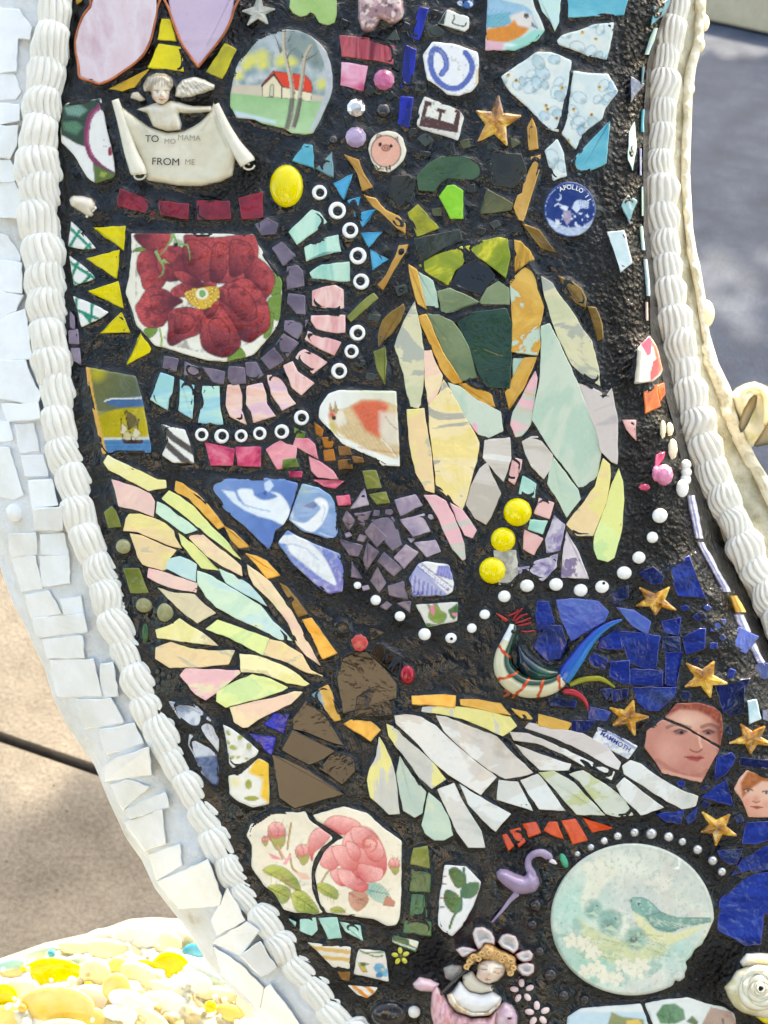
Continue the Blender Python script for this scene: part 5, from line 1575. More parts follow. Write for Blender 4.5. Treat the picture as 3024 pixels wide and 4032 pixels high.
# --- finch, bluebird, hydrangea
def paint_finch(p):
    p.poly("1000 1500 1420 1500 1420 1750 1250 1640", (222, 220, 190), 40, a=.7); p.wash(1150, 1600, 200, (228, 226, 196), .6)
    p.poly("815 1740 850 1690 930 1680 1000 1650 1080 1610 1180 1605 1290 1625 1400 1700 1400 2060 1280 2060 1100 1990 960 1920 870 1850 830 1800", (224, 196, 150), 14, smooth=3, tex=.3)
    p.poly("1000 1660 1090 1610 1230 1610 1310 1640 1270 1800 1230 1920 1120 1860 1060 1760", (222, 92, 66), 40, a=.9, tex=.7, ts=10)
    p.poly("1230 1700 1400 1720 1400 1980 1290 1960 1230 1860", (232, 222, 204), 40, a=.8)
    p.poly("860 1700 930 1690 970 1800 900 1830 870 1780", (236, 230, 212), 18, a=.9); p.wash(845, 1725, 36, (222, 70, 60), .9)
    p.poly("815 1800 850 1790 900 1900 980 1930 900 1910 840 1860", (206, 190, 90), 14, a=.8)
    p.ell(860, 1752, 17, 20, (60, 46, 44), 4); p.ell(865, 1746, 5, 5, (200, 190, 180), 3)
    p.poly("868 1615 892 1690 880 1715 860 1700", (196, 160, 96), 4, edge=(110, 84, 50)); p.poly("825 1625 850 1690 835 1705 822 1680", (196, 160, 96), 4, edge=(110, 84, 50))
    p.line("1280 1740 1320 1800 1380 1850", 7, (150, 130, 110), .7); p.line("1250 1930 1320 2000 1390 2110", 12, (236, 226, 206)); p.line("1262 1930 1332 2000 1400 2100", 4, (140, 120, 100), .6)
    p.line("1060 1990 1200 2020 1400 2040", 14, (206, 140, 90), .5, smooth=4)
    p.hatch("900 1780 1100 1800 1250 1940 1400 1990 1400 2060 1100 1990 940 1900", 1.2, 12, (150, 100, 60), .25)
relief('F', "815 1555 900 1525 1370 1535 1385 1800 1400 2150 1255 2145 1200 2085 1060 2030 900 1950 820 1850 735 1750 745 1660", 'china_shard', root, paint_finch, (240, 240, 232), label='white china shard with a red breasted finch')
def paint_bluebird(p):
    p.poly("-20 -80 520 -80 520 80 420 20 250 10 40 30", (206, 220, 216), 20)
    p.poly("40 -10 200 10 330 40 400 90 420 160 455 230 380 215 300 230 240 200 30 220", (150, 190, 212), 12, smooth=2, tex=.3)
    p.poly("30 120 230 100 240 170 150 230 30 225", (110, 176, 190), 16, tex=.4); p.hatch("30 60 230 90 240 170 150 230 30 225", .9, 26, (84, 140, 176), .5)
    p.poly("220 130 330 90 400 120 430 210 350 220 250 210", (226, 218, 210), 22)
    p.poly("30 240 200 210 260 160 290 210 380 230 300 310 200 345 30 330", (222, 138, 40), 18, smooth=2, tex=.4)
    p.ell(358, 128, 20, 20, (120, 100, 96), 4, edge=(60, 50, 50)); p.ell(358, 128, 8, 8, (30, 26, 28), 3); p.poly("400 175 460 238 395 212", (120, 116, 120), 5)
    p.poly("200 350 330 300 430 240 520 250 460 330 280 415 180 415", (150, 212, 196), 20); p.poly("20 330 180 350 160 420 10 420", (226, 176, 190), 20)
    p.wash(225, 368, 60, (232, 240, 236), .9, 18)
relief('D', "45 -60 400 -60 430 70 490 190 510 250 450 330 270 415 20 415 30 200", 'china_shard', root, paint_bluebird, (212, 220, 214), label='china shard with a blue and orange songbird')
def paint_hyd(p):
    p.blot((206, 222, 222), 90, .4, .6, 4, .8)
    rg = random.Random(21)
    for k in range(95):
        x, y = rg.uniform(140, 1120), rg.uniform(170, 1500); r = rg.uniform(38, 66); t = rg.uniform(0, 6.3)
        c = rg.choice([(150, 196, 214), (196, 218, 222), (110, 176, 210), (206, 220, 216), (136, 180, 190)])
        p.ell(x, y, r, r * .74, c, 8, rot=t, a=.9, col2=(226, 232, 228), axis=((x - r, y - r), (x + r, y + r)), edge=(96, 134, 150), ew=7, ea=.6)
        p.wash(x + r * .5, y + r * .5, r * .5, (80, 126, 140), .5)
    for x, y in ((210, 615), (275, 660), (520, 865), (530, 895), (650, 720), (605, 970), (745, 895), (955, 715), (815, 265), (925, 320), (555, 1395), (890, 940), (700, 1150)):
        p.ell(x, y, 16, 16, (222, 190, 90), 4); p.ell(x, y - 5, 9, 9, (130, 70, 30), 3)
for pts, lb in (("605 330 650 285 820 235 900 200 1075 180 1060 300 1015 490 860 460 720 400 620 365", 'top'),
            ("445 420 560 425 635 450 730 495 715 590 690 760 655 900 625 1080 500 1055 440 960 370 880 300 820 230 760 180 690 150 625", 'left'),
            ("740 575 870 595 1025 600 1110 745 1000 890 980 970 900 1030 820 1100 760 1225 645 1095 690 960 715 760", 'right'), ("610 1130 665 1250 690 1440 575 1480 555 1400 505 1230", 'low')):
    relief('D', pts, 'hydrangea_shard', root, paint_hyd, (222, 228, 222), tilt=3)
# --- ship, stripes, plaid, initials
def paint_ship(p):
    p.poly("270 1320 900 1320 900 1700 270 1700", (116, 116, 70), 5, col2=(92, 104, 84), axis=((330, 1400), (700, 1650)), tex=.3, ts=40); p.wash(380, 1390, 80, (196, 184, 50), .8)
    p.poly("440 1615 500 1590 760 1585 760 1660 560 1670 470 1640", (70, 106, 150), 8); p.line("440 1615 500 1596 760 1590", 10, (226, 230, 226))
    p.poly("390 1740 470 1700 580 1675 760 1662 830 1930 420 1910", (186, 168, 40), 16, tex=.4); p.wash(430, 1790, 90, (160, 150, 40), .5)
    p.poly("420 1915 830 1905 830 1935 420 1935", (206, 206, 190), 8); p.poly("420 1932 840 1930 840 2060 420 2060", (76, 130, 176), 6, tex=.3)
    p.hatch("430 1935 830 1935 830 2050 430 2050", 1.57, 16, (40, 90, 140), .5)
    p.poly("575 1925 600 1965 740 1965 765 1930 700 1935", (70, 46, 34), 5)
    p.line("600 1690 660 1935", 8, (50, 40, 34)); p.line("575 1760 590 1930", 7, (50, 40, 34)); p.line("720 1760 690 1930", 6, (60, 50, 40))
    p.poly("615 1690 690 1740 720 1800 640 1850", (110, 96, 56), 5, edge=(60, 50, 34)); p.poly("580 1790 630 1840 600 1890 570 1880", (222, 206, 170), 5, edge=(90, 76, 50))
    p.poly("690 1830 740 1880 700 1920 660 1900", (226, 214, 176), 5, edge=(90, 76, 50)); p.poly("600 1870 660 1880 650 1920 600 1920", (206, 190, 140), 5)
    p.poly("283 1330 318 1338 350 1560 400 1790 460 2055 420 2055 360 1780 305 1550", (226, 172, 84), 5)
relief('E', "283 1335 695 1410 760 1650 790 1830 820 1990 818 2040 420 2050 360 1780 310 1550", 'china_shard', root, paint_ship, (150, 150, 90), label='shard with a sailing ship on blue water under an olive sky')
def stripes(c, lines, w):
    def f(p):
        for l in lines: p.line(l, w, c)
    return f
relief('I', "580 -66 785 -18 815 60 830 115 850 190 862 258 750 255 690 255 595 190 640 90", 'striped_shard', root, stripes((84, 74, 64), ("560 -70 700 60 850 160", "600 70 720 180 850 290"), 52), (236, 232, 222),
       label='white shard with dark diagonal stripes')
PL = (24, 140, 110)
for pts, ls in (("165 145 240 210 370 370 270 378 140 355", ("160 205 330 370", "250 200 150 360", "340 310 270 390")), ("150 425 290 530 370 615 190 675 175 600", ("150 480 370 620", "230 460 170 600", "340 560 270 650", "180 640 240 680")),
                ("180 755 340 820 475 890 400 945 250 1015 215 870", ("180 860 420 960", "215 750 200 880", "340 820 320 1000", "270 900 330 980"))):
    relief('E', pts, 'plaid_shard', root, stripes(PL, ls, 24), (236, 236, 230))
def paint_C(p):
    p.line("910 605 950 540 935 460 890 410 840 410 820 500 840 600 900 680 980 720 1060 710 1130 640 1160 560 1145 490 1105 432", 46, (86, 104, 176), smooth=6)
    p.line("910 605 950 540 935 460 890 410", 14, (130, 146, 206), .6, smooth=5); p.blot((150, 150, 140), 30, .66, .76, 3, .5)
    p.poly("1195 560 1215 560 1210 690 1190 690", (226, 196, 140), 8)
relief('C', "835 340 1020 360 1205 425 1215 490 1210 680 1155 750 1050 785 960 775 870 700 790 650 755 450", 'china_shard', root, paint_C, (236, 236, 236), label='white shard with a painted blue letter C swirl', h=.003)
def paint_E(p):
    B_ = (84, 46, 34)
    for q in ("775 822 832 838 822 868 800 862 780 950 1010 1010 1032 920 1020 890 1068 905 1040 1082 1020 1085 730 1035 718 1000", "870 880 940 898 930 925 915 925 900 985 875 980 888 915 866 905", "760 1030 1020 1085 1015 1130 990 1130 740 1060"):
        pass
    p.poly("775 820 832 836 824 868 800 862 778 948 880 976 892 916 868 908 876 880 942 898 934 926 916 922 902 982 1006 1012 1030 922 1016 916 1022 888 1068 902 1040 1085 725 1030", B_, 4)
    p.poly("745 1035 1030 1085 1020 1150 740 1062", (220, 214, 206), 5); p.blot((120, 116, 110), 20, .68, .74, 3, .6)
relief('C', "770 785 1060 900 1095 960 1045 1150 930 1110 750 1060 705 1020 725 880", 'letter_shard', root, paint_E, (232, 228, 216), label='white shard with a brown block letter E', step=3.6)
def paint_E2(p):
    p.poly("1020 -30 1180 -30 1180 80 1020 80", (44, 96, 160), 4); p.line("1050 -5 1040 30 1070 40", 12, (232, 232, 228)); p.line("1046 14 1075 20", 10, (232, 232, 228)); p.line("1130 10 1160 30 1150 45", 16, (232, 232, 228))
relief('C', "1030 20 1100 -30 1170 -10 1170 50 1130 75 1050 50", 'letter_shard', root, paint_E2, (44, 96, 160), step=3.6, label='small blue shard with white letters')
def paint_sk(p):
    p.line("1010 125 1015 150 1000 190 1090 215 1110 190", 10, (50, 60, 46), smooth=3); p.poly("955 75 930 200 875 195", (44, 60, 36), 8); p.line("880 200 1095 260", 12, (50, 70, 46), .8)
relief('C', "955 75 1135 140 1135 230 1095 265 875 195", 'china_shard', root, paint_sk, (228, 228, 220), step=4)
def paint_pig(p):
    p.ell(455, 1235, 122, 130, (232, 172, 148), 6, edge=(50, 36, 30), ew=9, ea=.9, tex=.2)
    p.poly("375 1130 385 1092 418 1105", (232, 172, 148), 4, edge=(50, 36, 30), ew=8); p.poly("535 1125 552 1118 555 1160", (232, 172, 148), 4, edge=(50, 36, 30), ew=8)
    p.ell(407, 1180, 14, 17, (24, 20, 20), 3); p.ell(497, 1192, 13, 15, (24, 20, 20), 3)
    p.ell(455, 1208, 34, 25, (206, 132, 104), 4, edge=(40, 26, 22), ew=8); p.ell(445, 1208, 6, 7, (40, 26, 22), 2); p.ell(468, 1210, 6, 7, (40, 26, 22), 2)
    for l in ("370 1350 395 1385 415 1360", "410 1380 440 1380", "455 1365 465 1395", "485 1350 492 1390", "458 1380 490 1375"): p.line(l, 9, (30, 24, 22))
relief('C', "335 1130 380 1090 470 1065 540 1080 595 1125 625 1230 600 1310 540 1370 480 1410 380 1390 335 1310 310 1215", 'china_shard', root, paint_pig, (236, 226, 204), step=3.6, label='small cream shard with a round pink pig drawing')
# --- round mission badge
def paint_badge(p):
    p.blot((40, 66, 130), 60, .4, .7, 3, .7)
    p.c[:] = p.c
    d = np.hypot((p.x - 712) / 208, (p.y - 1712) / 214)
    p.mix((196, 214, 236), np.clip(1 - np.abs(d - .955) / .012, 0, 1) * .9)
    p.poly("530 1780 620 1830 700 1860 820 1850 900 1790 880 1860 800 1920 700 1925 600 1890 545 1830", (196, 210, 230), 12, a=.85, tex=.8, ts=14)
    p.poly("750 1650 780 1630 870 1640 865 1700 800 1700 770 1740 730 1700", (206, 218, 236), 6); p.hatch("780 1630 870 1635 868 1700 800 1705", 1.2, 15, (40, 66, 130), .8)
    p.poly("630 1690 670 1675 700 1690 690 1720 660 1715", (222, 230, 240), 5); p.line("590 1680 615 1662 650 1680", 10, (206, 218, 236)); p.poly("660 1720 720 1720 730 1790 690 1840 655 1780", (196, 180, 200), 8, a=.7, tex=.6)
    p.blot((222, 230, 240), 26, .60, .68, 9, .9, inside=nums("560 1740 860 1740 880 1860 560 1860"))
    p.ell(622, 1610, 24, 30, (206, 220, 238), 5, a=.9); p.ell(612, 1602, 22, 26, (36, 62, 126), 5)
badge = relief('D', circle_poly((712, 1710), 213, 30, 228), 'round_badge', root, paint_badge, (30, 56, 122), step=4, tilt=0, label='round blue medallion with an eagle and lettering')
for k, ch in enumerate('APOLLO 11'):
    if ch == ' ': continue
    a = math.radians(-114 + k * 11.2)
    lettering(ch, 'D', 712 + 172 * math.cos(a), 1705 + 176 * math.sin(a), 50, -(a + math.pi / 2), 'white_china', badge, zup=.0026, bold=.00006)
# --- portrait faces
def paint_lady(p):
    sk, sh = (212, 150, 130), (186, 116, 98)
    p.poly("830 250 1400 250 1400 820 830 820", sk, 5, col2=(182, 110, 96), axis=((1150, 380), (900, 800)), tex=.15, ts=40)
    p.poly("1000 330 1060 270 1300 270 1380 340 1380 620 1330 600 1340 420 1280 370 1200 330 1080 320 1000 370", (150, 74, 56), 22, tex=.8, ts=14); p.wash(1340, 470, 60, (120, 56, 44), .7, 120)
    p.blot((196, 110, 80), 16, .56, .66, 5, .5, inside=nums("1000 330 1060 270 1300 270 1380 340 1380 520 1330 520 1340 420 1280 370 1200 330 1080 320"))
    p.wash(1130, 400, 130, (240, 198, 174), .7, 70); p.wash(1000, 600, 120, (232, 176, 156), .5)
    p.line("1000 438 1060 420 1150 440", 22, (120, 70, 58), .6, smooth=4); p.line("1225 436 1280 420 1335 440", 22, (110, 62, 52), .6, smooth=4)
    p.wash(1085, 466, 60, (150, 92, 82), .7, 28); p.ell(1085, 474, 34, 11, (120, 84, 84), 10, a=.8); p.ell(1094, 472, 14, 11, (44, 36, 44), 7); p.line("1045 465 1085 452 1130 466", 8, (60, 40, 40), .9)
    p.wash(1272, 468, 54, (146, 88, 78), .7, 28); p.ell(1272, 476, 28, 10, (116, 80, 80), 10, a=.8); p.ell(1268, 474, 13, 10, (42, 34, 42), 7); p.line("1235 466 1272 454 1308 470", 8, (60, 40, 40), .9)
    p.poly("1160 460 1195 460 1212 540 1228 580 1190 598 1150 580 1165 540", (206, 142, 120), 16, a=.75); p.line("1150 582 1175 596 1205 598 1228 580", 9, (130, 70, 58), .8, smooth=3); p.line("1205 470 1215 540 1225 570", 12, (236, 190, 166), .8)
    p.poly("1115 630 1165 622 1190 628 1215 622 1240 636 1200 662 1150 652", (176, 76, 70), 7); p.line("1112 630 1170 637 1240 637", 5, (110, 40, 40), .9)
    p.wash(1190, 690, 50, (206, 140, 120), .6, 20); p.line("930 650 1060 730 1180 760 1260 720", 26, (176, 106, 90), .55, smooth=4); p.wash(880, 620, 70, (190, 120, 104), .6)
    p.poly("940 700 1100 750 1230 770 1225 810 1080 790 960 750", (216, 156, 136), 12)
for pts, lb in (("985 372 1060 280 1200 275 1300 300 1355 340 1368 450 1350 562 1240 500 1120 430", 'shard with the auburn hair and brow of a portrait'),
                ("970 385 1110 440 1235 512 1345 578 1310 640 1260 730 1225 800 1100 770 970 740 920 660 850 570 865 460", 'shard with the cheek, nose and lips of a portrait')):
    relief('O', pts, 'portrait_shard', root, paint_lady, (222, 168, 146), step=3.6, tilt=1, label=lb)
def paint_child(p):
    p.poly("1400 680 1750 680 1750 1060 1400 1060", (232, 184, 160), 5, col2=(206, 140, 116), axis=((1600, 850), (1480, 1020)))
    p.poly("1480 800 1530 720 1760 750 1760 800 1620 790 1560 830 1490 900", (176, 104, 60), 16, tex=.7, ts=12)
    p.line("1505 830 1555 818", 12, (150, 96, 70), .7); p.ell(1530, 852, 22, 10, (226, 200, 186), 8, a=.7); p.ell(1530, 852, 11, 10, (76, 76, 86), 5, a=.9); p.line("1500 846 1530 838 1560 850", 7, (90, 50, 40), .9)
    p.ell(1652, 866, 22, 10, (226, 200, 186), 8, a=.7); p.ell(1648, 866, 11, 10, (76, 76, 86), 5, a=.9); p.line("1622 858 1650 852 1680 862", 7, (90, 50, 40), .9)
    p.wash(1580, 905, 26, (206, 130, 110), .6); p.line("1560 920 1582 930 1604 922", 8, (150, 80, 66), .8)
    p.poly("1548 955 1585 950 1626 960 1585 974", (186, 84, 76), 5); p.line("1546 956 1626 960", 4, (120, 46, 44)); p.wash(1520, 930, 36, (226, 140, 120), .5); p.wash(1650, 940, 30, (226, 140, 120), .5)
relief('O', "1520 715 1720 775 1720 1030 1530 1025 1490 920 1435 840 1470 770", 'portrait_shard', root, paint_child, (232, 184, 160), step=3.6, tilt=1, label='shard with the face of a small child')
# --- lettered strip
mam = relief('O', "540 430 640 470 810 560 745 648 510 520", 'letter_shard', root, lambda p: (p.line("545 445 640 480 740 540 800 580", 16, (90, 106, 170), .7), p.blot((150, 160, 196), 24, .58, .68, 3, .6)), (232, 232, 228), tilt=0,
             label='white shard lettered in blue')
glass('ink_blue', duo((44, 60, 150), (60, 76, 160))); glass('ink_black', duo((40, 38, 36), (60, 56, 52)), rough=.5); glass('ink_faint', duo((150, 140, 124), (170, 160, 142)), rough=.5)
lettering('MAMMOTH', 'O', 662, 532, 44, math.radians(-31), 'ink_blue', mam, zup=.0021, bold=.00005)
# --- bud tile, leaf tile, monument, floral bits
def paint_bud(p):
    p.poly("1310 1510 1350 1530 1380 1500 1420 1560 1465 1590 1460 1640 1410 1670 1350 1650 1320 1610 1330 1560", (116, 146, 60), 8, smooth=3, edge=(60, 90, 30), ew=6); p.poly("1335 1530 1365 1515 1375 1570 1360 1610 1340 1580", (226, 120, 150), 8)
    p.poly("1480 1560 1565 1500 1565 1600 1530 1640 1500 1620", (50, 100, 40), 6); p.poly("1510 1580 1555 1585 1550 1615 1520 1605", (226, 130, 160), 6); p.poly("1280 1660 1400 1680 1310 1700", (60, 110, 50), 6)
relief('J', "1215 1515 1430 1500 1565 1495 1555 1650 1310 1700", 'china_shard', root, paint_bud, (214, 212, 202), label='shard with a green rosebud')
def paint_leafy(p):
    for l in ("450 400 520 385 590 460 585 520 520 548 470 480", "550 560 600 510 695 505 680 590 620 635 550 615", "412 600 440 560 520 600 550 660 555 730 490 755 420 680"):
        q = nums(l); p.poly(q, (50, 90, 36), 6, smooth=3, col2=(80, 120, 50), axis=(q[0], q[3]), edge=(36, 66, 26)); p.hatch(smooth_closed(q, 3), .8, 22, (36, 70, 26), .5)
    p.line("570 380 580 480 550 600 555 700 490 780 455 880", 18, (60, 100, 40), smooth=4)
    for y in (455, 512, 630, 705): p.line([(385, y), (440, y + 2)], 18, (70, 24, 22), .9, taper=True)
relief('Q', "415 360 590 370 640 420 715 500 690 590 650 700 560 860 480 945 400 900 360 850 375 620", 'china_shard', root, paint_leafy, (234, 230, 224), label='white shard with dark green leaves on a stem')
def paint_mon(p):
    V = (70, 76, 160)
    p.poly("1150 1250 1240 1190 1420 1380 1500 1450 1150 1470", (120, 130, 196), 6, a=.7)
    for k in range(9): p.line([(1180 + k * 34, 1260 + k * 22), (1165 + k * 36, 1420 + k * 4)], 12, V, .8)
    p.line("1220 1180 1480 1390", 26, V, .8); p.line("1250 1170 1510 1370", 10, V, .8); p.line("1235 1190 1470 1380", 10, (226, 228, 236))
    for k in range(12): p.line([(1235 + k * 22, 1178 + k * 17), (1228 + k * 22, 1192 + k * 17)], 7, (236, 236, 240))
    p.poly("1400 1200 1490 1190 1520 1300 1480 1290 1380 1270", (150, 150, 206), 6, tex=.4); p.hatch("1400 1200 1490 1190 1520 1300 1380 1270", .2, 24, V, .7); p.line("1390 1270 1520 1310", 14, V, .8)
mon = relief('J', "1160 1300 1240 1180 1300 1160 1490 1190 1530 1340 1520 1410 1470 1440 1190 1450", 'china_shard', root, paint_mon, (232, 230, 226), tilt=0, label='shard with a blue engraved domed building')
lettering('CAP', 'J', 1232, 1428, 50, 0, 'ink_blue', mon, zup=.0021, bold=.00004)
def paint_tulip(p):
    p.poly("380 690 660 640 640 700 590 760 560 960 500 940 400 880", (44, 66, 40), 8, tex=.5, ts=20); p.poly("420 700 520 680 570 720 520 760 440 750", (140, 186, 166), 20, a=.7); p.poly("410 800 500 790 540 830 500 880 420 850", (96, 150, 110), 20, a=.7)
    p.hatch("400 690 640 650 570 800 540 950 420 880", .4, 18, (20, 36, 20), .5); p.line("420 780 560 790 620 700", 8, (20, 30, 20), .7)
    p.line("660 690 590 760 565 900 590 1010 660 1090 740 1140", 34, (130, 44, 80), smooth=4); p.line("665 690 600 760 572 900 600 1010", 10, (186, 96, 130), .7, smooth=4)
    p.poly("610 1070 760 1140 740 1170 620 1200", (90, 110, 40), 8, edge=(40, 50, 24)); p.poly("660 1120 700 1130 680 1160 650 1150", (150, 166, 60), 8); p.ell(718, 990, 14, 30, (150, 24, 50), 5); p.blot((90, 70, 66), 9, .70, .74, 5, .6, inside=circle_poly((700, 910), 60))
relief('A', "410 700 440 670 660 640 675 720 690 800 740 1020 755 1140 740 1165 625 1200 570 1160 540 1110 480 1010 400 930 395 850", 'china_shard', root, paint_tulip, (234, 232, 226), label='white shard with dark leaves and a purple flower edge')
def paint_grn(p):
    for x, y, r in ((620, 800, 26), (715, 840, 30), (660, 920, 34), (790, 915, 36), (650, 1000, 24), (700, 1000, 18), (770, 1010, 18), (620, 880, 20)): p.ell(x, y, r, r * .6, (150, 160, 60), 6, rot=x)
    p.blot((206, 206, 206), 40, .55, .7, 3, .6)
relief('M', "575 730 640 760 760 850 870 945 850 985 760 1050 660 1090 625 1050 610 900", 'china_shard', root, paint_grn, (230, 230, 222), label='white shard with small green sprigs')
def paint_yel(p):
    p.poly("850 1000 960 1040 960 1390 880 1320 900 1180 820 1140 780 1120", (240, 190, 30), 30, tex=.2); p.wash(670, 1200, 60, (226, 214, 130), .7); p.ell(785, 1220, 28, 40, (150, 160, 60), 6); p.ell(810, 1335, 60, 20, (140, 150, 50), 6); p.line("870 1140 930 1150", 5, (120, 100, 40), .6)
relief('M', "870 1005 950 1050 955 1380 820 1410 700 1360 630 1300 620 1150 720 1130", 'china_shard', root, paint_yel, (234, 232, 222), label='white shard with a yellow flower')
def paint_engr(p):
    p.poly("200 600 350 620 400 700 340 760 230 720", (222, 222, 224), 20); p.poly("340 1000 560 980 560 1250 480 1260", (44, 62, 110), 16, tex=.4); p.wash(240, 590, 90, (70, 84, 120), .6, 60)
    p.hatch("120 530 430 560 430 640 160 620", 1.3, 16, (60, 66, 96), .7); p.hatch("440 650 560 700 560 880 440 800", .2, 16, (76, 78, 100), .6); p.hatch("300 840 380 880 360 940 300 920", .9, 14, (60, 66, 96), .6)
    p.line("320 740 350 770 330 800", 8, (60, 66, 90), smooth=3); p.blot((120, 126, 150), 60, .55, .7, 8, .5)
for q in ("130 540 330 550 420 630 400 700 350 790 260 730 200 660", "450 660 530 750 545 850 540 960 460 870 370 790", "300 800 380 850 520 960 550 1100 540 1230 500 1230 400 1130 340 1000 290 900"):
    relief('M', q, 'engraved_shard', root, paint_engr, (206, 206, 210), h=.0008)
relief('P', "640 990 1000 1030 990 1210 850 1195 720 1060", 'striped_shard', root, stripes((226, 182, 110), ("640 1030 1000 1075", "700 1110 1000 1135"), 30), (236, 226, 206), label='cream shard with yellow stripes')
relief('P', "970 1340 1220 1360 1190 1410 1130 1450 1050 1420", 'striped_shard', root, stripes((226, 140, 40), ("1000 1330 1140 1450", "1110 1340 1200 1420"), 28), (232, 226, 214), label='cream shard with orange stripes')
def paint_flo(p):
    p.ell(1230, 1200, 44, 40, (90, 160, 190), 6, tex=.3); p.ell(1280, 1240, 34, 34, (110, 176, 200), 6); p.ell(1230, 1260, 30, 24, (70, 130, 170), 6); p.ell(1262, 1215, 14, 14, (222, 196, 150), 4)
    p.poly("1060 1170 1110 1190 1135 1235 1090 1230", (206, 170, 60), 5, edge=(90, 80, 30)); p.poly("1050 1150 1160 1165 1100 1190", (76, 110, 60), 5); p.line("1075 1060 1200 1110 1260 1100", 12, (90, 130, 80), smooth=4); p.line("1100 1080 1270 1070", 14, (90, 130, 90), smooth=3)
relief('P', "1065 1045 1275 1065 1290 1140 1310 1315 1020 1250 1040 1130", 'china_shard', root, paint_flo, (228, 218, 204), label='cream shard with a blue flower and leaves')
relief('P', "1340 930 1555 985 1530 1080 1335 990", 'striped_shard', root, lambda p: (p.poly("1470 960 1560 985 1540 1040 1480 1010", (222, 220, 196), 5), p.line("1340 985 1520 1050", 12, (214, 222, 206))), (52, 92, 50), label='green shard with white edge stripes')
def paint_land(p):
    p.poly("0 1560 700 1560 700 1700 0 1700", (170, 200, 214), 20, a=.7); p.poly("380 1560 470 1600 640 1620 660 1700 340 1700", (130, 130, 60), 14, tex=.5); p.poly("500 1630 600 1620 640 1670 500 1680", (222, 180, 60), 10)
    p.poly("745 1580 800 1500 900 1490 970 1540 985 1620 900 1659 780 1659", (84, 126, 76), 12, tex=.7, ts=20); p.line("860 1570 850 1680", 8, (60, 80, 50), .8)
    p.poly("1190 1520 1360 1560 1420 1680 1110 1680", (176, 140, 120), 8, tex=.3); p.poly("990 1640 1040 1590 1090 1640 1080 1680", (96, 110, 60), 12); p.line("1290 1620 1300 1680", 20, (110, 80, 66))
for q in ("20 1600 130 1530 620 1490 700 1700 10 1700", "650 1490 800 1460 1000 1440 1150 1490 1300 1520 1380 1570 1410 1700 730 1700"):
    relief('R', q, 'landscape_shard', root, paint_land, (222, 224, 218), tilt=1)
def paint_redfl(p):
    p.poly("660 950 740 870 770 900 750 1030 720 1040 690 980", (196, 70, 96), 8); p.poly("750 900 800 960 850 1150 820 1180 780 1000", (236, 90, 50), 8); p.poly("770 1080 810 1060 820 1190 750 1250 745 1180", (222, 60, 50), 8); p.poly("615 1270 640 980 680 1000 660 1270", (110, 108, 100), 16, a=.8)
relief('H', "640 980 740 870 800 960 850 1150 830 1200 770 1250 615 1270 635 1120", 'china_shard', root, paint_redfl, (226, 222, 210), lift=.004, label='white shard with red petals on the ridge')
# ------------------------------------------------------------------ modelled charms and figurines
IV = (232, 226, 210)
# cherub holding a scroll
cher = empty('cherub_plaque', root, 'bisque cherub holding a scroll lettered TO and FROM ME')
def zscroll(x, y, d):
    t = np.clip((x - 760) / 860, 0, 1)
    sag = -10 * np.sin(t * math.pi)
    fold = 6 * np.sin((x - 760) / 34.0 + y / 160) * np.exp(-((x - 840) / 110) ** 2) + 6 * np.sin((x + y * .4) / 36.0) * np.exp(-((x - 1440) / 110) ** 2)
    return sag + fold
def paint_scroll(p):
    p.blot((214, 204, 176), 120, .42, .7, 2, .8); p.poly("1020 880 1230 880 1240 1080 1020 1060", (232, 222, 200), 20, a=.6)
    for l in ("820 850 900 1000 930 1120", "1400 760 1430 850 1480 960", "900 760 960 860", "1370 770 1320 850"): p.line(l, 20, (176, 164, 134), .35, smooth=4)
relief('A', "740 650 790 690 880 760 980 830 1090 865 1200 855 1300 800 1370 730 1395 670 1430 720 1480 800 1550 1000 1530 1100 1520 1150 1440 1190 1300 1220 1160 1215 1020 1190 960 1180 920 1050 830 870 760 740",
       'scroll', cher, paint_scroll, (222, 214, 190), 'figurine', 26, 30, zf=zscroll, h=.002, tilt=0)
def paint_plain(p): p.blot((206, 194, 164), 50, .45, .7, 4, .7)
for path in ([(752, 650, 26), (800, 800, 34), (850, 980, 44), (900, 1110, 56), (905, 1140, 50)], [(1410, 680, 22), (1470, 820, 32), (1540, 950, 44), (1610, 1050, 56), (1620, 1065, 48)]):
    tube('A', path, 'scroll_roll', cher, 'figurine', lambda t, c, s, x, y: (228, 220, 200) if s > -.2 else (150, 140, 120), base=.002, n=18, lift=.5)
for cx, cy in ((905, 1145), (1618, 1080)):
    pts = [(cx + (46 - 4.6 * k) * math.cos(k * .75), cy + (34 - 3.4 * k) * math.sin(k * .75), 7) for k in range(9)]
    tube('A', pts, 'scroll_curl', cher, 'figurine', lambda t, c, s, x, y: (214, 206, 186), base=.006, n=8, sub=4, foot=False)
for t_, x, y, sz, mt in (('TO', 993, 908, 62, 'ink_black'), ('FROM', 1082, 1058, 66, 'ink_black'), ('ME', 1240, 1060, 52, 'ink_faint'), ('MO', 1110, 925, 46, 'ink_faint'), ('MAMA', 1235, 902, 50, 'ink_faint')):
    lettering(t_, "A", x, y, sz, math.radians(-2), mt, cher, zup=.0053, sx=1.05)
def zrays(cx, cy, n, amp):
    return lambda x, y, d: amp * np.abs(np.sin(np.arctan2(y - cy, x - cx) * n)) * np.clip(d / 12, 0, 1)
def paint_wing(p):
    p.blot((176, 160, 130), 20, .5, .68, 3, .6)
    for k in range(7): p.line([(1170 + k * 26, 520 + k * 4), (1230 + k * 30, 640 - k * 9)], 6, (120, 104, 84), .6)
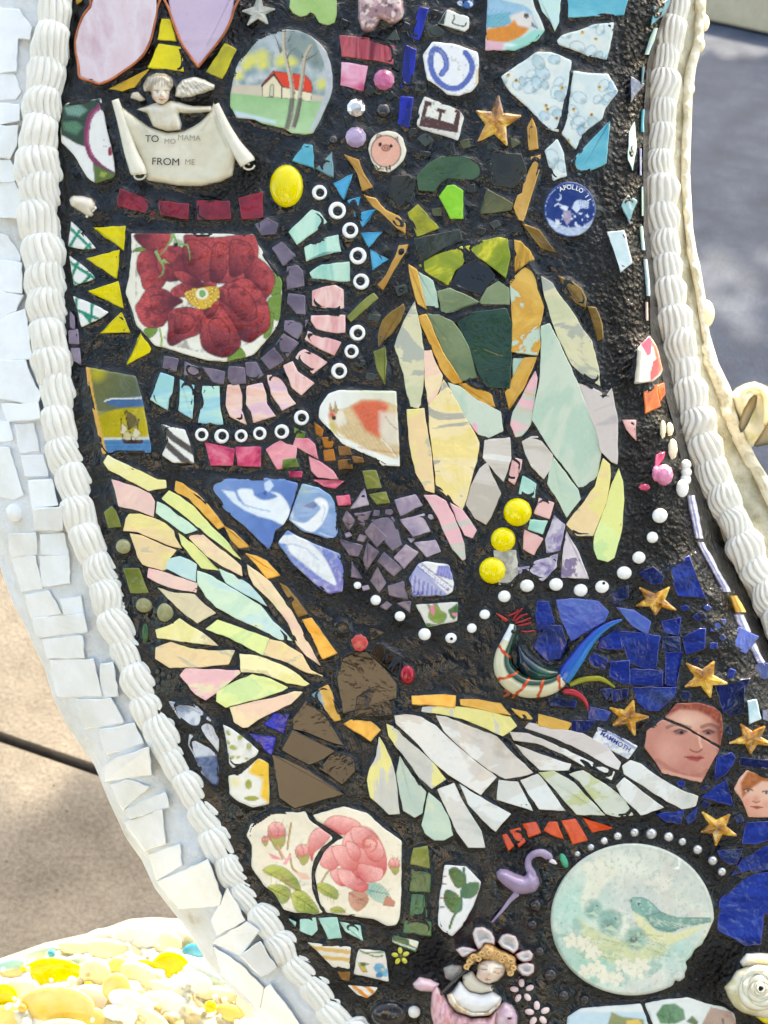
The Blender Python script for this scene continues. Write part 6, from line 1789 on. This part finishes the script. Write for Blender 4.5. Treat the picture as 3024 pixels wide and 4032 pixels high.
relief('A', "1140 630 1150 570 1190 520 1270 500 1340 520 1408 555 1400 585 1330 610 1250 635 1180 640", 'wing', cher, paint_wing, IV, 'figurine', 22, 16, zf=zrays(1130, 520, 9, 5), h=.003)
relief('A', "848 640 860 605 900 596 955 650 920 665", 'wing', cher, paint_plain, (206, 196, 176), 'figurine', 14, 12, zf=zrays(980, 620, 8, 4), h=.002)
relief('A', "890 715 960 690 1010 670 1060 680 1110 655 1170 665 1260 690 1380 690 1395 730 1340 735 1240 745 1170 740 1190 810 1180 850 1090 860 1000 830 960 740", 'torso', cher, paint_plain, (224, 216, 198), 'figurine', 34, 34, h=.002)
def paint_head(p):
    p.poly("930 520 960 490 1040 475 1110 500 1135 550 1120 590 1090 560 1060 520 1000 560 1000 640 960 610", (170, 158, 138), 10, tex=.4)
    for k in range(9): p.line([(970 + k * 18, 490), (955 + k * 20, 570 - abs(k - 5) * 8)], 7, (110, 100, 86), .55)
    p.ell(1027, 602, 9, 6, (96, 96, 100), 4, a=.8); p.ell(1085, 605, 8, 5, (96, 96, 100), 4, a=.8); p.line("1005 590 1045 588", 6, (120, 96, 80), .8); p.line("1070 592 1104 594", 6, (120, 96, 80), .8)
    p.line("1056 600 1050 626 1066 630", 6, (180, 140, 116), .8); p.poly("1035 648 1056 643 1078 650 1056 660", (196, 116, 100), 4); p.wash(1010, 635, 26, (236, 180, 156), .6); p.wash(1098, 635, 22, (236, 180, 156), .6)
relief('A', "932 560 960 500 1020 474 1080 480 1125 510 1135 560 1110 600 1105 650 1070 685 1030 680 990 640 985 600 940 600", 'head', cher, paint_head, (236, 222, 200), 'figurine', 46, 44, h=.004,
       zf=lambda x, y, d: 7 * np.exp(-((x - 1056) / 12) ** 2 - ((y - 618) / 16) ** 2) - 4 * np.exp(-((x - 1025) / 14) ** 2 - ((y - 600) / 10) ** 2) - 4 * np.exp(-((x - 1085) / 14) ** 2 - ((y - 602) / 10) ** 2))
# little foot
foot_ = relief('A', "450 1300 475 1275 540 1278 600 1295 625 1330 622 1370 600 1380 615 1400 595 1420 565 1410 520 1380 460 1345", 'foot_charm', root, paint_plain, (226, 214, 196), 'figurine', 40, 36, h=.003, label='small bisque foot charm')
for k in range(5): B('A', 620 - k * 13, 1358 + k * 14, 13 - k * .8, 'pearl_white', 'toe', foot_, h=12, base=.004, foot=False, n=12, rings=4)
# foil heart
relief('C', "232 -60 590 -60 605 90 595 150 530 200 470 190 415 155 385 210 350 255 300 265 255 240 225 150", 'glass_heart', root,
       lambda p: (p.blot((206, 170, 170), 60, .45, .62, 3, .9), p.blot((236, 214, 208), 36, .55, .62, 9, .9), p.blot((96, 66, 70), 40, .60, .68, 5, .8)), (160, 124, 126), 'lampwork', 34, 30, label='pink foil glass heart')
# rooster of lampwork glass
roo = empty('glass_rooster', root, 'lampwork glass rooster with silver breast and blue tail')
def paint_roo(t, c, s, x, y):
    for b in (.28, .47, .60, .72, .86, .92):
        if abs(t - b + .03 * c) < .011: return (196, 70, 20)
    if c < -.25: return (24, 60, 44) if t < .9 else (200, 206, 206)
    if t < .2: return (232, 236, 236)
    return (214, 208, 176) if t < .9 else (232, 232, 230)
tube('K', [(875, 1470, 30), (862, 1530, 44), (830, 1610, 52), (790, 1720, 66), (795, 1830, 82), (860, 1920, 92), (960, 1975, 90), (1080, 1985, 84), (1190, 1960, 74), (1275, 1905, 56), (1300, 1880, 40)], 'body', roo, 'lampwork', paint_roo, n=24, sub=10, base=.001)
relief('K', "900 1650 930 1640 990 1720 1080 1790 1170 1830 1250 1840 1270 1880 1200 1930 1080 1950 960 1900 900 1800", 'back', roo, lambda p: p.wash(1130, 1880, 120, (30, 90, 60), .6), (12, 36, 52), 'lampwork', 40, 40, h=.002)
tube('K', [(1275, 1925, 58), (1320, 1850, 66), (1400, 1740, 60), (1470, 1640, 48), (1560, 1540, 36), (1660, 1470, 24), (1760, 1430, 10)], 'tail_feather', roo, 'lampwork', lambda t, c, s, x, y: (20, 90 + 40 * c, 176 + 20 * c), n=16, base=.001)
tube('L', [(40, 1860, 20), (120, 1825, 24), (210, 1808, 24), (310, 1815, 20), (410, 1880, 8)], 'tail_feather', roo, 'lampwork', lambda t, c, s, x, y: (150, 146, 20), n=12)
tube('L', [(-10, 1910, 26), (70, 1920, 28), (140, 1960, 22), (180, 2020, 14), (190, 2070, 6)], 'tail_feather', roo, 'lampwork', lambda t, c, s, x, y: (176, 20, 36), n=12)
for q in ([(870, 1440, 9), (900, 1390, 10), (950, 1335, 7)], [(885, 1445, 9), (940, 1400, 10), (990, 1385, 6)], [(890, 1460, 10), (960, 1440, 11), (1015, 1415, 6)], [(905, 1480, 9), (970, 1470, 10), (1020, 1455, 6)],
          [(930, 1525, 7), (990, 1530, 9), (1050, 1520, 6)], [(830, 1400, 9), (900, 1370, 9), (910, 1345, 5)]):
    tube('K', q, 'comb', roo, 'lampwork', lambda t, c, s, x, y: (150, 20, 24), n=8, sub=4, base=.0008)
tube('K', [(820, 1440, 16), (780, 1410, 13), (730, 1375, 4)], 'beak', roo, 'lampwork', lambda t, c, s, x, y: (176, 30, 30), n=8, sub=4, base=.001)
B('K', 873, 1528, 19, 'black_bead', 'eye', roo, h=16, base=.0075, foot=False)
for q in ([(800, 2000, 14), (840, 2030, 18), (790, 2060, 8)], [(850, 2000, 14), (880, 2050, 16), (860, 2074, 8)]):
    tube('K', q, 'foot', roo, 'lampwork', lambda t, c, s, x, y: (150, 70, 20), n=8, sub=4)
# flamingo
fla = empty('flamingo_charm', root, 'glossy mauve glass flamingo')
MV = lambda t, c, s, x, y: (150 + 12 * s, 130 + 10 * s, 160 + 12 * s)
glass('mauve', [(0.35, (140, 120, 152)), (0.6, (166, 148, 176))], rough=.08, scale=40)
relief('Q', "835 420 870 388 930 395 1000 430 1070 450 1100 400 1130 420 1180 450 1195 520 1160 580 1080 600 1000 600 960 570 890 520 845 470", 'body', fla, None, (158, 138, 168), 'lampwork', 60, 60, h=.002)
tube('Q', [(1140, 500, 44), (1125, 430, 38), (1100, 370, 30), (1105, 310, 28), (1150, 270, 30), (1210, 262, 34), (1262, 290, 34), (1285, 315, 24)], 'neck', fla, 'mauve', n=16, base=.002)
tube('Q', [(1275, 320, 20), (1305, 335, 18), (1330, 352, 7)], 'beak', fla, 'lampwork', lambda t, c, s, x, y: (226, 220, 226), n=10, sub=4, base=.002)
tube('Q', [(1010, 590, 30), (950, 650, 20), (880, 740, 14), (800, 830, 9)], 'leg', fla, 'mauve', n=10)
B('Q', 1262, 318, 9, 'black_bead', 'eye', fla, h=8, base=.0075, foot=False)
# lady in a petal bonnet
lady = empty('lady_figurine', root, 'porcelain lady with blond hair, petal bonnet and pink dress')
def paint_bon(p): p.blot((206, 196, 192), 60, .45, .7, 3, .6)
def rim(pts):
    q = nums(pts)
    def f(p):
        p.blot((206, 200, 196), 50, .45, .65, 4, .7); d = segdist(p.x, p.y, q); p.mix((232, 160, 168), np.clip(1 - d / 16, 0, 1) * .8)
    return f
for pts in ("640 920 660 870 730 860 800 900 830 960 830 1020 790 1010 740 1000 720 1050 690 1060 655 990", "845 990 880 930 930 915 1000 940 1025 1000 1020 1050 980 1090 930 1060 880 1040",
            "985 1090 1050 1060 1110 1050 1145 1090 1130 1140 1060 1160 1020 1140", "1010 1170 1080 1150 1150 1170 1150 1240 1100 1275 1040 1260 1000 1210", "500 1050 560 1022 640 1035 700 1060 650 1080 600 1110 560 1120"):
    q = nums(pts); cx, cy = np.mean(q, axis=0)
    relief('Q', pts, 'bonnet_petal', lady, rim(pts), (226, 216, 212), 'figurine', 44, 26, h=.005, zf=lambda x, y, d: -34 * np.clip((d - 9) / 18, 0, 1))
relief('Q', "600 1100 690 1060 740 990 800 1000 860 1040 930 1070 1000 1110 1010 1180 985 1250 940 1270 900 1200 700 1130 620 1200 580 1200", 'hair', lady,
       lambda p: (p.blot((222, 176, 110), 26, .42, .6, 3, .9), p.blot((150, 106, 56), 20, .60, .7, 6, .7)), (200, 156, 100), 'figurine', 60, 50, h=.004, zf=lambda x, y, d: 10 * (fbm(x / 26, y / 26, 3) - .5))
for k, (cx, cy) in enumerate(((620, 1150), (600, 1190), (655, 1110), (960, 1150), (975, 1205), (950, 1245), (720, 1085), (780, 1075), (850, 1085), (910, 1110), (690, 1130), (880, 1140))):
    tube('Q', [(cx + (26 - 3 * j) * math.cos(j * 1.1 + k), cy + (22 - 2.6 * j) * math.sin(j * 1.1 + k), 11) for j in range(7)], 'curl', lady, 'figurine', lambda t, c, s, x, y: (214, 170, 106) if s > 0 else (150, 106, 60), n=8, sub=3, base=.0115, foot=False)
def paint_face(p):
    p.wash(720, 1250, 60, (236, 176, 160), .5); p.wash(850, 1270, 50, (236, 176, 160), .4); p.line("705 1180 740 1170 770 1190", 8, (150, 110, 84), .7, smooth=3); p.line("820 1210 860 1200 890 1215", 8, (150, 110, 84), .7, smooth=3)
    p.line("700 1205 735 1215 765 1212", 7, (110, 84, 76), .8, smooth=3); p.line("820 1235 855 1245 885 1235", 7, (110, 84, 76), .8, smooth=3); p.poly("735 1290 765 1285 795 1298 760 1308", (206, 110, 100), 5); p.line("790 1200 780 1255 770 1262", 8, (206, 176, 150), .8)
relief('Q', "690 1160 740 1130 820 1120 900 1150 920 1200 900 1260 850 1310 780 1335 720 1320 670 1280 680 1220", 'face', lady, paint_face, (232, 216, 196), 'figurine', 62, 56, h=.005,
       zf=lambda x, y, d: 12 * np.exp(-((x - 785) / 18) ** 2 - ((y - 1245) / 26) ** 2) - 6 * np.exp(-((x - 735) / 26) ** 2 - ((y - 1208) / 14) ** 2) - 6 * np.exp(-((x - 855) / 26) ** 2 - ((y - 1238) / 14) ** 2))
relief('Q', "560 1260 640 1220 700 1290 760 1330 820 1340 810 1400 720 1420 620 1400 560 1340", 'neck', lady, None, (224, 212, 192), 'figurine', 44, 40, h=.003)
tube('Q', [(575, 1290, 9), (610, 1345, 11), (680, 1382, 12), (760, 1378, 11), (825, 1345, 8)], 'choker', lady, 'ink_black', n=10, base=.006, foot=False)
relief('Q', "430 1420 480 1390 540 1300 620 1390 720 1415 810 1390 885 1440 870 1520 790 1590 640 1605 510 1565 445 1490", 'bust', lady, None, (236, 232, 228), 'figurine', 50, 50, h=.004)
relief('Q', "430 1420 480 1400 540 1500 640 1560 760 1560 860 1480 885 1450 860 1520 780 1590 640 1600 520 1560 450 1490", 'collar', lady, lambda p: p.blot((196, 160, 104), 40, .48, .62, 3, .8), (226, 216, 196), 'figurine', 30, 22, h=.0085)
relief('Q', "310 1400 350 1340 420 1430 500 1560 640 1610 780 1600 850 1530 830 1700 330 1700 300 1560", 'dress', lady, lambda p: (p.blot((206, 140, 150), 40, .45, .65, 3, .8, sx=2), p.hatch("310 1400 420 1430 640 1610 830 1600 830 1700 330 1700", .2, 50, (196, 120, 136), .4, 12)), (236, 190, 194), 'figurine', 50, 44, h=.004,
       zf=lambda x, y, d: 8 * np.sin(x / 22 + y / 80))
relief('Q', "150 1330 210 1270 300 1290 380 1330 330 1400 220 1395 170 1370", 'sleeve', lady, None, (230, 196, 206), 'figurine', 50, 44, h=.003)
relief('Q', "830 1540 900 1470 970 1500 1015 1590 1010 1700 820 1700", 'sleeve', lady, lambda p: (p.blot((226, 206, 206), 40, .5, .65, 3, .7), p.ell(945, 1612, 22, 12, (50, 40, 44), 4)), (206, 170, 190), 'figurine', 56, 50, h=.003)
tube('Q', [(360, 1440, 14), (430, 1370, 15), (520, 1280, 13), (590, 1220, 8)], 'ribbon', lady, 'ink_black', n=8, base=.007, foot=False)
relief('Q', "400 1200 470 1170 560 1180 570 1250 500 1330 420 1290", 'shoulder_bow', lady, paint_plain, (150, 146, 142), 'figurine', 30, 30, h=.002)
# white porcelain rose
rose = empty('porcelain_rose', root, 'ivory porcelain rose at the edge of the mosaic')
def zpet(cx, cy): return lambda x, y, d: -30 * np.exp(-(np.hypot(x - cx, y - cy) / 90) ** 2)
relief('R', "1295 1360 1350 1300 1400 1220 1500 1180 1700 1150 1800 1250 1820 1450 1780 1600 1650 1620 1560 1600 1450 1570 1380 1520 1330 1440", 'petal', rose, lambda p: p.blot((206, 196, 150), 60, .45, .65, 4, .8), (230, 224, 200), 'figurine', 60, 60, h=.004)
for k, (r0, tw) in enumerate(((250, .3), (200, 1.2), (150, 2.2), (110, 3.1), (74, 4.2), (44, 5.2))):
    for j in range(3):
        a = tw + j * 2.1
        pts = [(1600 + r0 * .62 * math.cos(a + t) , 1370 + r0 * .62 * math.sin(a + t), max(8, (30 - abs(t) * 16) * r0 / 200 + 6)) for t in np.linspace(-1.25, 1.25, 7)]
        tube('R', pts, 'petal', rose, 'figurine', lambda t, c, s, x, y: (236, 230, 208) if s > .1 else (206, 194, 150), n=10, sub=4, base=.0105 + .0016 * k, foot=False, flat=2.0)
relief('R', "1425 1150 1480 1080 1600 1075 1760 1090 1760 1190 1560 1200 1450 1195", 'petal', rose, paint_plain, (228, 226, 220), 'figurine', 40, 36, h=.004)
relief('R', "1530 1580 1600 1570 1720 1600 1700 1680 1620 1650", 'leaf', rose, None, (226, 206, 30), 'figurine', 14, 14, h=.002)
# ear-shaped shell on the far side
ear = empty('shell_ornament', root, 'cream ear shaped shell with an orange hollow on the outer side')
relief('Y', "820 480 870 420 940 385 1010 370 1080 395 1150 430 1240 520 1220 700 1140 800 1040 850 990 850 1000 960 975 950 955 860 925 820 885 700 890 640 850 560", 'shell_rim', ear, lambda p: p.blot((206, 206, 160), 90, .45, .65, 3, .7), (236, 230, 206), 'figurine', 120, 60, lift=-.045, foot=False, skirt=.06,
       zf=lambda x, y, d: -60 * np.exp(-((x - 1030) / 70) ** 2 - ((y - 600) / 160) ** 2))
relief('Y', "890 700 920 590 970 500 1010 465 1030 480 1020 560 980 640 940 720 910 750", 'shell_hollow', ear, None, (253, 236, 196), 'figurine', 20, 20, lift=-.020, foot=False)  # both hollows: pale colour stands in for backlight glowing through the shell
relief('Y', "1000 830 1060 740 1110 660 1260 640 1240 800 1120 830 1010 850", 'shell_hollow', ear, None, (253, 238, 200), 'figurine', 20, 20, lift=-.026, foot=False)
tube('Y', [(1090, 690, 24), (1100, 560, 26), (1085, 470, 24), (1030, 420, 22), (950, 430, 20), (900, 500, 16)], 'shell_ridge', ear, 'cream_shell', n=12, base=-.030, foot=False)
for u, v, r_ in ((2780, 1235, 34), (2772, 90, 22), (2756, 175, 20), (2722, 350, 14)):
    (dome((u, v), r_, 'cream_shell', 'round_bead', root, ry=r_ * 1.6, h=r_, base=-.036, foot=False))
# ------------------------------------------------------------------ small chips packed into the remaining gaps
FR = 6.0
occ = np.zeros((int(4500 / FR), int(3700 / FR)), bool)
def mark(t, pad=0):
    a = np.array(t); lo = a.min(0) - pad; hi = a.max(0) + pad
    i0, i1 = int(max(lo[0], 0) / FR), int(min(hi[0], 3690) / FR) + 1; j0, j1 = int(max(lo[1], 0) / FR), int(min(hi[1], 4490) / FR) + 1
    if i1 <= i0 or j1 <= j0: return None
    X, Y = np.meshgrid(np.arange(i0, i1) * FR, np.arange(j0, j1) * FR)
    return (slice(j0, j1), slice(i0, i1)), pip(X, Y, t)
for t in TILES:
    r_ = mark(t)
    if r_: occ[r_[0]] |= r_[1]
def fill(region, mats, name, smin, smax, n, seed, gap=7, parent=None):
    rg = random.Random(seed); reg = np.array(region); lo, hi = reg.min(0), reg.max(0); k = 0
    for _ in range(n):
        c = np.array([rg.uniform(lo[0], hi[0]), rg.uniform(lo[1], hi[1])])
        if not pip(c[:1], c[1:], region)[0]: continue
        a0 = rg.uniform(0, 6.3); m = rg.choice((4, 4, 4, 5, 3)); s = rg.uniform(smin, smax); el = rg.uniform(.7, 1.0)
        q = []
        for i in range(m):
            a = a0 + 2 * math.pi * (i + rg.uniform(-.16, .16)) / m; q.append((c[0] + s * math.cos(a), c[1] + s * el * math.sin(a)))
        big = [(c[0] + (x - c[0]) * (1 + gap / s), c[1] + (y - c[1]) * (1 + gap / s)) for x, y in q]
        r_ = mark(big)
        if r_ is None or (occ[r_[0]] & r_[1]).any(): continue
        occ[r_[0]] |= r_[1]; k += 1
        tile(q, rg.choice(mats), name, parent or root, h=.0008, bev=4, tilt=4, jit=1.5)
SKY = [(2140, 2340), (2500, 2330), (2760, 2230), (2900, 2420), (3060, 2740), (3100, 3560), (2980, 3620), (2840, 3360), (2700, 3180), (2500, 3120), (2640, 2960), (2560, 2740), (2330, 2660), (2100, 2560)]
fill(SKY, ['blue_tile', 'navy', 'navy', 'blue_tile'], 'blue_glass_tile', 44, 70, 500, 1)
fill(SKY, ['navy', 'blue_tile'], 'blue_glass_tile', 20, 36, 1400, 2)
fill([(1380, 1990), (1700, 2020), (1740, 2330), (1500, 2420), (1330, 2200)], ['plum', 'lilac', 'plum'], 'plum_tile', 16, 30, 500, 3)
fill([(1640, 560), (2060, 560), (2100, 860), (1980, 1000), (1620, 980), (1540, 760)], ['dark_olive', 'smoke', 'dark_olive', 'olive_dark'], 'glass_tile', 24, 60, 900, 4, parent=cicada)
fill([(1500, 900), (1640, 960), (1560, 1300), (1420, 1560), (1350, 1300)], ['dark_olive', 'smoke'], 'glass_tile', 22, 44, 400, 5)
fill([(1330, 40), (1760, 40), (1720, 560), (1340, 560)], ['dark_olive', 'smoke', 'black_glass'], 'glass_tile', 20, 46, 500, 6)
fill([(1230, 2420), (1500, 2480), (1640, 2700), (1560, 2790), (1300, 2560)], ['dark_mirror', 'black_glass'], 'black_mirror_tile', 26, 56, 400, 7)
# ------------------------------------------------------------------ the resin bed itself, drawn up round every piece
ST = 6.0
gu = np.arange(-100, 3500, ST); gv = np.arange(-300, 4400, ST)
mask_ = np.zeros((len(gv), len(gu)), np.float32)
for t in TILES:
    a = np.array(t); lo = a.min(0); hi = a.max(0)
    i0 = np.searchsorted(gu, lo[0]); i1 = np.searchsorted(gu, hi[0]); j0 = np.searchsorted(gv, lo[1]); j1 = np.searchsorted(gv, hi[1])
    if i1 <= i0 or j1 <= j0: continue
    X, Y = np.meshgrid(gu[i0:i1], gv[j0:j1])
    mask_[j0:j1, i0:i1] = np.maximum(mask_[j0:j1, i0:i1], pip(X, Y, t))
def boxblur(a, r):
    k = 2 * r + 1
    for ax in (0, 1):
        p_ = np.pad(a, [(r + 1, r) if i == ax else (0, 0) for i in (0, 1)], mode='edge')
        c = np.cumsum(p_, axis=ax, dtype=np.float64)
        a = (np.take(c, range(k, c.shape[ax]), ax) - np.take(c, range(0, c.shape[ax] - k), ax)) / k
    return a
b1 = boxblur(boxblur(mask_, 3), 2); b2 = boxblur(boxblur(mask_, 9), 9)
GX, GY = np.meshgrid(gu, gv)
lump = fbm(GX / 60, GY / 60, 3, 4) - .5
fine = fbm(GX / 17, GY / 17, 8, 3) - .5
grit_ = np.clip((fbm(GX / 260, GY / 260, 11, 3) - .5) * 5, 0, 1) * np.clip(1.15 - b2 * 1.6, 0, 1)
grit_ = np.maximum(grit_, np.clip((GX - 2200) / 250, 0, 1) * np.clip(1.1 - b2 * 1.5, 0, 1))
hgt = .0019 * np.clip(b1 * 1.5, 0, 1) ** 1.6 + .0022 * lump + (.0008 + .0012 * grit_) * fine * (1 - b1) - .0008 - .0026 * np.clip((b1 - .72) * 5, 0, 1)
def sample(a, u, v):
    x = np.clip((u - gu[0]) / ST, 0, len(gu) - 1.001); y = np.clip((v - gv[0]) / ST, 0, len(gv) - 1.001)
    xi = x.astype(int); yi = y.astype(int); fx = x - xi; fy = y - yi
    return (a[yi, xi] * (1 - fx) + a[yi, xi + 1] * fx) * (1 - fy) + (a[yi + 1, xi] * (1 - fx) + a[yi + 1, xi + 1] * fx) * fy
NR, NC = 640, 440
vv_ = np.linspace(-280, 4330, NR); ss = np.linspace(0, 1, NC)
lft = ROPE_L(vv_, 0) * .45 + ROPE_L(vv_, 1) * .55; rgt = RIDGE(vv_)
U = lft[:, None] + (rgt - lft)[:, None] * ss[None, :]; V = np.repeat(vv_[:, None], NC, 1)
Z = z0(U, V) + sample(hgt, U, V)
pts = P(U, V, Z).reshape(-1, 3)
idx = np.arange(NR * NC).reshape(NR, NC)
fc = np.stack([idx[:-1, :-1], idx[1:, :-1], idx[1:, 1:], idx[:-1, 1:]], -1).reshape(-1, 4)
link('resin_bed', mesh('resin_bed', pts, fc.tolist(), 'resin', True, None, ('grit', sample(grit_, U, V).ravel())), root, 'black glossy resin bed')

# ------------------------------------------------------------------ sunlit mosaic plinth, lower left, behind the flank
chalky('cream_crust', [(0.3, (200, 176, 104)), (0.42, (206, 198, 170)), (0.6, (214, 212, 204))], 16, .3, 150, .6, .002, .5)
pl_ = empty('mosaic_plinth', label='sunlit white plinth crusted with yellow china and pearls behind the sculpture'); pl_['category'] = 'plinth'
pl_.matrix_world = PANEL
TOP = interp([(-700, 3950), (-400, 3900), (0, 3778), (180, 3715), (350, 3678), (435, 3650), (510, 3622), (600, 3615), (715, 3622), (780, 3680), (900, 3760), (1300, 3900), (1700, 4100)])
def zpl(u, v): return -.150 + .85 * (v - 4032) * K
rows = []
for t in np.linspace(0, 1, 120):
    r_ = []
    for u in np.linspace(-600, 1500, 220):
        v = float(TOP(u)) + (4700 - float(TOP(u))) * t
        e = min(t / .05, 1); z = zpl(u, v) - .03 * (1 - math.sqrt(max(0, 1 - (1 - e) ** 2)))
        r_.append((u, v, z))
    rows.append(r_)
rows = [[(u, v - 2, z - .12) for u, v, z in rows[0]]] + rows
crust = loft(rows, 'crust', 'cream_crust', pl_, .030, 80, 12)
_zs = zsurf
def zsurf(u, v): return zpl(np.asarray(u, float), np.asarray(v, float)) + .030 * (fbm(np.asarray(u) / 80, np.asarray(v) / 80, 12, 5) - .5) + .001
YEL = [(350, 1370, 150, 80, 'dome_yellow', .1), (360, 1545, 160, 80, 'honey', .05), (1080, 1330, 90, 80, 'dome_yellow', .6), (735, 1430, 60, 58, 'honey', .3), (720, 1200, 130, 46, 'cream_shell', .2),
       (1050, 1145, 70, 48, 'cream_shell', .1), (900, 1360, 100, 50, 'cream_shell', .5), (1245, 1215, 64, 42, 'sky_blue', .1), (470, 1270, 80, 26, 'pale_blue', -.2), (130, 1445, 80, 50, 'cream_shell', 0), (20, 1500, 60, 60, 'dome_yellow', .4),
       (60, 1620, 100, 50, 'honey', .1), (1130, 1490, 140, 36, 'cream_shell', .5), (1390, 1470, 120, 30, 'cream_shell', .1), (1460, 1590, 66, 34, 'honey', .3), (960, 1640, 90, 40, 'cream_shell', .6), (600, 1330, 66, 56, 'cream_shell', 0),
       (600, 1630, 50, 46, 'honey', 0), (220, 1230, 110, 30, 'mint_pale', -.35), (60, 1290, 70, 30, 'mint', -.3), (740, 1285, 44, 30, 'honey', -.3), (1310, 1345, 90, 26, 'pale_blue', .5), (470, 1170, 100, 28, 'cream_shell', 0),
       (920, 1290, 60, 24, 'yellow', .1), (90, 1335, 90, 24, 'orange_shell', -.1), (1560, 1590, 40, 80, 'cream_shell', -.3), (400, 1690, 110, 40, 'cream_shell', 0), (830, 1520, 100, 44, 'white_china', .3), (1080, 1560, 140, 60, 'white_china', .3),
       (640, 1520, 120, 60, 'white_china', .4), (860, 1110, 100, 50, 'white_china', 0), (250, 1660, 120, 40, 'white_china', 0), (1240, 1400, 70, 44, 'white_china', .3), (640, 1120, 80, 40, 'white_china', -.2), (780, 1600, 90, 40, 'white_china', .2)]
glass('honey', [(0.35, (244, 206, 90)), (0.6, (240, 220, 140))], scale=30)
for k_, (x, y, rx, ry, mt, rot) in enumerate(YEL): B('W', x, y, rx * 1.5, mt, 'china_chip', pl_, ry=ry * 1.6, h=24, rot=rot, base=.001, foot=False, n=22, rings=6)
rg = random.Random(31)
for k in range(26):
    x, y = rg.uniform(0, 1560), 0
    (u, _), = src('W', [(x, 0)]); t0 = (float(TOP(u)) - 3000) / CROPS['W'][2]; y = rg.uniform(t0 + 30, 1659)
    B('W', x, y, rg.uniform(10, 20), rg.choice(['white_bead', 'white_bead', 'pearl_white', 'cream_shell', 'dome_yellow']), 'pearl_bead', pl_, base=.003, foot=False, n=14, rings=5)
B('W', 325, 1215, 28, 'sky_blue', 'blue_bead', pl_, base=.003, foot=False); B('W', 560, 1420, 32, 'yellow', 'yellow_bead', pl_, base=.003, foot=False); B('W', 455, 1385, 30, 'white_bead', 'pearl_bead', pl_, base=.005, foot=False)
B('W', 1330, 1550, 40, 'yellow', 'yellow_bead', pl_, base=.003, foot=False); B('W', 140, 1560, 30, 'gold_bright', 'yellow_bead', pl_, base=.003, foot=False)
zsurf = _zs
